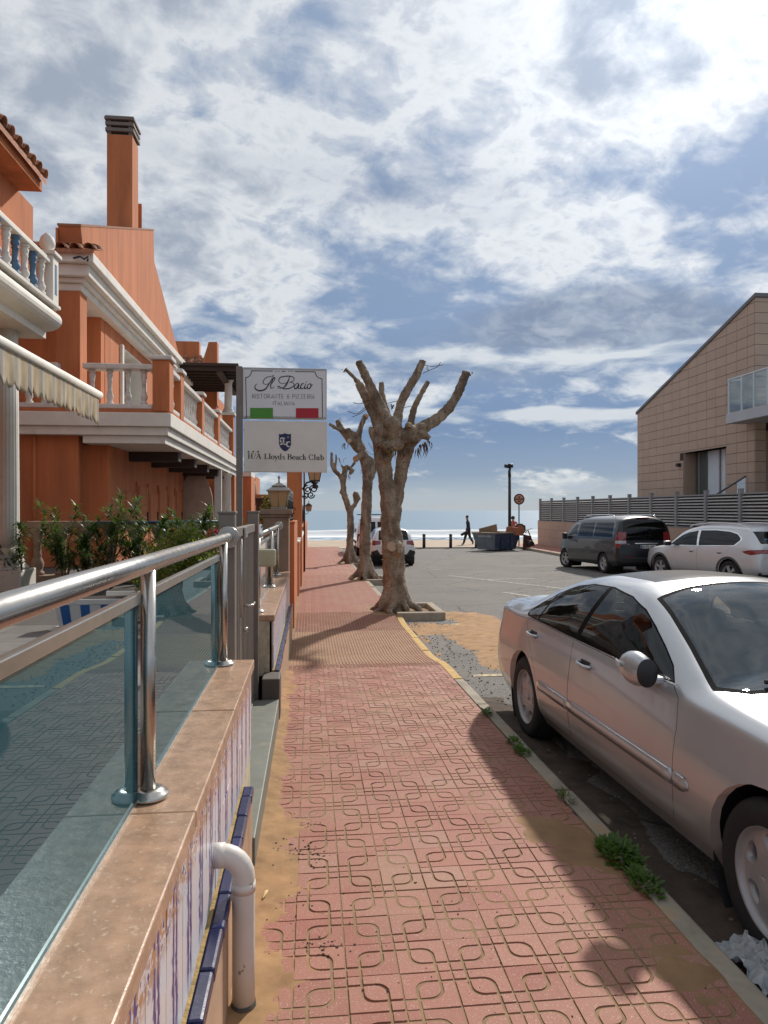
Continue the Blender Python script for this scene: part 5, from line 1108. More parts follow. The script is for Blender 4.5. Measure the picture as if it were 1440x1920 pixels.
# box shrub with red blossom
def shrub(label, c, r, h, n, m_, seed, size=0.03, name='box_shrub', z0=TZ):
    rr = random.Random(seed); t = thing(name, label, 'shrub', (c[0], c[1], z0)); lv = MB(); st_ = MB()
    for k in range(14):
        a = rr.uniform(0, 6.28); q = rr.uniform(0.3, 0.8); st_.tube([(c[0], c[1], z0 + 0.05), (c[0] + math.cos(a) * r * q * 0.5, c[1] + math.sin(a) * r * q * .5, z0 + h * .5), (c[0] + math.cos(a) * r * q, c[1] + math.sin(a) * r * q, z0 + h * rr.uniform(.7, .95))], [0.012, 0.008, 0.004], 5)
    for k in range(n):
        a = rr.uniform(0, 6.28); u = rr.random() ** 0.4; ph = rr.uniform(-0.9, 1.45); lump = 0.82 + 0.30 * vnoise(a * 2.1 + 9, ph * 2.3 + 5, seed)
        p = Vector((c[0] + math.cos(a) * math.cos(ph) * r * u * lump, c[1] + math.sin(a) * math.cos(ph) * r * u * lump, z0 + h * 0.52 + math.sin(ph) * h * 0.5 * u * lump))
        leaf(lv, p, Vector((rr.gauss(0, 1), rr.gauss(0, 1), rr.gauss(0.5, 1))), Vector((rr.gauss(0, 1), rr.gauss(0, 1), 1)), rr.uniform(0.6, 1.4) * size, rr.uniform(.25, .4) * size)
    st_.build('stems', STEMM, t); lv.build('leaves', m_, t); return t
bs = shrub('yellow green box shrub behind the glass railing', (pxX(352, 6.5), 6.5), 0.44, 0.98, 5200, BOX, 5, 0.034)
bs2 = shrub('second small box shrub behind the near railing post', (pxX(310, 7.4), 7.4), 0.34, 0.80, 3000, BOX, 6, 0.034)
yb = shrub('yellow leaved bush behind the pillar lantern', (pxX(512, 16), 16), 0.36, 0.95, 1500, pmat('yellow leaf', (0.30, 0.24, 0.03), 0.5, 0.4, 8, 0), 9, 0.07, 'yellow_bush', 1.05)
fl = MB(); fr_ = random.Random(4); c = atY(405, 999, 6.3)
for k in range(30): leaf(fl, c + Vector((fr_.gauss(0, .03), fr_.gauss(0, .03), fr_.gauss(0, .02))), Vector((fr_.gauss(0, 1), fr_.gauss(0, 1), fr_.gauss(0.4, 1))), Vector((0, 0, 1)), 0.045, 0.018)
for k in range(14): leaf(fl, c + Vector((-0.06 + fr_.gauss(0, .02), 0, -0.01 + fr_.gauss(0, .02))), Vector((fr_.gauss(-1, 1), fr_.gauss(0, 1), fr_.gauss(0, 1))), Vector((0, 0, 1)), 0.045, 0.018, 1)
fl.tube([c + Vector((0, 0, -0.05)), c + Vector((0, 0.1, -0.5))], 0.005, 4, 2)
tag(fl.build('red_flower', [pmat('red petal', (0.45, 0.015, 0.03), 0.5), pmat('salmon petal', (0.60, 0.25, 0.16), 0.5), STEMM]), 'red and salmon blossom beside the handrail flange', 'flower')
# striped planters
PWH = pmat('white planter', (0.62, 0.62, 0.60), 0.5, 0.05); PBL = pmat('blue planter stripe', (0.012, 0.10, 0.33), 0.45, 0.1)
def planter(label, x0, x1, y, z0, h, seed):
    t = thing('striped_planter', label, 'planter', ((x0 + x1) / 2, y, z0)); d = 0.13; ins = 0.05
    def sec(z, o): return [(x0 + o, y - d + o * .6, z), (x1 - o, y - d + o * .6, z), (x1 - o, y + d - o * .6, z), (x0 + o, y + d - o * .6, z)]
    MB().add(sec(z0 + 0.015, ins) + sec(z0 + h - 0.05, 0.012), [(3, 2, 1, 0), (4, 5, 6, 7)] + [(i, (i + 1) % 4, 4 + (i + 1) % 4, 4 + i) for i in range(4)]).build('tub', PWH, t)
    MB().box(x0, x1, y - d, y + d, z0 + h - 0.055, z0 + h).build('rim', PWH, t, bevel=0.008); MB().box(x0 - 0.03, x1 + 0.03, y - d - .02, y + d + .02, z0, z0 + 0.014).build('saucer', PWH, t, bevel=0.004)
    MB().box(x0 + .02, x1 - .02, y - d + .02, y + d - .02, z0 + h, z0 + h + 0.004).build('soil', pmat('potting soil', (0.03, 0.02, 0.014), 0.95, 0.3, 20, 0.8, 60), t)
    n = 4; w = (x1 - x0) / (n * 2)
    for k in range(n):
        a = x0 + w * (2 * k + 0.55); b = a + w * 0.92
        def q(f, zz): 
            xx = x0 + ins + (x1 - x0 - 2 * ins) * ((f - x0) / (x1 - x0)); t_ = (zz - z0) / h; return (xx * (1 - t_) + f * t_, y - d - 0.003 + ins * .6 * (1 - t_) , zz)
        MB().add([q(a, z0 + .03), q(b, z0 + .03), q(b, z0 + h - .055), q(a, z0 + h - .055)], [(0, 1, 2, 3)]).build('stripe', PBL, t)
    return t
planter('blue and white striped planter box on the terrace floor', pxX(108, 7.2), pxX(262, 7.2), 7.2, TZ, 0.30, 1)
planter('second striped planter box standing behind the first', pxX(205, 7.7), pxX(340, 7.7), 7.7, TZ, 0.32, 2)
MB_ = None
# ================================================================== POLLARDED TREES
def bark_mat():
    mt = bpy.data.materials.new('fig bark'); mt.use_nodes = True; nt = mt.node_tree; N = nt.nodes; L = nt.links; b = N['Principled BSDF']
    g = N.new('ShaderNodeNewGeometry'); P = g.outputs['Position']
    def noise(s, d=6, vec=P, r=0.6):
        n = N.new('ShaderNodeTexNoise'); n.inputs['Scale'].default_value = s; n.inputs['Detail'].default_value = d; n.inputs['Roughness'].default_value = r; L.new(vec, n.inputs['Vector']); return n.outputs[0]
    def mr(v, a, c, lo=0.0, hi=1.0):
        n = N.new('ShaderNodeMapRange'); n.interpolation_type = 'SMOOTHSTEP'; L.new(v, n.inputs[0]); n.inputs[1].default_value = a; n.inputs[2].default_value = c; n.inputs[3].default_value = lo; n.inputs[4].default_value = hi; return n.outputs[0]
    def mix(f, a, c):
        n = N.new('ShaderNodeMix'); n.data_type = 'RGBA'
        for i, v in ((0, f), (6, a), (7, c)):
            if isinstance(v, bpy.types.NodeSocket): L.new(v, n.inputs[i])
            else: n.inputs[i].default_value = (*v, 1) if i else v
        return n.outputs[2]
    mp = N.new('ShaderNodeMapping'); L.new(P, mp.inputs[0]); mp.inputs['Scale'].default_value = (1, 1, 2.6)
    mp2 = N.new('ShaderNodeMapping'); L.new(P, mp2.inputs[0]); mp2.inputs['Scale'].default_value = (1, 1, 0.3)
    c = mix(mr(noise(2.2), 0.3, 0.7), (0.135, 0.100, 0.073), (0.33, 0.258, 0.188))
    c = mix(mr(noise(7, 7, mp2.outputs[0]), 0.45, 0.7), c, (0.40, 0.325, 0.245))
    c = mix(mr(noise(26, 5, mp.outputs[0]), 0.56, 0.66), c, (0.055, 0.038, 0.027))
    c = mix(mr(noise(60, 3), 0.62, 0.70, 0, 0.6), c, (0.06, 0.04, 0.028))
    L.new(c, b.inputs['Base Color']); b.inputs['Roughness'].default_value = 0.88; b.inputs['Specular IOR Level'].default_value = 0.25
    bp = N.new('ShaderNodeBump'); bp.inputs['Strength'].default_value = 0.9; bp.inputs['Distance'].default_value = 0.018; L.new(noise(24, 6, mp.outputs[0]), bp.inputs['Height']); L.new(bp.outputs[0], b.inputs['Normal'])
    return mt
BARK = bark_mat()
CUT = pmat('sawn wood', (0.36, 0.20, 0.10), 0.85, 0.2, 12, 0.3, 60); CUTP = pmat('pale sawn wood', (0.42, 0.33, 0.24), 0.85, 0.2, 12, 0.3, 60)
TWIG = pmat('dry twig', (0.10, 0.07, 0.05), 0.9); ROOTM = pmat('aerial root', (0.085, 0.05, 0.032), 0.9, 0.3, 12)
SPR = pmat('young sprout', (0.16, 0.17, 0.03), 0.6, 0.4, 12)
def resample(path, n):
    c = [Vector(p) for p in path]; c = [c[0] * 2 - c[1]] + c + [c[-1] * 2 - c[-2]]; out = []
    for i in range(1, len(c) - 2):
        for k in range(n):
            t = k / n; a, b, d, e = c[i - 1], c[i], c[i + 1], c[i + 2]
            out.append(0.5 * ((2 * b) + (d - a) * t + (2 * a - 5 * b + 4 * d - e) * t * t + (3 * b - a - 3 * d + e) * t ** 3))
    out.append(c[-2]); return out
def pollard(label, Y, base_px, limbs, roots, voxel, cuts, seed, burrs=(), twigs=(), hang=(), sprouts=()):
    rr = random.Random(seed); b0 = atZ(base_px[0], base_px[1], zs(Y)); b0 = Vector((pxX(base_px[0], Y), Y, zs(Y)))
    t = thing('pollarded_tree', label, 'tree', b0); mb = MB()
    k = Y / F
    def W(px, py, dy=0.0): v = atY(px, py, Y + dy); return v
    for lb in limbs:
        p4 = []
        for q in lb:
            v = W(q[0], q[1], q[3] if len(q) > 3 else 0.0); p4.append((v.x, v.y, v.z, q[2] * k * 0.84))
        pr = resample([Vector(q) for q in p4], 5)
        pr = [Vector(q) for q in pr]
        ph = rr.uniform(0, 6)
        mb.tube([q.xyz for q in pr], [q[3] for q in pr], 14, wob=lambda i, s_: 1 + 0.07 * math.sin(s_ * 1.35 + ph + i * 0.35) + 0.05 * math.sin(i * 1.7 + s_))
    for (ang, ln, r) in roots:
        d = Vector((math.cos(R(ang)), math.sin(R(ang)), 0)); z0 = zs(Y)
        mb.tube([b0 + d * 0.06 + Vector((0, 0, 0.55)), b0 + d * 0.22 + Vector((0, 0, 0.16)), b0 + d * (0.22 + ln * 0.5) + Vector((rr.gauss(0, .03), 0, 0.03)), b0 + d * (0.22 + ln) + Vector((0, 0, -0.05))], [r, r * 0.9, r * 0.6, r * 0.3], 10)
    for (px, py, r, dy) in burrs:
        v = W(px, py, dy)
        for i in range(9):
            p = v + Vector((rr.gauss(0, .5), rr.gauss(0, .5), rr.gauss(0, .5))) * r * k; q = r * k * rr.uniform(.45, .8)
            mb.lathe([(q * math.sin(math.pi * j / 6) + 0.001, -q * math.cos(math.pi * j / 6)) for j in range(7)], p, 10)
    # keep roots above ground only slightly sunk; fuse into one skin
    me = mb.mesh('trunk', BARK); tmp = bpy.data.objects.new('tmp', me); COL.objects.link(tmp)
    rm = tmp.modifiers.new('r', 'REMESH'); rm.mode = 'VOXEL'; rm.voxel_size = voxel; rm.use_smooth_shade = True
    sm = tmp.modifiers.new('s', 'SMOOTH'); sm.iterations = 3; sm.factor = 0.5
    dg = bpy.context.evaluated_depsgraph_get(); ev = tmp.evaluated_get(dg); m2 = bpy.data.meshes.new_from_object(ev, preserve_all_data_layers=False, depsgraph=dg)
    bpy.data.objects.remove(tmp); m2.name = 'trunk'
    n = len(m2.vertices); co = np.empty(n * 3); no = np.empty(n * 3); m2.vertices.foreach_get('co', co); m2.vertices.foreach_get('normal', no); co = co.reshape(-1, 3); no = no.reshape(-1, 3)
    def sn(f, s): 
        q = co * f + s; return np.sin(q[:, 0] + 1.7 * np.sin(q[:, 2] * 0.9)) * np.sin(q[:, 1] * 1.1 + np.sin(q[:, 2])) * np.sin(q[:, 2] * 1.3 + 1.1 * np.sin(q[:, 0]))
    dsp = 0.011 * sn(7, 1.0) + 0.011 * sn(19, 4.0) + 0.006 * sn(45, 2.0)
    co = co + no * (dsp * min(1, voxel / 0.02))[:, None]
    co = co - np.array(b0)
    m2.vertices.foreach_set('co', co.ravel()); m2.materials.clear(); m2.materials.append(BARK); m2.update()
    m2.polygons.foreach_set('use_smooth', [True] * len(m2.polygons))
    place(m2, 'trunk', t, b0)
    for (px, py, r, dy, nx, nz, m_) in cuts:
        v = W(px, py, dy); nrm = Vector((nx, -1, nz)).normalized(); a = nrm.orthogonal().normalized(); b = nrm.cross(a); q = MB(); N_ = 14
        vs = [v + (a * math.cos(2 * math.pi * i / N_) + b * math.sin(2 * math.pi * i / N_)) * r * k * rr.uniform(.93, 1.05) for i in range(N_)]
        q.add([tuple(p) for p in vs] + [tuple(p - nrm * 0.09) for p in vs], [tuple(range(N_))] + [(i, N_ + i, N_ + (i + 1) % N_, (i + 1) % N_) for i in range(N_)]); q.build('sawn_end', m_, t)
    if twigs:
        q = MB()
        for path in twigs:
            pts = [W(*p) for p in path]; q.tube(resample(pts, 3), 0.006, 5)
        q.build('twigs', TWIG, t)['kind'] = 'stuff'
    if hang:
        q = MB()
        for (px, py, ln, n_, sp) in hang:
            for i in range(n_):
                v = W(px + rr.gauss(0, sp), py + rr.gauss(0, 2), rr.uniform(-.28, .05)); l_ = ln * k * rr.uniform(.4, 1.2)
                q.tube([v, v + Vector((rr.gauss(0, .015), rr.gauss(0, .015), -l_ * .5)), v + Vector((rr.gauss(0, .03), rr.gauss(0, .02), -l_))], [0.011, 0.007, 0.002], 4)
        q.build('aerial_roots', ROOTM, t)['kind'] = 'stuff'
    if sprouts:
        q = MB()
        for (px, py, n_, sp, dy) in sprouts:
            for i in range(n_): leaf(q, W(px + rr.gauss(0, sp * .45), py + rr.gauss(0, sp * .45), dy + rr.gauss(0, .05)), Vector((rr.gauss(0, 1), rr.gauss(-.5, 1), rr.gauss(0, 1))), Vector((0, 0, 1)), rr.uniform(.03, .08), rr.uniform(.008, .02))
        q.build('leaves', SPR, t)
    return t
T1 = [[(740, 1146, 33), (740, 1125, 27), (739, 1090, 25.5), (737, 1050, 25), (735, 1012, 24.5), (732, 970, 21), (727, 930, 18), (722, 890, 17), (719, 855, 18), (721, 825, 19), (724, 800, 17)],
      [(737, 985, 16, .05), (745, 935, 14, .08), (751, 890, 15, .1), (757, 858, 17, .1), (768, 828, 18, .05), (785, 806, 16), (806, 794, 13.5), (828, 779, 12), (846, 760, 11), (859, 736, 10.5), (868, 715, 10.2), (876, 697, 10)],
      [(728, 830, 17, -.05), (724, 790, 15, -.1), (712, 762, 13, -.12), (699, 735, 11.5, -.15), (687, 706, 9.5, -.2), (673, 677, 8.5, -.2)],
      [(718, 830, 14, .05), (708, 795, 13, .05), (696, 770, 11, .08), (684, 742, 10, .1), (674, 718, 9, .1)], [(676, 722, 6, .1), (664, 708, 5, .1), (647, 691, 4.2, .12)],
      [(728, 800, 12, .2), (724, 776, 10, .28), (719, 755, 8.5, .3), (716, 735, 7, .3), (715, 716, 6.6, .3)],
      [(738, 840, 15, -.1), (744, 808, 13, -.15), (747, 780, 10.5, -.18), (753, 752, 10, -.2), (768, 724, 9.5, -.2), (782, 702, 8.8, -.22), (793, 675, 8.2, -.22)],
      [(752, 830, 12, .2), (768, 800, 10, .3), (773, 782, 8.5, .3), (778, 762, 7.5, .3), (789, 740, 6.8, .3), (804, 715, 5.8, .3)], [(785, 812, 10, -.1), (806, 822, 7, -.15)]]
pollard('large pollarded tree with thick bare limbs rising from the pavement edge', 12.6, (741, 1142), T1, [(200, .22, .10), (330, .30, .09), (255, .25, .10), (20, .35, .1), (110, .3, .1), (160, .3, .08), (300, .2, .08), (225, .12, .07)], 0.019,
        [(735, 1025, 9, -.27, .1, .1, CUTP)], 3, burrs=[(724, 815, 20, -.16), (762, 812, 17, -.1), (790, 812, 10, -.1), (742, 1030, 12, -.17), (722, 858, 10, -.12)],
        twigs=[[(795, 684), (810, 687), (831, 684)], [(793, 700), (806, 694), (820, 688), (826, 679)], [(694, 755), (680, 768), (668, 776), (652, 771)], [(690, 750), (676, 757), (662, 755)], [(692, 762), (676, 775), (660, 782)], [(757, 764), (770, 762)], [(744, 752), (728, 756)], [(716, 830, -.35), (735, 838, -.4), (752, 855, -.4)], [(708, 836, -.3), (725, 842, -.35), (745, 833, -.35)], [(704, 856, -.2), (703, 835, -.3), (716, 828, -.3)], [(760, 800, -.2), (752, 825, -.25)]],
        hang=[(795, 832, 22, 16, 5), (778, 842, 16, 8, 6), (722, 835, 16, 26, 9), (735, 845, 18, 14, 8), (805, 828, 14, 5, 2)], sprouts=[(728, 845, 30, 6, -.3), (648, 694, 10, 4, .1), (735, 762, 14, 3, .1), (880, 702, 8, 4, 0), (668, 720, 10, 5, .1), (800, 690, 6, 4, -.2)])
T2 = [[(686, 1088, 17), (686, 1070, 14), (684, 1040, 12.5), (685, 1000, 12.5), (687, 960, 12), (688, 925, 11.5), (689, 890, 11.5), (684, 862, 11), (676, 838, 10.5), (668, 826, 10)],
      [(674, 845, 9), (660, 830, 9), (649, 816, 8), (640, 803, 7), (632, 787, 6)], [(640, 808, 5, -.1), (628, 802, 4.5, -.15), (617, 794, 4.2, -.2)], [(660, 828, 8, -.1), (655, 815, 6.5, -.15), (652, 803, 6.2, -.15)], [(673, 840, 9), (671, 822, 8), (676, 802, 6.5), (685, 780, 5.4)],
      [(690, 905, 9), (700, 880, 9, .1), (708, 862, 9, .2), (706, 835, 9, .2), (698, 812, 8, .1), (696, 800, 6, .1)], [(680, 850, 7, -.2), (668, 860, 6, -.3)]]
pollard('second pollarded tree with sawn reddish stub, behind the large one', 19.35, (686, 1086), T2, [(190, .3, .1), (260, .3, .1), (320, .35, .1), (350, .4, .08), (90, .3, .1), (225, .2, .08)], 0.026,
        [(667, 860, 5.6, -.36, -.1, .1, CUT), (655, 826, 4.2, -.28, -.1, .1, CUTP), (686, 779, 5.2, -.02, .3, .9, CUT)], 5, burrs=[(660, 826, 10, -.1), (690, 865, 10, .1)], twigs=[[(690, 830), (700, 845), (704, 860)], [(684, 842), (696, 852), (702, 850)]], hang=[(645, 833, 12, 6, 3), (690, 870, 18, 8, 8)], sprouts=[(637, 790, 24, 4, -.1), (652, 806, 12, 5, -.2), (664, 806, 8, 3, -.1)])
T3 = [[(656, 1058, 12), (656, 1044, 9.5), (656.5, 1010, 8), (657, 985, 7.8), (656, 960, 7.5), (650, 940, 7), (645, 925, 6.5), (643, 908, 6), (638, 893, 5), (630, 884, 5), (623, 873, 4.4), (622, 860, 3.4), (622, 848, 3.2)],
      [(628, 880, 3.5), (630, 866, 2.4), (630, 851, 2)], [(643, 912, 5.5), (646, 893, 5), (648, 878, 5.5)], [(648, 880, 4), (658, 876, 3.2), (666, 866, 3)], [(646, 886, 3), (640, 872, 2), (635, 858, 1.7)], [(656, 962, 6), (662, 950, 5), (667, 943, 5), (666, 932, 5.5), (667, 922, 5)], [(667, 945, 4), (671, 938, 4)], [(644, 925, 4), (637, 922, 3)]]
pollard('slim forked pollarded tree nearest the sea', 26.6, (656, 1056), T3, [(190, .35, .08), (270, .2, .1), (340, .25, .1), (90, .2, .1)], 0.03, [], 8, burrs=[(649, 880, 7, -.1), (668, 930, 6, 0)], twigs=[[(645, 868), (644, 862), (650, 858)], [(650, 884), (664, 888)], [(652, 880), (667, 880)]], hang=[(650, 890, 10, 8, 6)], sprouts=[(652, 882, 14, 5, -.1)])
# tree pits: raised concrete frames reaching into the road
SOIL = pmat('dry tree pit soil', (0.24, 0.155, 0.085), 0.95, 0.3, 8, 0.7, 50, bdist=0.01)
for lab, y0, y1, x1 in (('concrete tree pit frame around the large pollarded tree', 11.95, 13.30, 2.30), ('concrete tree pit frame around the second pollarded tree', 18.75, 19.95, 2.1), ('concrete tree pit frame around the slim far tree', 26.05, 27.25, 2.1)):
    zt_ = zs(y0) + 0.035; t = thing('tree_pit', lab, 'tree pit', (1.6, (y0 + y1) / 2, zr(y0)))
    for (a, b, c, d) in ((1.46, x1, y0, y0 + 0.13), (1.46, x1, y1 - 0.13, y1), (x1 - 0.14, x1, y0 + 0.13, y1 - 0.13)): MB().box(a, b, c, d, zr(y0) - 0.1, zt_).build('kerb_block', CONC, t, bevel=0.02)
    mb = grid_mesh(list(np.linspace(1.0, x1 - 0.1, 24)), list(np.linspace(y0 + 0.08, y1 - 0.08, 24)), lambda x, y: zs(y) - 0.035 + 0.05 * (fbm(x * 5, y * 5, 3) - .4)); mb.build('soil', SOIL, t)
# ================================================================== RIGHT SIDE: FENCE, CLAD BUILDING, FAR PAVEMENT
REDP = pmat('far red paving', (0.36, 0.145, 0.10), 0.8, 0.15, 4, 0.2, 60)
fp = [(11.45, 41.5), (11.45, 30.5), (12.35, 26.0), (12.55, 22.0), (12.55, 6.0), (13.6, 6.0), (13.6, 41.5)]
mb = MB(); n = len(fp)
fpw = MB(); 
def strip(mbx, pl, pr, zo, z_bot=None):
    for (a, b), (c, d) in zip(zip(pl[:-1], pl[1:]), zip(pr[:-1], pr[1:])):
        k = max(int(abs(a[1] - b[1]) / 1.5), 1)
        for i in range(k):
            t0, t1 = i / k, (i + 1) / k
            def q(p, r_, t): return (p[0] + (r_[0] - p[0]) * t, p[1] + (r_[1] - p[1]) * t)
            P = [q(a, b, t0), q(c, d, t0), q(c, d, t1), q(a, b, t1)]
            mbx.quad(*[(p[0], p[1], zs(p[1]) + zo) for p in P])
            if z_bot is not None:
                A, B = q(a, b, t0), q(a, b, t1); mbx.quad((A[0], A[1], zs(A[1]) + zo), (B[0], B[1], zs(B[1]) + zo), (B[0], B[1], zr(B[1]) - .1), (A[0], A[1], zr(A[1]) - .1))
left = [(11.45, 41.2), (11.45, 30.5), (12.35, 26.0), (12.55, 22.0), (12.55, 6.0)]
strip(fpw, [(x + 0.13, y) for x, y in left], [(13.6, y) for x, y in left], 0.0)
tag(fpw.build('far_sidewalk', REDP, center=False), 'red pavement below the beige fence wall', kind='structure')
kb = MB(); strip(kb, left, [(x + 0.13, y) for x, y in left], 0.001, -1)
tag(kb.build('far_kerb', CONC, center=False), 'concrete kerb of the far pavement', kind='structure')

XF = 13.5
CLADF = pmat('beige fence cladding', (0.47, 0.33, 0.25), 0.75, 0.08, 5, 0.15, 60, rand=0.05); CLADJ = pmat('dark cladding joint', (0.05, 0.038, 0.03), 0.9)
FGREY = pmat('grey painted fence post', (0.27, 0.275, 0.28), 0.5, 0.08, 6, 0.1); SLAT = pmat('grey louvre slat', (0.58, 0.58, 0.55), 0.45, 0.08, 6, 0.1)
zf0 = atX(1010, 976.5, XF).z; zf1 = atX(1010, 941, XF).z
yend = pxY(1008.5, XF)
fw = thing('fence_wall', 'low wall clad in beige panels carrying the grey louvre fence', 'wall', (XF, 28, zs(28)))
MB().box(XF + 0.012, XF + 0.35, 10, yend, -0.6, zf0).build('core', CLADJ, fw)
nr = 3; hh = (zf0 + 0.36) / nr; y = yend
while y > 14:
    for r in range(nr): MB().box(XF - 0.008, XF + 0.012, y - 1.165, y - 0.004, -0.36 + r * hh + 0.004, -0.36 + (r + 1) * hh - 0.004).build('cladding_panel', CLADF, fw)
    y -= 1.17
MB().box(XF - 0.02, XF + 0.37, 10, yend + 0.01, zf0, zf0 + 0.03).build('coping', FGREY, fw)
lf = thing('louvre_fence', 'grey metal louvre fence with square posts on the beige wall', 'fence', (XF + 0.1, 28, zf0 + 0.03))
ypost = [pxY(px, XF) for px in (1011.6, 1032.7, 1056.5, 1082.5, 1111.5, 1144, 1181.8, 1223, 1269.5, 1324, 1386.6)]; sp_y = (ypost[0] - ypost[-1]) / 10; ypost = [ypost[0] - sp_y * k for k in range(14)]
for y in ypost: 
    p = MB().box(XF - 0.015, XF + 0.115, y - 0.065, y + 0.065, zf0 + 0.03, zf1 + 0.17).build('post', FGREY, lf, bevel=0.006); MB().box(XF - 0.022, XF + 0.122, y - 0.072, y + 0.072, zf1 + 0.17, zf1 + 0.185).build('post_cap', FGREY, p)
ns = 10; pitch = (zf1 - zf0 - 0.08) / ns
for a, b in zip(ypost[:-1], ypost[1:]):
    ln = a - b - 0.14; ym = (a + b) / 2
    MB().box(XF + 0.02, XF + 0.08, b + .07, a - .07, zf1, zf1 + 0.045).build('top_rail', FGREY, lf)
    MB().box(XF + 0.10, XF + 0.112, b + .066, a - .066, zf0 + .03, zf1).build('gap_shade_sheet', pmat('painted gap shade', (0.045, 0.05, 0.05), 0.8), lf)  # added sheet, coloured dark to stand in for shade between the slats
    for k in range(ns):
        z = zf0 + 0.06 + pitch * (k + 0.5); MB().obox((XF + 0.05, ym, z), (0.080, ln, 0.012), (0, R(-33), 0)).build('slat', SLAT, lf)
# clad building
XR = 15.5
CLAD = pmat('beige ceramic panel', (0.46, 0.335, 0.255), 0.6, 0.05, 3, 0.06, 40, rand=0.045); ROOFG = pmat('grey roof trim', (0.13, 0.13, 0.14), 0.5)
cb = thing('clad_building', 'modern beige panel clad building with a steep grey edged roofline', 'building', (18, 28, zs(28)))
cols = [1195, 1204.8, 1217.3, 1230.4, 1244.7, 1260, 1274.8, 1290.8, 1307, 1324.5, 1342, 1361.7, 1381.4, 1401.7, 1414.8]
cy = [pxY(p, XR) for p in cols]; zrow = atX(1414.8, 586, XR).z; pit = 0.374
yN, yFr = cy[-1], cy[0]; zN = atX(1415, 556, XR).z; zFr = atX(1195, 776, XR).z
def roofz(y): return zFr + (zN - zFr) * (yFr - y) / (yFr - yN)
def clip(poly, f):
    out = []
    for i in range(len(poly)):
        a, b = poly[i], poly[(i + 1) % len(poly)]; fa, fb = f(a), f(b)
        if fa >= 0: out.append(a)
        if (fa > 0 > fb) or (fa < 0 < fb): t = fa / (fa - fb); out.append((a[0] + (b[0] - a[0]) * t, a[1] + (b[1] - a[1]) * t))
    return out
wy0, wy1 = pxY(1361.5, XR), pxY(1281, XR); wzt = atX(1361, 837, XR).z
bk_ = MB(); bk_.prism([(yN, -1), (wy0, -1), (wy0, roofz(wy0)), (yN, zN)], 0, XR + 0.022, XR + 0.4); bk_.prism([(wy1, -1), (yFr, -1), (yFr, zFr), (wy1, roofz(wy1))], 0, XR + 0.022, XR + 0.4); bk_.prism([(wy0, wzt), (wy1, wzt), (wy1, roofz(wy1)), (wy0, roofz(wy0))], 0, XR + 0.022, XR + 0.4)
bk_.build('wall_core', CLADJ, cb)
rows = [zrow + pit * k for k in range(-26, 6)]
for i in range(len(cy) - 1):
    a, b = cy[i], cy[i + 1]
    for z in rows:
        if z + pit < -0.4: continue
        poly = [(b + .008, z + .008), (a - .008, z + .008), (a - .008, z + pit - .008), (b + .008, z + pit - .008)]
        poly = clip(poly, lambda p: roofz(p[0]) - 0.03 - p[1])
        if len(poly) < 3: continue
        if b < wy1 - .05 and a > wy0 + .05:
            if z + pit < wzt + 0.02: 
                if a > wy1 + 0.05: poly = clip(poly, lambda p: p[0] - wy1)
                elif b < wy0 - 0.05: poly = clip(poly, lambda p: wy0 - p[0])
                else: continue
            elif z < wzt: poly = clip(poly, lambda p: p[1] - wzt)
            if len(poly) < 3: continue
        MB().prism(poly, 0, XR, XR + 0.025).build('wall_panel', CLAD, cb)
dy_ = yFr - yN; rl = math.hypot(dy_, zN - zFr)
MB().prism([(yN - .1, zN - .02), (yFr + .08, zFr - .03), (yFr + .08, zFr + .10), (yN - .1, zN + .11)], 0, XR - 0.05, XR + 9).build('roof_edge', ROOFG, cb)
# near end wall, upper storey, panels
bx_ = MB().box(XR + 0.03, XR + 10, yN + 0.03, yN + 0.4, 4.9, zN - 0.02); bx_.build('end_wall_core', CLADJ, cb)
for z in rows:
    if z < 4.9 or z > zN: continue
    for k in range(4): MB().box(XR + 0.006 + 1.25 * k, XR + 1.242 + 1.25 * k, yN - 0.03, yN - 0.003, z + .008, min(z + pit - .008, zN - .04)).build('end_panel', CLAD, cb)
MB().box(XR + 0.4, XR + 10, yN + 2.0, yN + 2.4, -1, 4.9).build('recess_wall', CLAD, cb); [MB().box(XR + 0.002, XR + 0.40, yN - 0.03, yN - 0.003, z + .008, z + pit - .008).build('end_panel', CLAD, cb) for z in rows if -0.6 < z < 4.75]; MB().box(XR + 0.2, XR + 10, yN + 0.05, yN + 2.3, 4.7, 4.9).build('recess_ceiling', CLADJ, cb)
# window in its deep recess
w_ = MB().box(XR + 0.55, XR + 0.60, wy0, wy1, -0.3, wzt); w_ = w_.build('window', pmat('pale blue white pane', (0.62, 0.68, 0.72), 0.25, 0.05, 2, 0), cb)  # whole pane coloured an even pale blue white
MB().box(XR + 0.026, XR + 0.55, wy1 - 0.03, wy1 - 0.003, -0.3, wzt).build('reveal', CLAD, w_); MB().box(XR + 0.025, XR + 0.55, wy0, wy1, wzt, wzt + 0.05).build('reveal', CLADJ, w_)
for yy_ in (wy0 + 0.02, wy0 + (wy1 - wy0) * 0.40, wy1 - (wy1 - wy0) * 0.12): MB().box(XR + 0.50, XR + 0.56, yy_, yy_ + 0.07, -0.3, wzt).build('mullion', FGREY, w_)
MB().box(XR + 0.53, XR + 0.548, wy1 - (wy1 - wy0) * 0.30, wy1 - 0.02, -0.3, wzt).build('dark_pane', pmat('grey green glass', (0.10, 0.12, 0.115), 0.06, 0.05, 2, 0), w_)
v_ = atX(1275, 872, XR); MB().box(XR - 0.16, XR, v_.y - 0.09, v_.y + 0.09, v_.z - 0.07, v_.z + 0.07).build('wall_light', BLKPL, cb, bevel=0.01)
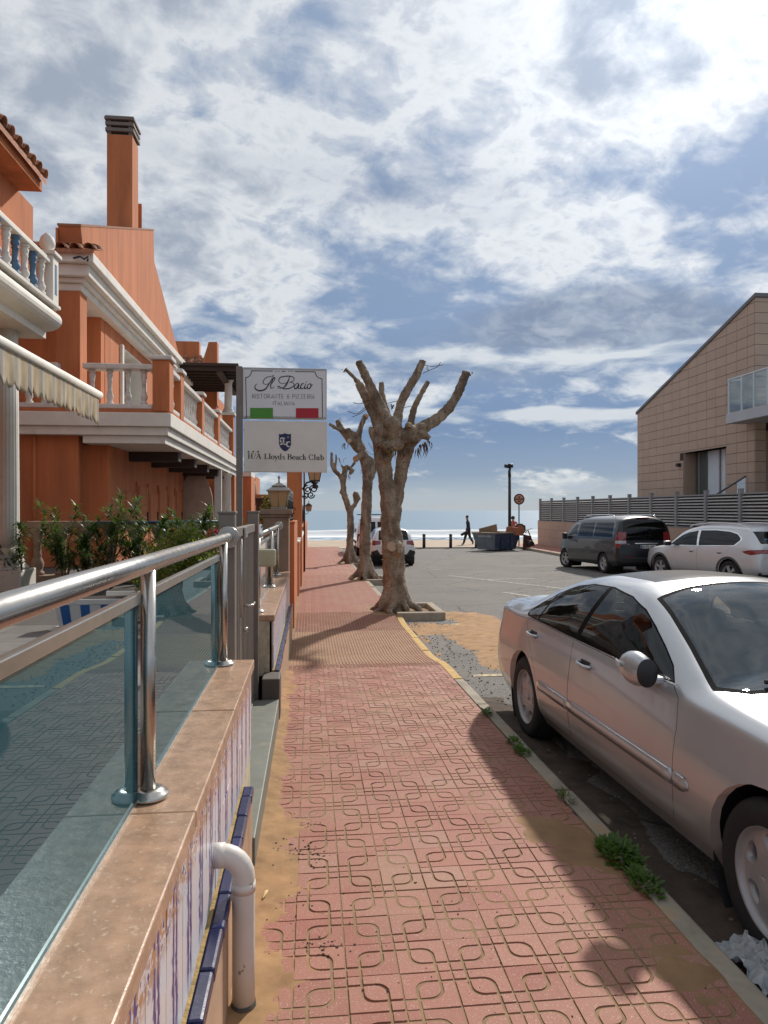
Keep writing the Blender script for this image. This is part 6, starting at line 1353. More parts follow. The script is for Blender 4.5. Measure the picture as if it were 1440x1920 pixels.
# balcony
XQ = 14.75; yq = pxY(1361, XQ); zq0 = atX(1361, 795, XQ).z; zq1 = atX(1361, 776, XQ).z; zq2 = atX(1361, 713, XQ).z
BSL = pmat('pale concrete slab', (0.46, 0.49, 0.52), 0.7, 0.06, 2, 0.1)
MB().box(XQ, XR + 8, 12, yq, zq0, zq1).build('balcony_slab', BSL, cb, bevel=0.01)
GB = glass_mat('balcony glass', (0.80, 0.84, 0.84), 0.0, 0.0, 1.35, 0.4)
yb_ = [pxY(px, XQ + .06) for px in (1367, 1391, 1414, 1440, 1480, 1540)]
for k, (a, b) in enumerate(zip(yb_[:-1], yb_[1:])):
    MB().box(XQ + 0.05, XQ + 0.062, b + .03, a - .03, zq1 + 0.03, zq2 - 0.05).build('balcony_pane', GB, cb)
for a in yb_: MB().box(XQ + 0.03, XQ + 0.08, a - .025, a + .025, zq1, zq2).build('balcony_post', STEELF, cb)
MB().box(XQ + 0.02, XQ + 0.09, yb_[-1], yb_[0] + .03, zq2 - 0.03, zq2 + 0.02).build('balcony_rail', STEELF, cb)
MB().box(XQ + 0.08, XR + 4, yb_[0] - .005, yb_[0] + .007, zq1 + .03, zq2 - .05).build('balcony_pane', GB, cb); MB().box(XQ + 0.06, XR + 4, yb_[0] - .03, yb_[0] + .03, zq2 - .03, zq2 + .02).build('balcony_rail', STEELF, cb)
a, b = atX(1342, 928, 15.0), atX(1398, 893, 15.0)
t = thing('stair_rail', 'sloping stair handrail with glass behind the louvre fence', 'railing', (15, a.y, 0)); MB().tube([a, b], 0.035, 8).build('handrail', ROOFG, t)
c9 = a.lerp(b, .72); MB().add([(15, c9.y, c9.z), (15, b.y, b.z), (15, b.y, 0.8), (15, c9.y, 0.8), (15.02, c9.y, c9.z), (15.02, b.y, b.z), (15.02, b.y, 0.8), (15.02, c9.y, 0.8)], [(0, 1, 2, 3), (7, 6, 5, 4), (0, 4, 5, 1), (1, 5, 6, 2)]).build('glass_pane', GB, t)

# ================================================================== SEAFRONT: BOLLARDS, SKIP, LAMP POST, SIGN, PEOPLE
ROPE = pmat('grey rope', (0.32, 0.33, 0.33), 0.9)
tops = []
for px, lab in ((795, 'left black bollard on the promenade edge, nearest the white hatchback'), (845, 'middle black bollard on the promenade edge'), (893, 'black bollard beside the blue skip')):
    x = pxX(px, 38.9); t = thing('bollard', lab, 'bollard', (x, 38.9, -0.41)); h = atY(px, 1003, 38.9).z + 0.41
    MB().tube([(x, 38.9, -0.46), (x, 38.9, -0.41 + h)], 0.085, 14).build('shaft', BLACKM, t); MB().lathe([(0.095, 0), (0.1, 0.03), (0.07, 0.06), (0.01, 0.075)], (x, 38.9, -0.41 + h - .01), 14).build('cap', BLACKM, t); MB().tube([(x, 38.9, -0.41 + h * .80), (x, 38.9, -0.41 + h * .84)], 0.09, 14).build('band', ROPE, t); tops.append((x, h))
for k in range(2):
    a, b = tops[k], tops[k + 1]; q = [(a[0] + (b[0] - a[0]) * i / 10, 38.9, -0.41 + a[1] * .82 - 0.12 * math.sin(math.pi * i / 10)) for i in range(11)]
    tag(MB().tube(q, 0.012, 6).build('rope', ROPE), ('rope slung between the left and middle bollards', 'rope slung between the middle bollard and the one by the skip')[k], 'rope')
# skip
SKB = pmat('dull blue skip paint', (0.030, 0.055, 0.105), 0.6, 0.25, 3, 0.25, 20, col2=(0.12, 0.13, 0.14), c2scale=3.5, c2lo=0.52, c2hi=0.72); SKR = pmat('dusty skip rim', (0.30, 0.25, 0.19), 0.8, 0.2, 5)
SKG = pmat('lighter grey blue skip end', (0.12, 0.145, 0.17), 0.6, 0.25, 4, 0.25, 20)  # one end plate, lighter and greyer than the other plates
c0 = atZ(928, 1034, zr(35)); ang = R(38)
sk = thing('skip_container', 'open blue rubble skip with slanted ends parked by the promenade', 'skip', c0, rot=(0, 0, ang))
Ls, Ws, Hs = 2.25, 1.5, atY(928, 1000, c0.y).z - c0.z
def skp(l, w, z): return (l, w, z)
sl_ = 0.42
bot = [(0.08, 0.08, .06), (Ls - .35, 0.08, .06), (Ls - .35, Ws - .30, .06), (0.08, Ws - .30, .06)]; top = [(-0.0, -0.02, Hs), (Ls, -0.02, Hs), (Ls, Ws + sl_ - .4, Hs), (0.0, Ws + sl_ - .4, Hs)]
def panel(i, j, nm, m_, th=0.03):
    a, b, c, d = [Vector(p) for p in (bot[i], bot[j], top[j], top[i])]; n_ = (b - a).cross(d - a).normalized() * th
    MB().add([a, b, c, d] + [p - n_ for p in (a, b, c, d)], [(0, 1, 2, 3), (7, 6, 5, 4), (0, 4, 5, 1), (1, 5, 6, 2), (2, 6, 7, 3), (3, 7, 4, 0)]).build(nm, m_, sk)
panel(0, 1, 'side_plate', SKB); panel(1, 2, 'end_plate', SKB); panel(2, 3, 'side_plate', SKB); panel(3, 0, 'end_plate', SKG)
MB().add(bot, [(0, 1, 2, 3)]).build('floor_plate', SKB, sk)
for (i, j) in ((0, 1), (1, 2), (2, 3), (3, 0)): a, b = Vector(top[i]), Vector(top[j]); MB().tube([a, b], 0.05, 4).build('rim', SKR, sk)
for l in (0.55, 1.35): MB().obox((l, -0.02, Hs * .55), (0.07, 0.06, Hs * .8), (R(-4), 0, 0)).build('rib', SKB, sk)
for l in (0.3, 0.75, 1.2, 1.6): MB().box(l, l + .1, 0.1, 0.3, 0, .07).build('runner', BLKPL, sk)
mb = MB(); r_ = random.Random(5)                                     # faded white stencil on the end and a small plate on the side
for i in range(8): y = 0.32 + i * .11; mb.obox((0.012, y, Hs - .17), (0.004, 0.06, 0.10 if i != 3 else .03), (0, R(-5), 0))
mb.build('stencil', pmat('faded white stencil', (0.42, 0.44, 0.45), 0.7), sk)['kind'] = 'stuff'
rub = grid_mesh(list(np.linspace(0.1, Ls - .1, 14)), list(np.linspace(0.05, Ws - .1, 10)), lambda x, y: Hs - .18 + .22 * fbm(x * 2, y * 2, 4)); rub.build('rubble', pmat('rubble', (0.33, 0.25, 0.17), 0.95, 0.3, 8, 0.8, 20), sk)
M_ = Matrix.Translation(c0) @ Matrix.Rotation(ang, 4, 'Z')
def onskip(l, w, z): return M_ @ Vector((l, w, z))
WOODB = pmat('raw board', (0.34, 0.24, 0.16), 0.8, 0.2, 6); TERR = pmat('terracotta board', (0.42, 0.17, 0.09), 0.8, 0.15, 6)
p = onskip(0.35, .7, Hs + .12); tag(MB().obox(p, (1.0, 0.03, 0.5), (R(20), R(-14), ang - .6)).build('plank', WOODB, bevel=0.004), 'tilted brown board lying in the skip', 'board')
v_ = atY(965, 996, c0.y + 1.0); tag(MB().obox(v_, (1.05, 0.05, 0.42), (R(10), R(5), .25)).build('orange_board', TERR, bevel=0.004), 'terracotta coloured panel leaning out of the skip', 'panel')
v_ = atY(975, 992, c0.y + 1.3); mb = MB(); mb.lathe([(0.30, -.05), (0.30, .05), (.24, .05), (.24, -.05)], v_, 20, axis=1); tag(mb.build('discarded_drum', [DARKWOOD]), 'dark rimmed round piece sticking out of the skip', 'rubbish')
mb = MB(); mb.lathe([(0.235, -.03), (0.235, .03)], v_, 20, axis=1); o = mb.build('round_face', [TERR], bpy.data.objects['discarded_drum'])
pts = [atY(985, 999, c0.y + 1.2), atY(990, 994, c0.y + 1.2), atY(996, 1010, c0.y + 1.0), atY(1002, 1024, c0.y + .9)]
t = thing('hand_truck', 'dark hand truck frame leaning against the end of the skip', 'hand truck', pts[-1]); MB().tube(pts, 0.035, 6).build('frame', BLKPL, t); MB().tube([q + Vector((-.28, .25, 0)) for q in pts], 0.035, 6).build('frame', BLKPL, t)
for f in (.35, .6, .85): a = pts[2].lerp(pts[3], f); MB().tube([a, a + Vector((-.28, .25, 0))], 0.025, 5).build('rung', BLKPL, t)
MB().lathe([(0.12, -.04), (.13, 0), (.12, .04)], pts[-1] + Vector((-.1, .1, .12)), 14, axis=1).build('wheel', RUBBER, t)
mb = MB(); v_ = atY(988, 1012, c0.y + 1.35); mb.obox(v_ + Vector((0, 0, -.25)), (0.5, 0.05, 1.0), (R(-12), R(12), .3)); tag(mb.build('rust_sheet', pmat('rusty sheet', (0.10, 0.035, 0.022), 0.8, 0.3, 6)), 'rust red sheet propped at the end of the skip', 'sheet')
tag(MB().tube([atY(985, 996, c0.y + 1), atY(984, 985, c0.y + 1)], 0.03, 6).build('post_stub', BLKPL), 'short dark bar standing up from the skip', 'bar')
tag(MB().tube([atY(980, 996, c0.y + .9), atY(998, 991, c0.y + .9)], 0.02, 6).build('stick', WOODB), 'thin stick poking out of the skip', 'stick')
# lamp post
YL = 41.0; x = pxX(955.5, YL); t = thing('lamp_post', 'slender black lamp post with small twin heads on the promenade', 'lamp post', (x, YL, -0.44))
MB().tube([(x, YL, -0.44), (x, YL, atY(955, 893, YL).z)], [0.10, 0.085], 12).build('pole', BLACKM, t); MB().tube([(x, YL, -0.44), (x, YL, -0.1)], 0.17, 12).build('foot', BLACKM, t)
q = [(x, YL, atY(955, 894, YL).z), tuple(atY(955, 884, YL)), tuple(atY(957, 876, YL))]; MB().tube(q, [0.10, .08, .06], 10).build('neck', BLACKM, t)
for (a, b) in (((946, 873.5), (955, 874.5)), ((955, 874), (961, 873))): MB().tube([atY(*a, YL), atY(*b, YL)], [0.10, 0.13], 8).build('lamp_head', BLACKM, t)
MB().lathe([(0.1, 0), (0.14, .06), (0.02, .13)], atY(955, 873, YL), 10).build('sensor_cap', BLACKM, t)
# round traffic sign
YS = 38.6; c_ = atY(973.5, 936, YS); r_s = 10.6 * YS / F; t = thing('round_sign', 'round traffic sign with dark red ring and bar on a post behind the skip', 'sign', (c_.x, YS, -0.4))
MB().tube([(c_.x, YS + .04, -0.45), (c_.x, YS + .04, c_.z + r_s * .6)], 0.035, 8).build('post', BLKPL, t)
MB().lathe([(r_s, 0), (r_s, .02)], (c_.x, YS + .02, c_.z), 32, axis=1).build('ring', pmat('dark red ring', (0.10, 0.012, 0.014), 0.5), t)
MB().lathe([(r_s * .76, 0), (r_s * .76, .006)], (c_.x, YS - .003, c_.z), 32, axis=1).build('disc', pmat('salmon sign face', (0.55, 0.30, 0.18), 0.5), t)
MB().box(c_.x - r_s * .7, c_.x + r_s * .7, YS - .014, YS - .010, c_.z - .03, c_.z + .03).build('bar', BLKPL, t)
mb = MB(); mb.box(c_.x - .03, c_.x + .03, YS - .014, YS - .010, c_.z + .07, c_.z + .16); mb.box(c_.x - .07, c_.x + .07, YS - .014, YS - .010, c_.z + .09, c_.z + .12); mb.build('upper_mark', BLKPL, t)
MB().box(c_.x - .09, c_.x + .09, YS - .014, YS - .010, c_.z - .16, c_.z - .09).build('lower_mark', BLKPL, t)

def skin_body(name, joints, edges, parent, mats, matfn, sub=2):
    me = bpy.data.meshes.new(name); me.from_pydata([j[:3] for j in joints], edges, []); tmp = bpy.data.objects.new('tmp', me); COL.objects.link(tmp)
    sk_ = tmp.modifiers.new('sk', 'SKIN'); sk_.use_smooth_shade = True; sv = me.skin_vertices[0].data
    for i, j in enumerate(joints): sv[i].radius = (j[3], j[4] if len(j) > 4 else j[3]); sv[i].use_root = (i == 0)
    ss = tmp.modifiers.new('ss', 'SUBSURF'); ss.levels = sub; ss.render_levels = sub
    dg = bpy.context.evaluated_depsgraph_get(); m2 = bpy.data.meshes.new_from_object(tmp.evaluated_get(dg), depsgraph=dg); bpy.data.objects.remove(tmp); m2.name = name
    m2.materials.clear()
    for m_ in mats: m2.materials.append(m_)
    for p in m2.polygons: p.material_index = matfn(p.center); p.use_smooth = True
    return place(m2, name, parent, (0, 0, 0))
SKINM = pmat('skin', (0.30, 0.16, 0.10), 0.6, 0.05, 8, 0); NAVYC = pmat('dark navy cloth', (0.014, 0.017, 0.026), 0.85, 0.2, 10, 0.2); DARKT = pmat('dark grey trousers', (0.012, 0.013, 0.018), 0.85, 0.2, 10, 0.2); SHOE = pmat('black shoe', (0.012, 0.012, 0.012), 0.5); HAIR = pmat('dark hair', (0.012, 0.009, 0.008), 0.7)
def hand_joints(w, d, s, base):
    """palm and five curled fingers continuing from the wrist index"""
    js, es = [], []; w = Vector(w); d = Vector(d).normalized(); a = d.orthogonal().normalized()
    js.append((*(w + d * .07), .028, .018)); es.append((base, 'h0'))
    return js, es
def person_walk(loc):
    t = thing('person', 'person in dark navy clothes striding along the promenade with a jacket in hand', 'person', loc, rot=(0, 0, 0))
    # walking to -x; y away from camera
    J = [(0, 0, .93, .13, .11), (-.01, 0, 1.10, .135, .10), (-.03, 0, 1.30, .165, .11), (-.04, 0, 1.44, .10, .085), (-.055, 0, 1.52, .052, .05), (-.075, 0, 1.60, .078, .085), (-.08, 0, 1.70, .082, .092), (-.07, 0, 1.755, .05, .06),
         (-.08, -.09, .86, .115), (-.20, -.10, .50, .09), (-.30, -.10, .13, .07), (-.33, -.10, .05, .045), (-.46, -.10, .03, .035),
         (.06, .09, .86, .115), (.10, .09, .50, .09), (.30, .09, .17, .07), (.33, .09, .08, .042), (.24, .09, .02, .035),
         (-.02, -.20, 1.40, .06), (.02, -.25, 1.14, .048), (-.12, -.25, .92, .036), (-.16, -.25, .85, .032, .02), (-.19, -.27, .80, .012), (-.20, -.255, .79, .012), (-.20, -.24, .79, .012), (-.19, -.225, .80, .011), (-.14, -.22, .81, .012),
         (-.05, .20, 1.40, .06), (-.02, .25, 1.13, .048), (.02, .25, .90, .036), (.03, .25, .82, .03, .02), (.03, .27, .76, .012), (.025, .255, .75, .012), (.02, .24, .75, .012), (.02, .23, .77, .011), (.07, .24, .79, .012)]
    E = [(0, 1), (1, 2), (2, 3), (3, 4), (4, 5), (5, 6), (6, 7), (0, 8), (8, 9), (9, 10), (10, 11), (11, 12), (0, 13), (13, 14), (14, 15), (15, 16), (16, 17), (2, 18), (18, 19), (19, 20), (20, 21), (21, 22), (21, 23), (21, 24), (21, 25), (21, 26), (2, 27), (27, 28), (28, 29), (29, 30), (30, 31), (30, 32), (30, 33), (30, 34), (30, 35)]
    def mf(c):
        if c.z > 1.53 or (c.z < .89 and abs(c.y) > .19 and c.z > .7): return 0
        if c.z < .10: return 3
        return 1 if c.z > .92 else 2
    skin_body('body', J, E, t, [SKINM, NAVYC, DARKT, SHOE], mf)
    hr = MB().lathe([(0.09 * math.sin(math.pi * j / 10) + .001, -0.095 * math.cos(math.pi * j / 10)) for j in range(4, 11)], (-.065, 0, 1.71), 12); hr.build('hair', HAIR, t)
    mb = MB(); mb.add([(-.165, -.05, 1.655), (-.165, .05, 1.655), (-.19, 0, 1.63), (-.155, 0, 1.69)], [(0, 2, 3), (2, 1, 3), (0, 1, 2)]); mb.build('nose', SKINM, t)
    return t
v_ = atZ(878, 1021, -0.44); person_walk(v_)
def jacket():
    mb = MB(); r_ = random.Random(2); n = 10; vs = []; c = v_ + Vector((-.25, -.27, .80))
    for i in range(n + 1):
        for k in range(10):
            a = 2 * math.pi * k / 10; q = i / n; rad = 0.06 + 0.11 * math.sin(math.pi * min(q * 1.1, 1)) + .02 * math.sin(3 * a + i)
            vs.append(c + Vector((-.22 * q + math.cos(a) * rad, math.sin(a) * rad * .5, -.26 * q + .1 * math.cos(a) * rad)))
    mb.add(vs, [(i * 10 + k, i * 10 + (k + 1) % 10, (i + 1) * 10 + (k + 1) % 10, (i + 1) * 10 + k) for i in range(n) for k in range(10)], 0, True)
    tag(mb.build('carried_jacket', NAVYC), 'dark bundled jacket held in the striding person\'s hand', 'jacket')
jacket()
# second person, upper body showing above the skip
Y2 = 43.0; v2 = atY(962, 978, Y2); t = thing('person', 'person in red and orange clothes standing behind the skip', 'person', (v2.x, Y2, -0.44), rot=(0, 0, 0)); hgt = v2.z + .44
J = [(0, 0, .9, .15, .12), (0, 0, 1.1, .15, .11), (0, 0, 1.28, .17, .12), (0, 0, 1.42, .09, .08), (0, 0, 1.49, .05), (0, -.01, 1.56, .08, .085), (0, -.01, 1.65, .085, .09), (-.09, 0, .85, .1), (-.10, 0, .48, .07), (-.10, .02, .1, .05), (-.10, -.08, .03, .04), (.09, 0, .85, .1), (.1, 0, .48, .07), (.1, .02, .1, .05), (.1, -.08, .03, .04),
     (-.22, 0, 1.36, .06), (-.27, -.02, 1.1, .05), (-.20, -.16, .98, .036), (-.15, -.22, .97, .028), (.22, 0, 1.36, .06), (.27, -.02, 1.1, .05), (.2, -.16, .98, .036), (.15, -.22, .97, .028)]
E = [(0, 1), (1, 2), (2, 3), (3, 4), (4, 5), (5, 6), (0, 7), (7, 8), (8, 9), (9, 10), (0, 11), (11, 12), (12, 13), (13, 14), (2, 15), (15, 16), (16, 17), (17, 18), (2, 19), (19, 20), (20, 21), (21, 22)]
skin_body('body', J, E, t, [SKINM, pmat('red orange top', (0.40, 0.09, 0.07), 0.85, 0.4, 12, 0, col2=(0.45, 0.30, 0.28), c2scale=9), DARKT], lambda c: 0 if (c.z > 1.47 or c.y < -.17) else (1 if c.z > .9 else 2))
MB().lathe([(0.12 * math.sin(math.pi * j / 10) + .001, -0.13 * math.cos(math.pi * j / 10)) for j in range(3, 11)], (0, .02, 1.63), 12).build('hair', pmat('brown curly hair', (0.05, 0.028, 0.018), 0.9, 0.3, 30, 1.0, 60, bdist=.02), t)

# ================================================================== WEEDS AND LITTER
WEED = pmat('green weed', (0.075, 0.145, 0.022), 0.55, 0.45, 20, 0)
leafy(WEED, .35); WEEDD = pmat('dull weed', (0.09, 0.12, 0.03), 0.6, 0.4, 20, 0)
def weed(label, x, y, r, h, n, seed, m_=WEED, ln=(.02, .05), nm='weed_clump', ys=1.0):
    rr = random.Random(seed); mb = MB(); z0 = bed(y)
    for k in range(n):
        a = rr.uniform(0, 6.28); q = rr.random() ** .6; p = Vector((x + math.cos(a) * r * q, y + math.sin(a) * r * q * ys, z0 + .004 + h * (1 - q * q) * rr.random()))
        leaf(mb, p, Vector((math.cos(a) * .7 + rr.gauss(0, .5), math.sin(a) * .7 + rr.gauss(0, .5), rr.uniform(.1, 1.2))), Vector((0, 0, 1)), rr.uniform(*ln), rr.uniform(.1, .22) * ln[1])
    return tag(mb.build(nm, m_), label, 'weed')
weed('bright green weed clump growing over the kerb by the front wheel', 1.47, 3.24, 0.08, 0.05, 330, 1, ys=1.7, ln=(.015, .065))
weed('lower end of the green weeds trailing along the kerb', 1.462, 2.98, 0.05, 0.035, 150, 2, ys=2.4, ln=(.015, .055))
for k, (px, py, lab, r, n) in enumerate(((1020, 1410, 'small weed tuft on the kerb beside the rear door', .04, 90), (1000, 1392, 'weed tuft on the kerb just before the rear wheel', .035, 60), (945, 1335, 'weed tuft at the kerb behind the rear wheel', .035, 60), (1110, 1500, 'thin brownish weeds along the kerb crack', .03, 30))):
    p = atZ(px, py, bed(4.5)); weed(lab, 1.45 + .01 * (k % 2), p.y, r, .035, n, 20 + k, WEED if k < 3 else WEEDD, ys=2.2, nm='weed_tuft')
# crumpled plastic sheet at the kerb
rr = random.Random(12); mb = MB(); n = 22; vs = []
for j in range(n):
    for i in range(n):
        u, v = i / (n - 1) - .5, j / (n - 1) - .5; e = 1 - .35 * fbm(u * 5 + 3, v * 5, 2)
        vs.append((1.66 + u * .30 * e + .05 * fbm(u * 8, v * 8, 5), 2.42 + v * .36 * e + .05 * fbm(u * 8, v * 8 + 4, 6), zr(2.4) + .05 + .10 * fbm(u * 9 + 1, v * 9, 7) - .05 * (abs(u) + abs(v))))
mb.add(vs, [(j * n + i, j * n + i + 1, (j + 1) * n + i + 1, (j + 1) * n + i) for j in range(n - 1) for i in range(n - 1)], 0, False)
pb = mb.build('plastic_sheet', pmat('grey white plastic', (0.34, 0.36, 0.37), 0.3, 0.25, 12, 0.2, 30)); tag(pb, 'crumpled grey white plastic sheet lying against the kerb', 'litter')
mb = MB(); mb.add([(-.205, 3.02, bed(3) + .014), (-.19, 3.05, bed(3) + .02), (-.185, 3.09, bed(3) + .016), (-.20, 3.06, bed(3) + .026)], [(0, 1, 3), (1, 2, 3)]); tag(mb.build('dry_leaf', pmat('yellow dry leaf', (0.55, 0.42, 0.16), 0.7)), 'curled yellow leaf on the sand by the drain pipe', 'leaf')
# crumbs, stains and pebbles trodden into the tiles
mb = MB(); rr = random.Random(31); 
def crumb(x, y, s):
    z = bed(y) + .001; k = rr.randint(4, 6); top = [(x + math.cos(6.28 * i / k + s * 99) * s * rr.uniform(.6, 1.1), y + math.sin(6.28 * i / k + s * 99) * s * rr.uniform(.6, 1.1), z + s * .5 * rr.uniform(.4, 1)) for i in range(k)]; bt = [(p[0], p[1], z - .004) for p in top]
    mb.add(top + bt, [tuple(range(k))] + [(i, i + k, (i + 1) % k + k, (i + 1) % k) for i in range(k)])
for (px, py, n_, sp) in ((600, 1780, 26, .045), (625, 1772, 10, .025), (590, 1605, 22, .05), (570, 1590, 12, .04), (583, 1545, 10, .03), (540, 1455, 14, .03), (735, 1855, 8, .02), (858, 1715, 2, .004), (780, 1655, 2, .004), (1290, 1820, 3, .006), (560, 1690, 12, .06), (520, 1580, 16, .06)):
    c = atZ(px, py, bed(3))
    for i in range(n_): crumb(c.x + rr.gauss(0, sp), c.y + rr.gauss(0, sp), rr.uniform(.0025, .007))
for i in range(420): crumb(rr.uniform(-.23, 1.4), 1.4 + 6 * rr.random() ** 1.3, rr.uniform(.0012, .004))
tag(mb.build('dirt_crumbs', pmat('dark dirt', (0.055, 0.035, 0.024), 0.95, 0.4, 30), center=False), 'dark dirt crumbs scattered over the pavement tiles', 'dirt', kind='stuff')
mb = MB()
for i in range(900):
    x, y = 1.6 + 1.2 * rr.random() ** 1.6, 0.9 + 11.5 * rr.random(); s = rr.uniform(.003, .012); z = zr(y) + .004; k = 5
    top = [(x + math.cos(6.28 * i_ / k) * s * rr.uniform(.6, 1.1), y + math.sin(6.28 * i_ / k) * s * rr.uniform(.6, 1.1), z + s * .7) for i_ in range(k)]; bt = [(p[0] * 1.0, p[1], z - .01) for p in top]
    mb.add(top + bt, [tuple(range(k))] + [(i_, i_ + k, (i_ + 1) % k + k, (i_ + 1) % k) for i_ in range(k)])
tag(mb.build('gravel', pmat('gutter gravel', (0.22, 0.19, 0.155), 0.95, 0.4, 30), center=False), 'loose gravel along the gutter', 'gravel', kind='stuff')
# ================================================================== VEHICLES
def pchip(pts):
    x = np.array([p[0] for p in pts], float); y = np.array([p[1] for p in pts], float); h = np.diff(x); d = np.diff(y) / h; n = len(x); m_ = np.zeros(n)
    for i in range(1, n - 1):
        if d[i - 1] * d[i] > 0: w1 = 2 * h[i] + h[i - 1]; w2 = h[i] + 2 * h[i - 1]; m_[i] = (w1 + w2) / (w1 / d[i - 1] + w2 / d[i])
    m_[0], m_[-1] = d[0], d[-1]
    def f(q):
        i = min(max(int(np.searchsorted(x, q)) - 1, 0), n - 2); t = min(max((q - x[i]) / h[i], 0), 1)
        return float(y[i] * (1 + 2 * t) * (1 - t) ** 2 + h[i] * m_[i] * t * (1 - t) ** 2 + y[i + 1] * t * t * (3 - 2 * t) + h[i] * m_[i + 1] * t * t * (t - 1))
    return f
def inpoly(p, poly):
    c = False; n = len(poly); x, y = p
    for i in range(n):
        (x1, y1), (x2, y2) = poly[i], poly[i - 1]
        if (y1 > y) != (y2 > y) and x < (x2 - x1) * (y - y1) / (y2 - y1) + x1: c = not c
    return c
def cut(bm, poly, ax, pred):
    """score the outline into the skin and return the faces inside it"""
    i, j = ax; k = 3 - i - j; n = len(poly)
    lo = (min(p[0] for p in poly), min(p[1] for p in poly)); hi = (max(p[0] for p in poly), max(p[1] for p in poly))
    def bb(f): 
        a = [v.co[i] for v in f.verts]; b = [v.co[j] for v in f.verts]; return min(a), max(a), min(b), max(b)
    cand = [f for f in bm.faces if pred(f.calc_center_median())]
    cand = [f for f in cand if (lambda q: q[0] <= hi[0] and q[1] >= lo[0] and q[2] <= hi[1] and q[3] >= lo[1])(bb(f))]
    for e in range(n):
        a, b = poly[e], poly[(e + 1) % n]; d = (b[0] - a[0], b[1] - a[1]); co = [0, 0, 0]; no = [0, 0, 0]; co[i], co[j] = a; no[i], no[j] = -d[1], d[0]
        if abs(d[0]) + abs(d[1]) < 1e-7: continue
        x0, x1, y0, y1 = min(a[0], b[0]) - 1e-4, max(a[0], b[0]) + 1e-4, min(a[1], b[1]) - 1e-4, max(a[1], b[1]) + 1e-4
        sel = []; rest = []
        for f in cand:
            q = bb(f); (sel if (q[0] <= x1 and q[1] >= x0 and q[2] <= y1 and q[3] >= y0) else rest).append(f)
        if not sel: continue
        es = {ed for f in sel for ed in f.edges}; vs = {v for f in sel for v in f.verts}
        r = bmesh.ops.bisect_plane(bm, geom=sel + list(es) + list(vs), dist=1e-6, plane_co=co, plane_no=no)
        cand = rest + [g for g in r['geom'] if isinstance(g, bmesh.types.BMFace)]
    out = []
    for f in cand:
        if f.is_valid:
            c = f.calc_center_median()
            if pred(c) and inpoly((c[i], c[j]), poly): out.append(f)
    return out
def lift(bm, faces, gap=0.0, push=0.0):
    """take the faces out as their own bmesh, rim drawn back by gap"""
    nb = bmesh.new(); mp = {}
    for f in faces:
        for v in f.verts:
            if v not in mp: mp[v] = nb.verts.new(v.co)
    for f in faces:
        try: nf = nb.faces.new([mp[v] for v in f.verts]); nf.smooth = True
        except ValueError: pass
    bmesh.ops.delete(bm, geom=faces, context='FACES'); nb.normal_update()
    if gap:
        mv = {}
        for v in nb.verts:
            if v.is_boundary:
                s_ = Vector((0, 0, 0))
                for e in v.link_edges:
                    if e.is_boundary and e.link_faces:
                        f = e.link_faces[0]; t = (e.verts[1].co - e.verts[0].co).normalized(); q = f.calc_center_median() - v.co; q = q - t * q.dot(t); s_ += q.normalized() if q.length > 0 else q
                if s_.length > 0: mv[v] = s_.normalized() * gap
        for v, d in mv.items(): v.co += d
    if push:
        for v in nb.verts: v.co += v.normal * push
    return nb
from mathutils.bvhtree import BVHTree
from mathutils.interpolate import poly_3d_calc
SRC = {}
def bm_obj(bm, name, mats, parent, solid=0.0):
    me = bpy.data.meshes.new(name); bm.to_mesh(me); 
    for m_ in (mats if isinstance(mats, (list, tuple)) else [mats]): me.materials.append(m_)
    bm.free(); n = len(me.vertices); co = np.empty(n * 3); me.vertices.foreach_get('co', co); co = co.reshape(-1, 3); c = (co.min(0) + co.max(0)) / 2; c[2] = co[:, 2].min(); me.vertices.foreach_set('co', (co - c).ravel())
    me.polygons.foreach_set('use_smooth', [True] * len(me.polygons)); me.update()
    if SRC:
        nrm = []
        for p in co:
            hit = SRC['bvh'].find_nearest(p); f = SRC['f'][hit[2]]; w = poly_3d_calc([SRC['v'][i] for i in f], hit[0]); q = Vector((0, 0, 0))
            for i, a in zip(f, w): q += SRC['n'][i] * a
            nrm.append(q.normalized())
        me.normals_split_custom_set_from_vertices(nrm)
    o = place(me, name, parent, c)
    return o
def circ(cx, cz, r, n=28, a0=0): return [(cx + r * math.cos(2 * math.pi * k / n + a0), cz + r * math.sin(2 * math.pi * k / n + a0)) for k in range(n)]
CARGLASS = glass_mat('car window glass', (0.46, 0.52, 0.51), 0.0, 0.0, 1.45, 0.8)
DARKGLASS = glass_mat('privacy glass', (0.05, 0.055, 0.06), 0.01, 0.0, 1.45, 0.75); SEAL = pmat('black rubber seal', (0.010, 0.010, 0.011), 0.9, 0.1, 20, 0, spec=0.08)
WSGLASS = glass_mat('windscreen glass', (0.42, 0.48, 0.48), 0.02, 0.0, 1.48, 0.85, dirt=((0.12, 0.16, 0.18), 0.22))
CABIN = pmat('dark cabin trim', (0.05, 0.048, 0.048), 0.85, 0.2, 10, 0.1); SEATM = pmat('grey seat cloth', (0.13, 0.13, 0.13), 0.9, 0.15, 14, 0.2)
TAIL = pmat('red tail lamp', (0.22, 0.010, 0.014), 0.12, 0.15, 14, 0, coat=1.0); LENS = pmat('clear lamp lens', (0.5, 0.52, 0.54), 0.1, 0.1, 20, 0, coat=1.0)
RIMM = pmat('alloy wheel', (0.40, 0.40, 0.41), 0.38, 0.12, 10, 0.05, metal=0.35); DISC = pmat('brake disc', (0.12, 0.10, 0.09), 0.5, 0.2, 12, metal=0.8)
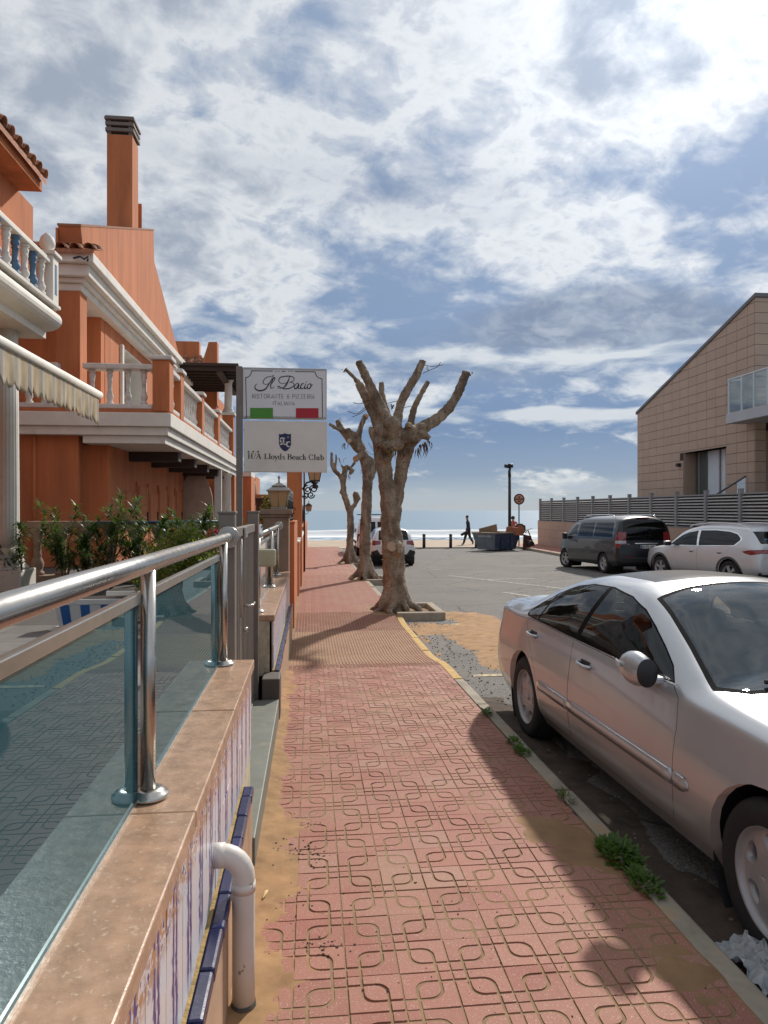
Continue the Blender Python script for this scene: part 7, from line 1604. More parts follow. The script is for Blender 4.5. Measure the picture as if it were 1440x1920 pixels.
def wheel_meshes(r, w, style):
    rr_ = r * (0.66 if style != 'small' else .62)
    ty = MB().lathe([(rr_, -w * .42), (r * .80, -w * .48), (r * .93, -w * .46), (r * .985, -w * .36), (r, -w * .25), (r, w * .25), (r * .985, w * .36), (r * .93, w * .46), (r * .80, w * .49), (rr_ * 1.01, w * .43)], (0, 0, 0), 40, axis=1, caps=False).mesh('tyre', RUBBER)
    bm = bmesh.new(); N = 60; rings = [(0.0, .30), (.10, .30), (.20, .32), (.34, .335), (.5, .34), (.66, .335), (.8, .32), (.90, .30), (.955, .32), (.985, .40), (1.0, .45)]; V = []
    for q, h in rings: V.append([bm.verts.new((math.cos(2 * math.pi * k / N) * q * rr_, -(h * w), math.sin(2 * math.pi * k / N) * q * rr_)) for k in range(N)] if q else [bm.verts.new((0, -h * w, 0))])
    for a in range(len(V) - 1):
        for k in range(N):
            if len(V[a]) == 1: bm.faces.new((V[0][0], V[1][k], V[1][(k + 1) % N]))
            else: bm.faces.new((V[a][k], V[a + 1][k], V[a + 1][(k + 1) % N], V[a][(k + 1) % N]))
    holes = []
    if style == 'six':
        for k in range(6):
            a = 2 * math.pi * (k + .25) / 6; c = (math.cos(a) * .715 * rr_, math.sin(a) * .715 * rr_); e = (-math.sin(a), math.cos(a)); d = (math.cos(a), math.sin(a))
            holes.append([(c[0] + d[0] * math.cos(t) * .175 * rr_ + e[0] * math.sin(t) * .215 * rr_ * (1 + .18 * math.cos(t)), c[1] + d[1] * math.cos(t) * .175 * rr_ + e[1] * math.sin(t) * .215 * rr_ * (1 + .18 * math.cos(t))) for t in [2 * math.pi * i / 16 for i in range(16)]])
        for k in range(5): a = 2 * math.pi * (k + .1) / 5; holes.append(circ(math.cos(a) * .30 * rr_, math.sin(a) * .30 * rr_, .042 * rr_, 8))
    else:
        for k in range(5):
            a = 2 * math.pi * (k + .3) / 5; d = (math.cos(a), math.sin(a)); e = (-d[1], d[0]); pt = [(.30, -.05), (.30, .05), (.5, .20), (.88, .36), (.90, .2), (.91, 0), (.90, -.2), (.88, -.36), (.5, -.20)]
            holes.append([(d[0] * u * rr_ + e[0] * v * rr_, d[1] * u * rr_ + e[1] * v * rr_) for u, v in pt])
    for h in holes:
        fs = cut(bm, h, (0, 2), lambda c: True); bmesh.ops.delete(bm, geom=fs, context='FACES')
    bed_ = [e for e in bm.edges if e.is_boundary]; ext = bmesh.ops.extrude_edge_only(bm, edges=bed_)
    for v in [g for g in ext['geom'] if isinstance(g, bmesh.types.BMVert)]: v.co.y += w * .22
    bmesh.ops.recalc_face_normals(bm, faces=bm.faces[:]); me = bpy.data.meshes.new('rim'); bm.to_mesh(me); bm.free(); me.materials.append(RIMM)
    me.polygons.foreach_set('use_smooth', [True] * len(me.polygons))
    hub = MB().lathe([(rr_ * .98, w * .1), (rr_ * .98, -w * .3), (rr_ * .6, -w * .3)], (0, 0, 0), 30, axis=1, caps=False); hub.lathe([(r * .44, -.02), (r * .44, w * .08), (r * .15, w * .10)], (0, 0, 0), 24, axis=1); hb_ = hub.mesh('brake', DISC)
    cap = MB().lathe([(.13 * rr_, .29 * w), (.13 * rr_, .335 * w), (.10 * rr_, .35 * w), (.01, .355 * w)], (0, 0, 0), 18, axis=1).mesh('hub_cap', RIMM)
    return ty, me, hb_, cap
def make_car(S):
    """S: curves and outlines of one vehicle, x from rear bumper (0) to front, y to its left, z up"""
    root = thing(S['name'], S['label'], 'car' if 'van' not in S['name'] else 'van', S['loc'], rot=S['rot'])
    C = {k: pchip(v) for k, v in S['c'].items()}; Lc = S['L']; nx = S.get('nx', 96); sub = S.get('sub', 6)
    e = np.array([0, .004, .012, .025, .045, .07, .10, .14, .19, .25]); xs = np.concatenate([e, np.linspace(.31, Lc - .31, nx), Lc - e[::-1]])
    paint = S['paint']
    def section(x):
        P = [(C['yb'](x), C['zb'](x)), (C['y1'](x), C['z1'](x)), (C['y2'](x), C['z2'](x)), (C['y3'](x), C['z3'](x))]
        c = [Vector(p) for p in P]; c = [c[0] * 2 - c[1]] + c + [c[-1] * 2 - c[-2] if True else c[-1]]; out = []
        for i in range(1, 4):
            for k in range(sub):
                t = k / sub; a, b, d, f = c[i - 1], c[i], c[i + 1], c[i + 2]; out.append(0.5 * ((2 * b) + (d - a) * t + (2 * a - 5 * b + 4 * d - f) * t * t + (3 * b - a - 3 * d + f) * t ** 3))
        y3, z3, y4, z4, z6 = P[3][0], P[3][1], C['y4'](x), C['z4'](x), C['z6'](x); i3 = len(out)
        for k in range(sub + 2): t = k / (sub + 2); out.append(Vector((y3 + (y4 - y3) * t + .022 * math.sin(math.pi * t) * min(1, (z4 - z3) / .3), z3 + (z4 - z3) * t)))
        i4 = len(out); nr_ = sub + 4
        for k in range(nr_ + 1): t = k / nr_; out.append(Vector((y4 * (1 - t), z4 + (z6 - z4) * (1 - (1 - t) ** 2.1))))
        for it in range(2):
            cp = [p.copy() for p in out]
            for i in list(range(i3 - 1, i3 + 2)) + list(range(i4 - 2, i4 + 3)): out[i] = cp[i] * .5 + (cp[i - 1] + cp[i + 1]) * .25
        return out
    secs = [section(x) for x in xs]; ns_ = len(secs[0])
    def body_y(x, z):
        s_ = section(x)
        for a, b in zip(s_[:-1], s_[1:]):
            if a.y <= z <= b.y and b.y > a.y: t = (z - a.y) / (b.y - a.y); return a.x + (b.x - a.x) * t
        return s_[0].x
    bm = bmesh.new(); G = []
    for x, s_ in zip(xs, secs):
        row = [bm.verts.new((x, -p.x, p.y)) for p in s_[:-1]] + [bm.verts.new((x, 0, s_[-1].y))] + [bm.verts.new((x, p.x, p.y)) for p in s_[-2::-1]]; G.append(row)
    m_ = len(G[0])
    for a in range(len(G) - 1):
        for k in range(m_ - 1): bm.faces.new((G[a][k], G[a][k + 1], G[a + 1][k + 1], G[a + 1][k]))
    for row, flip in ((G[0], False), (G[-1], True)):
        for k in range(ns_ - 1):
            q = [row[k], row[m_ - 1 - k], row[m_ - 2 - k], row[k + 1]]
            if q[2] is q[3]: q = q[:3]
            bm.faces.new(q if not flip else q[::-1])
    bmesh.ops.recalc_face_normals(bm, faces=bm.faces[:])
    for f in bm.faces: f.smooth = True
    bm.normal_update(); bm.verts.index_update(); bm.faces.index_update()
    SRC.update(bvh=BVHTree.FromBMesh(bm), f=[[v.index for v in f.verts] for f in bm.faces], v=[v.co.copy() for v in bm.verts], n=[v.normal.copy() for v in bm.verts])
    R_ = S['r']; wx_ = (S['xr'], S['xf'])
    # wheel openings
    for xw in wx_:
        for s_ in (-1, 1):
            fs = cut(bm, circ(xw, R_ + S.get('archup', .012), S['arch']), (0, 2), lambda c, s_=s_: c.y * s_ > .35 and c.z < R_ + S['arch'] + .1); bmesh.ops.delete(bm, geom=fs, context='FACES')
    parts = []
    for nm, poly, ax, pred, mat_, inner in S['cuts']:
        for s_ in ((-1, 1) if ax == (0, 2) else (0,)):
            pr = (lambda c, s_=s_, pred=pred: c.y * s_ > .25 and pred(c)) if s_ else pred
            fs = cut(bm, poly, ax, pr)
            if not fs: continue
            nb = lift(bm, fs, 0.0034 if mat_ is paint else 0.0)
            subs = []
            for nm2, poly2, mat2 in inner:
                f2 = cut(nb, poly2, ax, lambda c: True)
                if f2: subs.append((nm2, lift(nb, f2, 0.0, 0.0), mat2))
            po = bm_obj(nb, nm, mat_, root, .004 if mat_ is paint else .003)
            for nm2, b2, mat2 in subs: bm_obj(b2, nm2, mat2, po)
            parts.append((nm, s_, po))
    # arch lips
    lips = [ed for ed in bm.edges if ed.is_boundary and any(abs(math.hypot(ed.verts[0].co.x - xw, ed.verts[0].co.z - R_ - S.get('archup', .012)) - S['arch']) < .01 for xw in wx_) and abs(ed.verts[0].co.y) > .35]
    if lips:
        ext = bmesh.ops.extrude_edge_only(bm, edges=lips)
        for v in [g for g in ext['geom'] if isinstance(g, bmesh.types.BMVert)]: v.co.y -= math.copysign(.045, v.co.y)
    body = bm_obj(bm, 'body', paint, root)
    # wheel housings, underside, cabin
    for xw in wx_:
        for s_ in (-1, 1):
            q = MB(); pts = [(math.cos(R(a)) * (S['arch'] + .02), math.sin(R(a)) * (S['arch'] + .02)) for a in range(-40, 221, 13)]; n = len(pts); yo = s_ * (C['y2'](xw) - .03)
            vs = [(xw + a, yo, R_ + b) for a, b in pts] + [(xw + a, s_ * .42, R_ + b) for a, b in pts]
            q.add(vs, [(i, i + 1, n + i + 1, n + i) for i in range(n - 1)] + [tuple(range(n, 2 * n))]); q.build('wheel_housing', BLKPL, root)
    q = MB(); zf = S.get('floor', .22); q.box(.25, Lc - .25, -.70, .70, zf, zf + .06); q.build('underbody', BLKPL, root)
    tyre, rim, brake, capm = wheel_meshes(R_, S['w'], S.get('rim', 'five'))
    for i, xw in enumerate(wx_):
        for s_ in (-1, 1):
            yo = s_ * (C['y2'](xw) - S['w'] * .52 - S.get('wheelin', .012)); w0 = bpy.data.objects.new('wheel', None); COL.objects.link(w0); w0.parent = root; w0.location = (xw, yo, R_); w0.empty_display_size = .1
            if s_ > 0: w0.rotation_euler = (0, 0, math.pi)
            if i == 1 and S.get('steer'): w0.rotation_euler.z += S['steer']
            for me, nm in ((tyre, 'tyre'), (rim, 'rim'), (brake, 'brake'), (capm, 'hub_cap')):
                o = bpy.data.objects.new(nm, me); COL.objects.link(o); o.parent = w0; o.rotation_euler = (0, .4 * i + .3, 0)
    # seats and dash
    for (sx, sy) in S.get('seats', ()):
        q = MB(); zb_ = zf + S.get('seatz', .12); q.obox((sx, sy, zb_ + .10), (.50, .50, .16)); q.obox((sx - .27, sy, zb_ + .45), (.13, .48, .62), (0, R(-14), 0)); q.build('seat', SEATM, root, bevel=.05, bseg=3)
        MB().obox((sx - .37, sy, zb_ + .86), (.10, .26, .17), (0, R(-10), 0)).build('headrest', SEATM, root, bevel=.04, bseg=3)
    if 'dash' in S:
        dx, dz = S['dash']; q = MB(); q.prism([(dx - .35, dz - .30), (dx - .33, dz - .05), (dx - .18, dz), (dx + .35, dz - .02), (dx + .35, dz - .30)], 1, -.66, .66); q.build('dashboard', CABIN, root, bevel=.02)
        sw = MB(); c_ = Vector((dx - .50, .36, dz - .02)); sw.tube([c_ + Vector((math.cos(a) * .18 * .35, math.sin(a) * .18, math.cos(a) * .18 * .93)) for a in np.linspace(0, 6.283, 25)], .015, 8, caps=False); sw.obox(c_, (.06, .30, .06), (0, R(20), 0)); sw.build('steering_wheel', CABIN, root)
    return root, C, body_y, parts
SILVER = pmat('silver metallic paint', (0.47, 0.485, 0.505), 0.30, 0.03, 2, 0, metal=0.5, coat=0.9); GREYP = pmat('dark grey metallic paint', (0.009, 0.011, 0.015), 0.35, 0.05, 2, 0, metal=0.1, coat=0.45)
SILV2 = pmat('pale silver paint', (0.62, 0.63, 0.645), 0.36, 0.03, 2, 0, metal=0.3, coat=0.6); WHITEP = pmat('white car paint', (0.72, 0.72, 0.72), 0.3, 0.02, 2, 0, coat=1.0)
def mirror_pt(p): return [(a, -b) for a, b in p[::-1]]
up = lambda z, x0=-9, x1=99: (lambda c: c.z > z and x0 < c.x < x1)
# ---------------------------------------------------------------- silver saloon
heading = math.atan2(-2.715, 0.045)
sal = dict(name='silver_saloon', label='silver saloon car parked at the kerb facing the camera', L=4.526, r=.315, w=.205, arch=.352, xr=1.03, xf=3.745, paint=SILVER, rim='six', nx=110, sub=7,
  loc=(2.50, 6.47, zr(6.28) - .01), rot=(0, -0.0143, heading), seats=[(2.45, .37), (2.45, -.37), (1.74, .37), (1.74, -.37)], dash=(3.28, .86), seatz=.06,
  c=dict(z6=[(0, .62), (.02, .86), (.06, .97), (.15, 1.035), (.45, 1.062), (.72, 1.088), (1.15, 1.275), (1.55, 1.388), (1.9, 1.425), (2.25, 1.428), (2.48, 1.412), (2.65, 1.372), (3.0, 1.20), (3.25, 1.065), (3.44, .972), (3.52, .95), (3.9, .90), (4.2, .825), (4.4, .72), (4.49, .6), (4.526, .5)],
         z4=[(0, .60), (.02, .82), (.06, .93), (.15, .985), (.45, 1.005), (.7, 1.03), (1.15, 1.20), (1.5, 1.305), (1.9, 1.348), (2.25, 1.348), (2.5, 1.325), (2.68, 1.275), (3.0, 1.125), (3.22, 1.005), (3.37, .925), (3.52, .90), (3.9, .858), (4.2, .785), (4.4, .70), (4.49, .58), (4.526, .48)],
         y4=[(0, .5), (.06, .60), (.2, .68), (.5, .70), (.8, .665), (1.2, .60), (1.6, .575), (2.3, .575), (2.6, .59), (3.0, .65), (3.3, .705), (3.5, .72), (3.9, .69), (4.2, .62), (4.4, .52), (4.526, .36)],
         z3=[(0, .58), (.02, .78), (.06, .885), (.2, .93), (.6, .935), (1.2, .925), (2.2, .905), (3.2, .87), (3.5, .85), (3.9, .805), (4.2, .735), (4.4, .64), (4.526, .45)],
         y3=[(0, .55), (.06, .66), (.2, .76), (.6, .81), (1.2, .825), (2.2, .83), (3.2, .82), (3.6, .80), (4.0, .77), (4.25, .69), (4.42, .57), (4.526, .40)],
         z2=[(0, .52), (.1, .58), (.5, .62), (2, .60), (4, .58), (4.526, .42)], y2=[(0, .60), (.04, .70), (.15, .80), (.4, .85), (1.0, .864), (2.2, .868), (3.7, .860), (4.1, .81), (4.35, .70), (4.47, .56), (4.526, .42)],
         z1=[(0, .42), (.4, .36), (1, .34), (4, .34), (4.526, .34)], y1=[(0, .60), (.04, .69), (.15, .79), (.5, .838), (2.2, .852), (3.7, .845), (4.1, .79), (4.35, .69), (4.47, .56), (4.526, .42)],
         zb=[(0, .34), (.5, .215), (4.2, .20), (4.526, .24)], yb=[(0, .56), (.04, .65), (.15, .74), (.5, .775), (2.2, .79), (3.7, .785), (4.1, .73), (4.35, .63), (4.47, .5), (4.526, .36)]))
dlo = [(3.20, .912), (3.11, .985), (2.97, 1.065), (2.80, 1.155), (2.62, 1.235), (2.4, 1.294), (2.1, 1.325), (1.8, 1.318), (1.55, 1.278), (1.3, 1.19), (1.10, 1.085), (.97, .99), (.98, .962), (1.03, .95), (2.0, .932)]
def both(p): return p + [(a, -b) for a, b in p[-2:0:-1]]
WSF = both([(3.585, 0), (3.565, .35), (3.51, .60), (3.40, .715), (3.10, .648), (2.80, .592), (2.60, .562), (2.555, .35), (2.54, 0)])
WSG = both([(3.545, 0), (3.525, .35), (3.47, .585), (3.38, .682), (3.10, .622), (2.80, .567), (2.63, .540), (2.585, .35), (2.57, 0)])
sal['cuts'] = [('window_frame', dlo, (0, 2), lambda c: c.z > .86, SEAL, [('window_glass', [(3.185, .918), (3.10, .983), (2.962, 1.061), (2.795, 1.148), (2.617, 1.226), (2.4, 1.285), (2.10, 1.314), (2.07, .939)], CARGLASS), ('window_glass', [(2.0, .941), (2.04, 1.315), (1.8, 1.309), (1.555, 1.269), (1.32, 1.184), (1.28, .955)], CARGLASS), ('quarter_glass', [(1.25, .958), (1.275, 1.167), (1.11, 1.077), (.985, .988), (1.03, .958)], CARGLASS)]),
  ('windscreen_frame', WSF, (0, 1), lambda c: c.z > .84 and 2.4 < c.x < 3.7, SEAL, [('windscreen', WSG, WSGLASS)]),
  ('rear_window', [(.80, 0), (.82, .4), (.92, .585), (1.2, .545), (1.40, .50), (1.47, .3), (1.49, 0)] + [(a, -b) for a, b in [(1.47, .3), (1.40, .50), (1.2, .545), (.92, .585), (.82, .4)]], (0, 1), up(.98, .5, 1.7), CARGLASS, []),
  ('sunroof', [(1.62, -.42), (1.62, .42), (2.34, .43), (2.38, .3), (2.39, 0), (2.38, -.3), (2.34, -.43)], (0, 1), up(1.18, 1.5, 2.8), pmat('dark sunroof glass', (0.03, 0.028, 0.026), 0.25, 0.05, 4, 0, spec=0.12), []),
  ('bonnet', [(3.60, -.715), (3.60, .715), (3.9, .71), (4.25, .675), (4.6, .60), (4.84, .46), (4.95, .2), (4.96, 0), (4.95, -.2), (4.84, -.46), (4.6, -.60), (4.25, -.675), (3.9, -.71)], (0, 1), up(.60, 3.5), SILVER, []),
  ('boot_lid', [(.035, -.5), (.06, -.62), (.3, -.685), (.70, -.68), (.70, .68), (.3, .685), (.06, .62), (.035, .5)], (0, 1), up(.9, -1, .9), SILVER, []),
  ('rear_door', [(2.0, .27), (1.56, .27), (1.45, .36), (1.40, .47), (1.335, .60), (1.235, .715), (1.14, .80), (1.08, .88), (1.045, .944), (2.0, .927)], (0, 2), lambda c: c.z < 1.0, SILVER, []),
  ('front_door', [(3.25, .27), (2.005, .27), (2.005, .927), (3.20, .905), (3.28, .86), (3.31, .74), (3.31, .50), (3.29, .34)], (0, 2), lambda c: c.z < 1.0, SILVER, []),
  ('tail_lamp', [(-.01, .66), (.20, .69), (.27, .76), (.24, .86), (.10, .885), (-.01, .86)], (0, 2), lambda c: c.x < .32 and abs(c.y) > .40, TAIL, []),
  ('headlamp', [(4.16, .60), (4.46, .56), (4.46, .68), (4.25, .73), (4.14, .71)], (0, 2), lambda c: c.x > 4.05, LENS, [])]
def fx(x): return x if x < 3.31 else 3.31 + (x - 3.31) * 1.45                       # long front wing
sal['c'] = {k: [(fx(x), z) for x, z in v] for k, v in sal['c'].items()}; sal['xf'] = fx(3.745); sal['L'] = fx(4.526)
sal['cuts'] = [(n_, [(fx(x), z) for x, z in p_] if n_ == 'headlamp' else p_, ax, (lambda c: c.x > 4.4) if n_ == 'headlamp' else pr, m_, inn) for n_, p_, ax, pr, m_, inn in sal['cuts']]
def gz(z): return z if z < .95 else .95 + (z - .95) * .87                      # low roofline
for k in ('z6', 'z4'): sal['c'][k] = [(x, gz(z) if .5 < x < 3.62 else min(z, gz(z) + .008)) for x, z in sal['c'][k]]
sal['cuts'] = [(n_, [(x, gz(z)) for x, z in p_] if ax == (0, 2) else p_, ax, pr, m_, [(n2, [(x, gz(z)) for x, z in p2] if ax == (0, 2) else p2, m2_) for n2, p2, m2_ in inn]) for n_, p_, ax, pr, m_, inn in sal['cuts']]
car, C_, by_, parts_ = make_car(sal)
pd = {(nm, s_): o for nm, s_, o in parts_}
for s_ in (-1, 1):
    for (xa, xb, par) in ((1.43, 1.99, pd[('rear_door', s_)]), (2.02, 3.30, pd[('front_door', s_)]), (3.325, 3.44, car)):       # side rubbing strip with chrome bead
        n = 14; q = MB(); vs = []
        for i in range(n + 1):
            x = xa + (xb - xa) * i / n; sh = 1 - (.5 * smooth(xb - .05, xb, x) if par is car else 0)
            for (dz, o) in ((-.036, -.004), (-.034, .008), (0, .013), (.034, .008), (.036, -.004)): z = .50 + dz * sh; vs.append((x, s_ * (by_(x, z) + o * sh), z))
        q.add(vs, [((i * 5 + k, i * 5 + k + 1, i * 5 + 6 + k, i * 5 + 5 + k) if s_ < 0 else (i * 5 + 5 + k, i * 5 + 6 + k, i * 5 + k + 1, i * 5 + k)) for i in range(n) for k in range(4)] + [(4, 3, 2, 1, 0), tuple(n * 5 + k for k in range(5))], 0, True); ro = q.build('rub_strip', SILVER, par)
        MB().tube([(xa + .01, s_ * (by_(xa, .535) + .009), .533), (xb - .02, s_ * (by_(xb, .535) + .009), .533)], .004, 6).build('chrome_bead', CHROME, ro)
    for (xh, dn) in ((1.17, 'rear_door'), (2.16, 'front_door')):
        z = .845 if dn == 'rear_door' else .815; y = by_(xh + .08, z); q = MB()
        pts = [(xh, s_ * (y - .002), z), (xh + .015, s_ * (y + .030), z), (xh + .08, s_ * (y + .040), z - .003), (xh + .145, s_ * (y + .030), z - .006), (xh + .16, s_ * (y - .002), z - .008)]
        q.tube(resample([Vector(p) for p in pts], 4), .0125, 8); q.build('handle', SILVER, pd[(dn, s_)]); MB().obox((xh + .08, s_ * (y + .001), z - .003), (.13, .008, .05), (R(8) * s_, 0, 0)).build('handle_recess', BLKPL, pd[(dn, s_)], bevel=.003)
        MB().tube([(xh + .01, s_ * (y + .043), z + .003), (xh + .15, s_ * (y + .043), z - .003)], .004, 6).build('handle_chrome', CHROME, pd[(dn, s_)])
    # folded door mirror: silver shell, black face, clear indicator
    c_ = Vector((3.03, s_ * (by_(3.03, .90) + .10), .958)); q = MB(); n, m2 = 18, 14; vs = []
    for i in range(n + 1):
        t = i / n
        for k in range(m2):
            a = 2 * math.pi * k / m2; rz = .088 * math.sin(math.pi * min(max(t * .82 + .02, 0), 1)) ** .62; ry_ = .068 * math.sin(math.pi * min(t * .82 + .02, 1)) ** .62
            vs.append(c_ + Vector((-.145 + .235 * t, s_ * (math.cos(a) * ry_ - .02 * t), math.sin(a) * rz - .012 * t)))
    q.add(vs, [(i * m2 + k, i * m2 + (k + 1) % m2, (i + 1) * m2 + (k + 1) % m2, (i + 1) * m2 + k) for i in range(n) for k in range(m2)] + [tuple(range(m2))[::-1]], 0, True); mo = q.build('mirror', SILVER, pd[('front_door', s_)])
    fr = [c_ + Vector((.088, s_ * (math.cos(a) * .056 - .02), math.sin(a) * .072 - .012)) for a in [2 * math.pi * k / 20 for k in range(20)]]
    q = MB(); ce = c_ + Vector((.116, s_ * -.02, -.012)); q.add([ce] + fr, [(0, 1 + k, 1 + (k + 1) % 20) for k in range(20)], 0, True); q.build('mirror_face', BLKPL, mo)
    q = MB(); q.obox(c_ + Vector((-.07, s_ * .060, .012)), (.085, .012, .030), (0, 0, s_ * R(14))); q.build('indicator', LENS, mo, bevel=.005)
    q = MB(); q.obox((3.06, s_ * (by_(3.06, .905) + .015), .905), (.11, .06, .04)); q.build('mirror_foot', SILVER, mo, bevel=.012)
# bonnet vent, wipers, stickers, mirror inside, star-less badge plate left plain
for y in (.30,):
    q = MB(); 
    zc_ = C_['z6'](3.78) - .010
    for k in range(5): q.obox((3.74 + k * .022, -.24, zc_ + .006 - k * .0035), (.008, .20 - .02 * abs(k - 2), .004))
    q.build('vent_slat', BLKPL, car)['kind'] = 'stuff'
def on_ws(x, y):
    t = 1 - abs(y) / C_['y4'](x); return C_['z4'](x) + (C_['z6'](x) - C_['z4'](x)) * (1 - (1 - t) ** 2.1)
MB().tube([(3.57, .22, on_ws(3.57, .22) + .02), (3.53, -.10, on_ws(3.53, -.1) + .02), (3.46, -.50, on_ws(3.46, -.5) + .02)], .010, 6).build('wiper', BLKPL, car); MB().tube([(3.55, .58, on_ws(3.50, .58) + .01), (3.54, .30, on_ws(3.54, .3) + .02), (3.50, -.02, on_ws(3.50, -.02) + .02)], .010, 6).build('wiper', BLKPL, car)
def sticker(x0, x1, y0, y1, m_, nm, o=.004): MB().add([(x, y, on_ws(x, y) + o) for x, y in ((x0, y0), (x1, y0), (x1, y1), (x0, y1))], [(0, 1, 2, 3)]).build(nm, m_, car)
sticker(3.335, 3.415, -.575, -.45, pmat('blue sticker', (0.02, 0.10, 0.26), 1.0, spec=0.0), 'permit_sticker', -.004); sticker(3.352, 3.398, -.56, -.465, pmat('pale sticker', (0.22, 0.40, 0.52), 1.0, spec=0.0), 'permit_sticker_inner', -.002)
sticker(2.70, 2.74, -.50, -.41, pmat('blue sticker', (0.02, 0.10, 0.26), 1.0, spec=0.0), 'badge_sticker', -.004)
MB().obox((2.74, 0, on_ws(2.74, 0) - .10), (.03, .24, .07)).build('rear_view_mirror', CABIN, car, bevel=.02)

# ---------------------------------------------------------------- dark people carrier
VH = 'window_glass'
p0 = Vector((pxX(1157, 21.2), 21.2)); hv = R(90 + 3.6)
van = dict(name='dark_van', label='dark grey passenger van parked beyond the pale silver crossover', L=4.76, r=.335, w=.225, arch=.385, xr=.98, xf=4.02, paint=GREYP, nx=60, sub=5, steer=.25, rim='five', floor=.26,
  loc=(p0.x + .93 * math.cos(R(3.6)), p0.y + .0, zr(21.2)), rot=(0, .0143, hv), seats=[(3.0, .42), (3.0, -.42), (2.0, .42), (2.0, -.42)], dash=(3.85, 1.05),
  c=dict(z6=[(0, 1.0), (.03, 1.36), (.07, 1.62), (.14, 1.79), (.3, 1.86), (1, 1.885), (2.6, 1.88), (3.2, 1.82), (3.5, 1.73), (3.9, 1.42), (4.25, 1.15), (4.45, 1.05), (4.62, .94), (4.71, .8), (4.76, .55)],
         z4=[(0, .96), (.03, 1.28), (.07, 1.52), (.14, 1.67), (.3, 1.735), (1, 1.755), (2.6, 1.75), (3.2, 1.69), (3.5, 1.61), (3.9, 1.30), (4.2, 1.09), (4.45, .98), (4.62, .88), (4.71, .76), (4.76, .52)],
         y4=[(0, .82), (.03, .82), (.14, .785), (.3, .775), (1, .77), (2.6, .77), (3.2, .775), (3.7, .80), (4.2, .83), (4.45, .80), (4.62, .70), (4.76, .45)],
         z3=[(0, .90), (.03, 1.02), (.10, 1.09), (1, 1.11), (3.2, 1.09), (4.0, 1.04), (4.4, .94), (4.65, .78), (4.76, .48)], y3=[(0, .86), (.03, .895), (.15, .93), (1, .94), (3.4, .94), (4.1, .915), (4.45, .85), (4.66, .72), (4.76, .48)],
         z2=[(0, .62), (2, .66), (4.76, .45)], y2=[(0, .88), (.03, .915), (.15, .945), (1, .955), (3.6, .955), (4.2, .925), (4.5, .86), (4.68, .73), (4.76, .5)], z1=[(0, .42), (4.76, .38)], y1=[(0, .86), (.03, .90), (.15, .93), (1, .94), (3.6, .94), (4.2, .91), (4.5, .84), (4.68, .71), (4.76, .48)],
         zb=[(0, .34), (.5, .26), (4.76, .28)], yb=[(0, .78), (.15, .86), (1, .87), (3.6, .87), (4.2, .84), (4.5, .76), (4.68, .64), (4.76, .42)]))
van['cuts'] = [('window_frame', [(3.72, 1.14), (3.60, 1.32), (3.40, 1.52), (3.2, 1.63), (.42, 1.69), (.30, 1.62), (.26, 1.17)], (0, 2), lambda c: c.z > 1.05 and c.x > .2, pmat('black gloss trim', (0.012, 0.013, 0.015), 0.12, 0.05, 4, 0, coat=1.0), [(VH, [(3.66, 1.165), (3.55, 1.32), (3.37, 1.49), (3.20, 1.59), (2.95, 1.605), (2.93, 1.165)], CARGLASS), (VH, [(2.85, 1.18), (2.85, 1.63), (1.72, 1.66), (1.72, 1.18)], DARKGLASS), (VH, [(1.64, 1.19), (1.64, 1.66), (.50, 1.67), (.40, 1.60), (.37, 1.19)], DARKGLASS)]),
  ('windscreen', [(4.24, 0), (4.2, .5), (4.10, .78), (3.8, .76), (3.56, .72), (3.50, .4), (3.48, 0)] + [(a, -b) for a, b in [(3.50, .4), (3.56, .72), (3.8, .76), (4.10, .78), (4.2, .5)]], (0, 1), up(1.0, 3.3, 4.4), WSGLASS, []),
  ('tail_lamp', [(-.01, .86), (.12, .86), (.16, 1.0), (.15, 1.25), (.08, 1.36), (-.01, 1.36)], (0, 2), lambda c: c.x < .17 and abs(c.y) > .66, TAIL, [('lamp_lens', [(-.01, 1.0), (.16, 1.0), (.16, 1.09), (-.01, 1.09)], LENS)]),
  ('rear_glass', [(-.76, 1.10), (.76, 1.10), (.70, 1.66), (.55, 1.75), (-.55, 1.75), (-.70, 1.66)], (1, 2), lambda c: c.x < .22, DARKGLASS, []),
  ('front_door', [(3.92, .45), (3.6, .36), (2.90, .36), (2.90, 1.13), (3.74, 1.13), (3.90, 1.02)], (0, 2), lambda c: c.z < 1.13, GREYP, []), ('sliding_door', [(2.88, .36), (1.70, .36), (1.68, 1.13), (2.88, 1.13)], (0, 2), lambda c: c.z < 1.14, GREYP, [])]
vr, VC, vby, vparts = make_car(van); vp = {(n_, s_): o for n_, s_, o in vparts}
for s_ in (-1, 1):
    MB().tube(resample([Vector((.55, s_ * .70, 1.80)), Vector((.75, s_ * .70, 1.895)), Vector((1.6, s_ * .70, 1.915)), Vector((2.5, s_ * .70, 1.90)), Vector((2.75, s_ * .70, 1.83))], 4), .016, 8).build('roof_rail', CHROME, vr)
    q = MB(); q.obox((3.72, s_ * 1.03, 1.17), (.12, .18, .22)); q.build('mirror', BLKPL, vr, bevel=.04, bseg=3)
    MB().obox((3.02, s_ * (vby(3.02, .98) + .012), .98), (.16, .03, .035)).build('handle', GREYP, vr, bevel=.008); MB().box(.35, 4.2, s_ * .955 - .006, s_ * .955 + .006, .70, .715).build('side_crease', GREYP, vr)
MB().box(-.025, .02, -.42, .36, .985, 1.015).build('chrome_bar', CHROME, vr, bevel=.006)
pl_ = MB().box(-.03, .0, -.36, .16, .84, .95).build('number_plate', pmat('plate white', (0.62, 0.62, 0.60), 0.4), vr, bevel=.004)
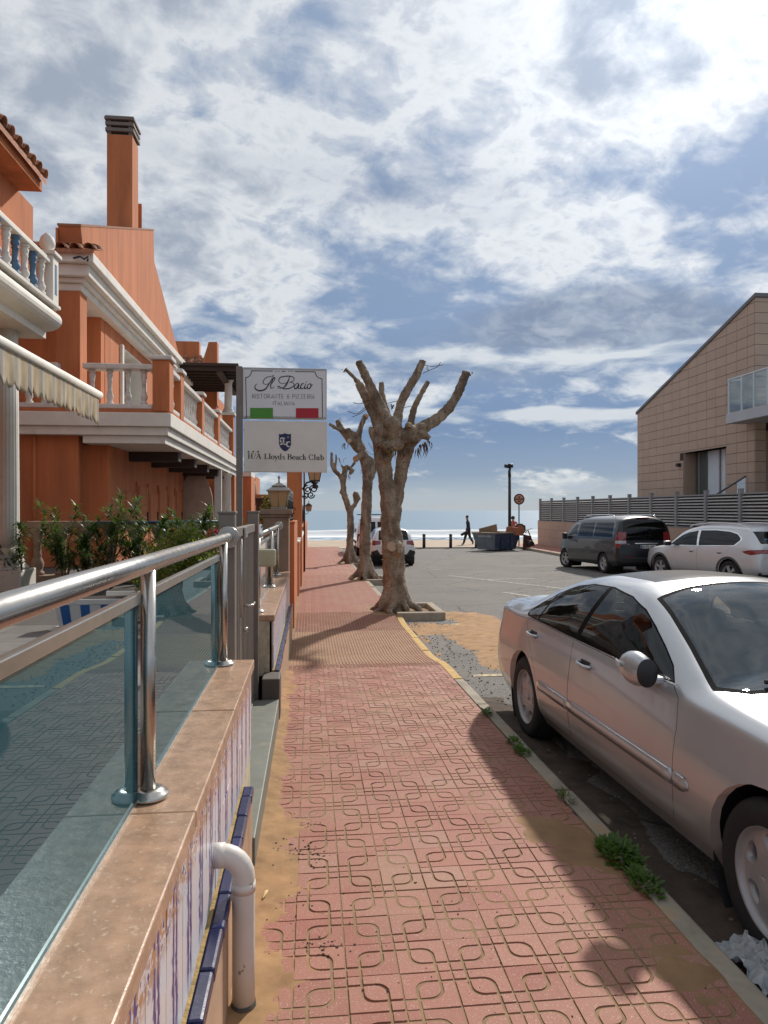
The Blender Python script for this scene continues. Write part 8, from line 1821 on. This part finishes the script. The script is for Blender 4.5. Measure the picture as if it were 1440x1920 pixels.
mb = MB(); ch = {'4': [[(.6, 1), (.6, 0), (0, .7), (.8, .7)]], '1': [[(.2, .15), (.5, 0), (.5, 1)]], '7': [[(0, 0), (.75, 0), (.3, 1)]], '9': [[(.7, .45), (.1, .5), (.1, .05), (.7, .05), (.7, 1), (.2, 1)]], 'J': [[(.6, 0), (.6, .9), (.3, 1), (.05, .85)]], 'N': [[(0, 1), (0, 0), (.7, 1), (.7, 0)]], 'Y': [[(0, 0), (.35, .5), (.7, 0)], [(.35, .5), (.35, 1)]], ' ': []}
x = .10
for c_ in '4179 JNY':
    for pl2 in ch[c_]:
        for a, b in zip(pl2[:-1], pl2[1:]): mb.tube([(-.0315, x - a[0] * .045, .93 - a[1] * .07), (-.0315, x - b[0] * .045, .93 - b[1] * .07)], .006, 4)
    x -= .054 if c_ != ' ' else .03
mb.build('plate_text', INK, pl_); MB().box(-.0315, -.029, .115, .155, .845, .945).build('plate_band', pmat('blue plate band', (0.02, 0.06, 0.3), 0.4), pl_)
MB().box(-.02, .06, -.85, .85, .38, .56).build('rear_bumper', BLKPL, vr, bevel=.03); MB().box(.10, .16, -.2, .2, 1.79, 1.825).build('brake_lamp', TAIL, vr, bevel=.01); MB().box(-.03, -.01, .45, .66, .555, .585).build('reflector', TAIL, vr)
MB().tube([(-.012, .62, .985), (-.012, .50, .978)], .006, 5).build('model_script', CHROME, vr)

# ---------------------------------------------------------------- pale silver crossover
pr_ = Vector((pxX(1365, 17.3), 17.3)); pf_ = Vector((pxX(1240, 19.85), 19.85)); dv = (pf_ - pr_); hs_ = math.atan2(dv.y, dv.x); dl = dv.normalized(); nr2 = Vector((dl.y, -dl.x))
suv_loc = pr_ - dl * .93 + nr2 * .93
suv = dict(name='silver_crossover', label='pale silver crossover car parked in front of the dark van', L=4.57, r=.345, w=.225, arch=.40, xr=.93, xf=.93 + 2.70, paint=SILV2, nx=60, sub=5, archup=.0, floor=.28,
  loc=(suv_loc.x, suv_loc.y, zr(18.0) + .01), rot=(0, .0143, hs_), seats=[(2.5, .4), (2.5, -.4)], dash=(3.1, 1.0),
  c=dict(z6=[(0, .80), (.03, 1.02), (.08, 1.12), (.2, 1.25), (.42, 1.50), (.55, 1.585), (.8, 1.62), (1.6, 1.655), (2.2, 1.65), (2.6, 1.60), (2.85, 1.53), (3.2, 1.28), (3.5, 1.09), (3.65, 1.05), (4.1, .99), (4.4, .90), (4.52, .75), (4.57, .55)],
         z4=[(0, .78), (.03, .98), (.08, 1.06), (.2, 1.18), (.42, 1.42), (.55, 1.49), (.8, 1.525), (1.6, 1.555), (2.2, 1.545), (2.6, 1.49), (2.85, 1.42), (3.2, 1.20), (3.42, 1.04), (3.6, 1.0), (4.1, .94), (4.4, .86), (4.52, .72), (4.57, .52)],
         y4=[(0, .70), (.08, .70), (.2, .66), (.42, .62), (.8, .62), (1.6, .625), (2.2, .63), (2.7, .655), (3.1, .70), (3.45, .76), (3.8, .75), (4.2, .70), (4.45, .58), (4.57, .4)],
         z3=[(0, .74), (.03, .90), (.1, .98), (.3, 1.04), (.9, 1.035), (2, 1.0), (3.2, .98), (3.5, .96), (4.0, .90), (4.35, .82), (4.57, .5)], y3=[(0, .76), (.1, .82), (.3, .86), (.9, .875), (2, .885), (3.3, .88), (3.8, .86), (4.2, .79), (4.45, .66), (4.57, .46)],
         z2=[(0, .62), (1, .70), (3.6, .68), (4.57, .5)], y2=[(0, .78), (.05, .85), (.2, .91), (.9, .935), (2, .925), (3.6, .93), (4.1, .87), (4.4, .74), (4.57, .5)], z1=[(0, .46), (4.57, .42)], y1=[(0, .77), (.05, .83), (.2, .89), (.9, .91), (2, .905), (3.6, .905), (4.1, .85), (4.4, .72), (4.57, .48)],
         zb=[(0, .38), (.5, .28), (4.57, .30)], yb=[(0, .70), (.2, .82), (.9, .84), (3.6, .84), (4.1, .78), (4.4, .65), (4.57, .42)]))
suv['cuts'] = [('window_frame', [(3.30, 1.02), (3.10, 1.19), (2.85, 1.345), (2.6, 1.43), (2.2, 1.485), (1.6, 1.495), (1.1, 1.465), (.80, 1.40), (.62, 1.29), (.60, 1.22), (.78, 1.075), (2, 1.035)], (0, 2), lambda c: c.z > .98, CHROME, [(VH, [(3.24, 1.035), (3.07, 1.17), (2.83, 1.32), (2.6, 1.405), (2.25, 1.458), (2.13, 1.05)], CARGLASS), (VH, [(2.06, 1.05), (2.16, 1.462), (1.6, 1.47), (1.1, 1.44), (.82, 1.38), (.66, 1.28), (.65, 1.22), (.80, 1.095)], DARKGLASS)]),
  ('windscreen', [(3.50, 0), (3.46, .5), (3.34, .70), (3.1, .67), (2.90, .62), (2.85, .4), (2.83, 0)] + [(a, -b) for a, b in [(2.85, .4), (2.90, .62), (3.1, .67), (3.34, .70), (3.46, .5)]], (0, 1), up(1.0, 2.6, 3.7), WSGLASS, []),
  ('rear_glass', [(-.62, 1.14), (.62, 1.14), (.58, 1.45), (-.58, 1.45)], (1, 2), lambda c: c.x < .55, DARKGLASS, []),
  ('tail_lamp', [(-.01, .90), (.22, .86), (.42, .90), (.50, .945), (.30, .985), (.05, 1.0), (-.01, 1.0)], (0, 2), lambda c: c.x < .52 and abs(c.y) > .35, TAIL, []),
  ('front_door', [(3.28, .45), (3.15, .36), (2.09, .36), (2.09, 1.03), (3.30, 1.0), (3.34, .8)], (0, 2), lambda c: c.z < 1.05, SILV2, []), ('rear_door', [(2.07, .36), (1.45, .36), (1.34, .55), (1.22, .75), (1.0, .9), (.93, 1.05), (2.07, 1.03)], (0, 2), lambda c: c.z < 1.06, SILV2, [])]
sr, SCv, sby, sparts = make_car(suv)
for s_ in (-1, 1):
    MB().tube(resample([Vector((.62, s_ * .63, 1.56)), Vector((.9, s_ * .635, 1.635)), Vector((1.7, s_ * .64, 1.665)), Vector((2.4, s_ * .645, 1.625)), Vector((2.62, s_ * .655, 1.56))], 4), .016, 8).build('roof_rail', CHROME, sr)
    q = MB(); q.obox((3.12, s_ * 1.02, 1.08), (.14, .19, .13)); mo = q.build('mirror', BLKPL, sr, bevel=.04, bseg=3); MB().obox((3.135, s_ * 1.025, 1.105), (.12, .18, .09)).build('mirror_shell', SILV2, mo, bevel=.035, bseg=3)
    for xh in (1.25, 2.30): MB().obox((xh, s_ * (sby(xh, .90) + .012), .90), (.17, .03, .035)).build('handle', SILV2, sr, bevel=.008); MB().obox((xh + .01, s_ * (sby(xh, .885) + .001), .887), (.12, .01, .06)).build('handle_recess', BLKPL, sr)
    for xw in (suv['xr'], suv['xf']):
        q = MB(); pts = [(math.cos(R(a)), math.sin(R(a))) for a in range(-25, 206, 11)]; n = len(pts); vs = []
        for rr3, o in ((.40, .004), (.455, .004)):
            vs += [(xw + a * rr3, s_ * (sby(min(max(xw + a * rr3, .05), 4.5), min(max(.345 + b * rr3, .31), .95)) + o), .345 + b * rr3) for a, b in pts]
        q.add(vs, [(i, i + 1, n + i + 1, n + i) for i in range(n - 1)], 0, True); q.build('arch_trim', pmat('grey arch trim', (0.07, 0.07, 0.072), 0.6), sr)
MB().box(.02, .10, -.80, .80, .36, .52).build('rear_bumper', BLKPL, sr, bevel=.03)
q = MB(); q.lathe([(.055, 0), (.055, .002)], (.245, .40, 1.22), 16, axis=1); 
st_ = MB().add([(.235 - .02, .40 + math.cos(2 * math.pi * k / 16) * .075, 1.20 + math.sin(2 * math.pi * k / 16) * .075) for k in range(16)], [tuple(range(16))]); st_.build('round_sticker', pmat('pale blue sticker', (0.16, 0.42, 0.58), 0.4), sr)

# ---------------------------------------------------------------- white hatchback and white van by the far trees
yc_ = 26.4
xl, xr2 = pxX(697, yc_), pxX(779, yc_)
c3 = dict(name='white_hatchback', label='white hatchback with black lower cladding parked behind the large tree', L=3.99, r=.325, w=.205, arch=.375, xr=.70, xf=3.24, paint=WHITEP, nx=44, sub=4, floor=.26,
  loc=((xl + xr2) / 2, yc_, zr(yc_ + .5)), rot=(0, .006, R(90.5)), seats=[(2.1, .38), (2.1, -.38)], dash=(2.7, .95),
  c=dict(z6=[(0, .85), (.03, 1.0), (.08, 1.12), (.2, 1.30), (.32, 1.42), (.6, 1.475), (1.4, 1.49), (2.0, 1.46), (2.3, 1.38), (2.7, 1.14), (3.0, .98), (3.4, .93), (3.75, .85), (3.93, .68), (3.99, .5)],
         z4=[(0, .82), (.03, .97), (.08, 1.06), (.2, 1.22), (.32, 1.33), (.6, 1.385), (1.4, 1.40), (2.0, 1.365), (2.3, 1.29), (2.7, 1.06), (2.95, .95), (3.4, .89), (3.75, .81), (3.93, .65), (3.99, .48)],
         y4=[(0, .66), (.1, .64), (.3, .60), (.7, .60), (1.8, .60), (2.4, .64), (2.9, .72), (3.4, .70), (3.75, .58), (3.99, .38)],
         z3=[(0, .78), (.05, .90), (.2, .97), (1, .95), (2.6, .92), (3.2, .87), (3.7, .76), (3.99, .45)], y3=[(0, .70), (.1, .76), (.3, .80), (1, .82), (2.6, .82), (3.2, .80), (3.6, .70), (3.85, .58), (3.99, .42)],
         z2=[(0, .60), (3.99, .48)], y2=[(0, .74), (.05, .81), (.2, .86), (.8, .875), (2.8, .87), (3.3, .85), (3.65, .74), (3.86, .6), (3.99, .45)], z1=[(0, .46), (3.99, .4)], y1=[(0, .73), (.05, .79), (.2, .845), (.8, .86), (2.8, .855), (3.3, .83), (3.65, .72), (3.86, .58), (3.99, .43)],
         zb=[(0, .36), (3.99, .28)], yb=[(0, .66), (.2, .78), (2.8, .79), (3.3, .76), (3.65, .65), (3.99, .38)]))
c3['cuts'] = [(VH, [(2.62, .98), (2.35, 1.22), (2.0, 1.33), (1.3, 1.36), (.8, 1.34), (.45, 1.26), (.35, 1.10), (.6, 1.01)], (0, 2), lambda c: c.z > .95 and c.x > .2, DARKGLASS, []), ('windscreen', [(2.95, 0), (2.85, .6), (2.72, .66), (2.35, .59), (2.28, .3), (2.27, 0)] + [(a, -b) for a, b in [(2.28, .3), (2.35, .59), (2.72, .66), (2.85, .6)]], (0, 1), up(.95, 2.1, 3.1), WSGLASS, []),
  ('rear_glass', [(-.58, 1.0), (.58, 1.0), (.53, 1.36), (-.53, 1.36)], (1, 2), lambda c: c.x < .40, DARKGLASS, []), ('tail_lamp', [(-.01, .80), (.2, .80), (.22, .97), (.1, .99), (-.01, .97)], (0, 2), lambda c: c.x < .22 and abs(c.y) > .50, TAIL, []),
  ('lower_cladding', [(-.84, .30), (.84, .30), (.84, .56), (.62, .64), (.5, .46), (-.5, .46), (-.62, .64), (-.84, .56)], (1, 2), lambda c: c.x < .18, BLKPL, [])]
make_car(c3)
yv = 32.2; xl = pxX(668, yv)
wv = dict(name='white_van', label='small white van with roof bars parked nearest the sea', L=4.4, r=.33, w=.20, arch=.375, xr=.85, xf=3.55, paint=WHITEP, nx=36, sub=4, floor=.26, loc=(xl + .93, yv, zr(yv)), rot=(0, 0, R(90)), seats=[], dash=(3.2, 1.0),
  c=dict(z6=[(0, 1.0), (.03, 1.5), (.08, 1.72), (.2, 1.81), (1.0, 1.86), (2.3, 1.84), (2.7, 1.74), (3.2, 1.38), (3.5, 1.13), (3.8, 1.05), (4.2, .92), (4.35, .7), (4.4, .5)], z4=[(0, .96), (.03, 1.42), (.08, 1.60), (.2, 1.68), (1.0, 1.72), (2.3, 1.70), (2.7, 1.60), (3.2, 1.27), (3.45, 1.07), (3.8, .99), (4.2, .87), (4.35, .67), (4.4, .48)],
         y4=[(0, .76), (.1, .74), (1, .74), (2.4, .74), (3.0, .78), (3.5, .80), (4.0, .74), (4.3, .58), (4.4, .4)], z3=[(0, .9), (.05, 1.05), (1, 1.08), (3, 1.03), (3.6, .96), (4.2, .8), (4.4, .46)], y3=[(0, .82), (.1, .88), (1, .90), (3.2, .90), (3.8, .86), (4.2, .70), (4.4, .45)], z2=[(0, .62), (4.4, .48)], y2=[(0, .84), (.1, .905), (1, .92), (3.4, .915), (3.9, .86), (4.25, .70), (4.4, .48)], z1=[(0, .45), (4.4, .4)], y1=[(0, .83), (.1, .89), (1, .90), (3.4, .90), (3.9, .84), (4.25, .68), (4.4, .46)], zb=[(0, .36), (4.4, .28)], yb=[(0, .75), (1, .83), (3.4, .83), (3.9, .77), (4.4, .4)]))
wv['cuts'] = [(VH, [(3.12, 1.10), (2.95, 1.30), (2.65, 1.52), (2.1, 1.60), (2.05, 1.12)], (0, 2), lambda c: c.z > 1.05 and c.x > .2, CARGLASS, []), ('rear_glass', [(-.66, 1.12), (-.05, 1.12), (-.05, 1.60), (-.62, 1.60)], (1, 2), lambda c: c.x < .2, DARKGLASS, []), ('rear_glass', [(.05, 1.12), (.66, 1.12), (.62, 1.60), (.05, 1.60)], (1, 2), lambda c: c.x < .2, DARKGLASS, []), ('tail_lamp', [(-.01, .7), (.12, .7), (.12, 1.05), (-.01, 1.05)], (0, 2), lambda c: c.x < .14 and abs(c.y) > .7, TAIL, [])]
wr, _, wby, _ = make_car(wv)
for x in (.6, 1.9): MB().box(x, x + .06, -.78, .78, 1.90, 1.94).build('roof_bar', BLKPL, wr)
MB().box(.4, 4.0, .915, .935, .60, .72).build('side_strip', BLKPL, wr)
q = MB(); q.obox((3.05, 1.02, 1.16), (.12, .16, .22)); q.build('mirror', BLKPL, wr, bevel=.03)
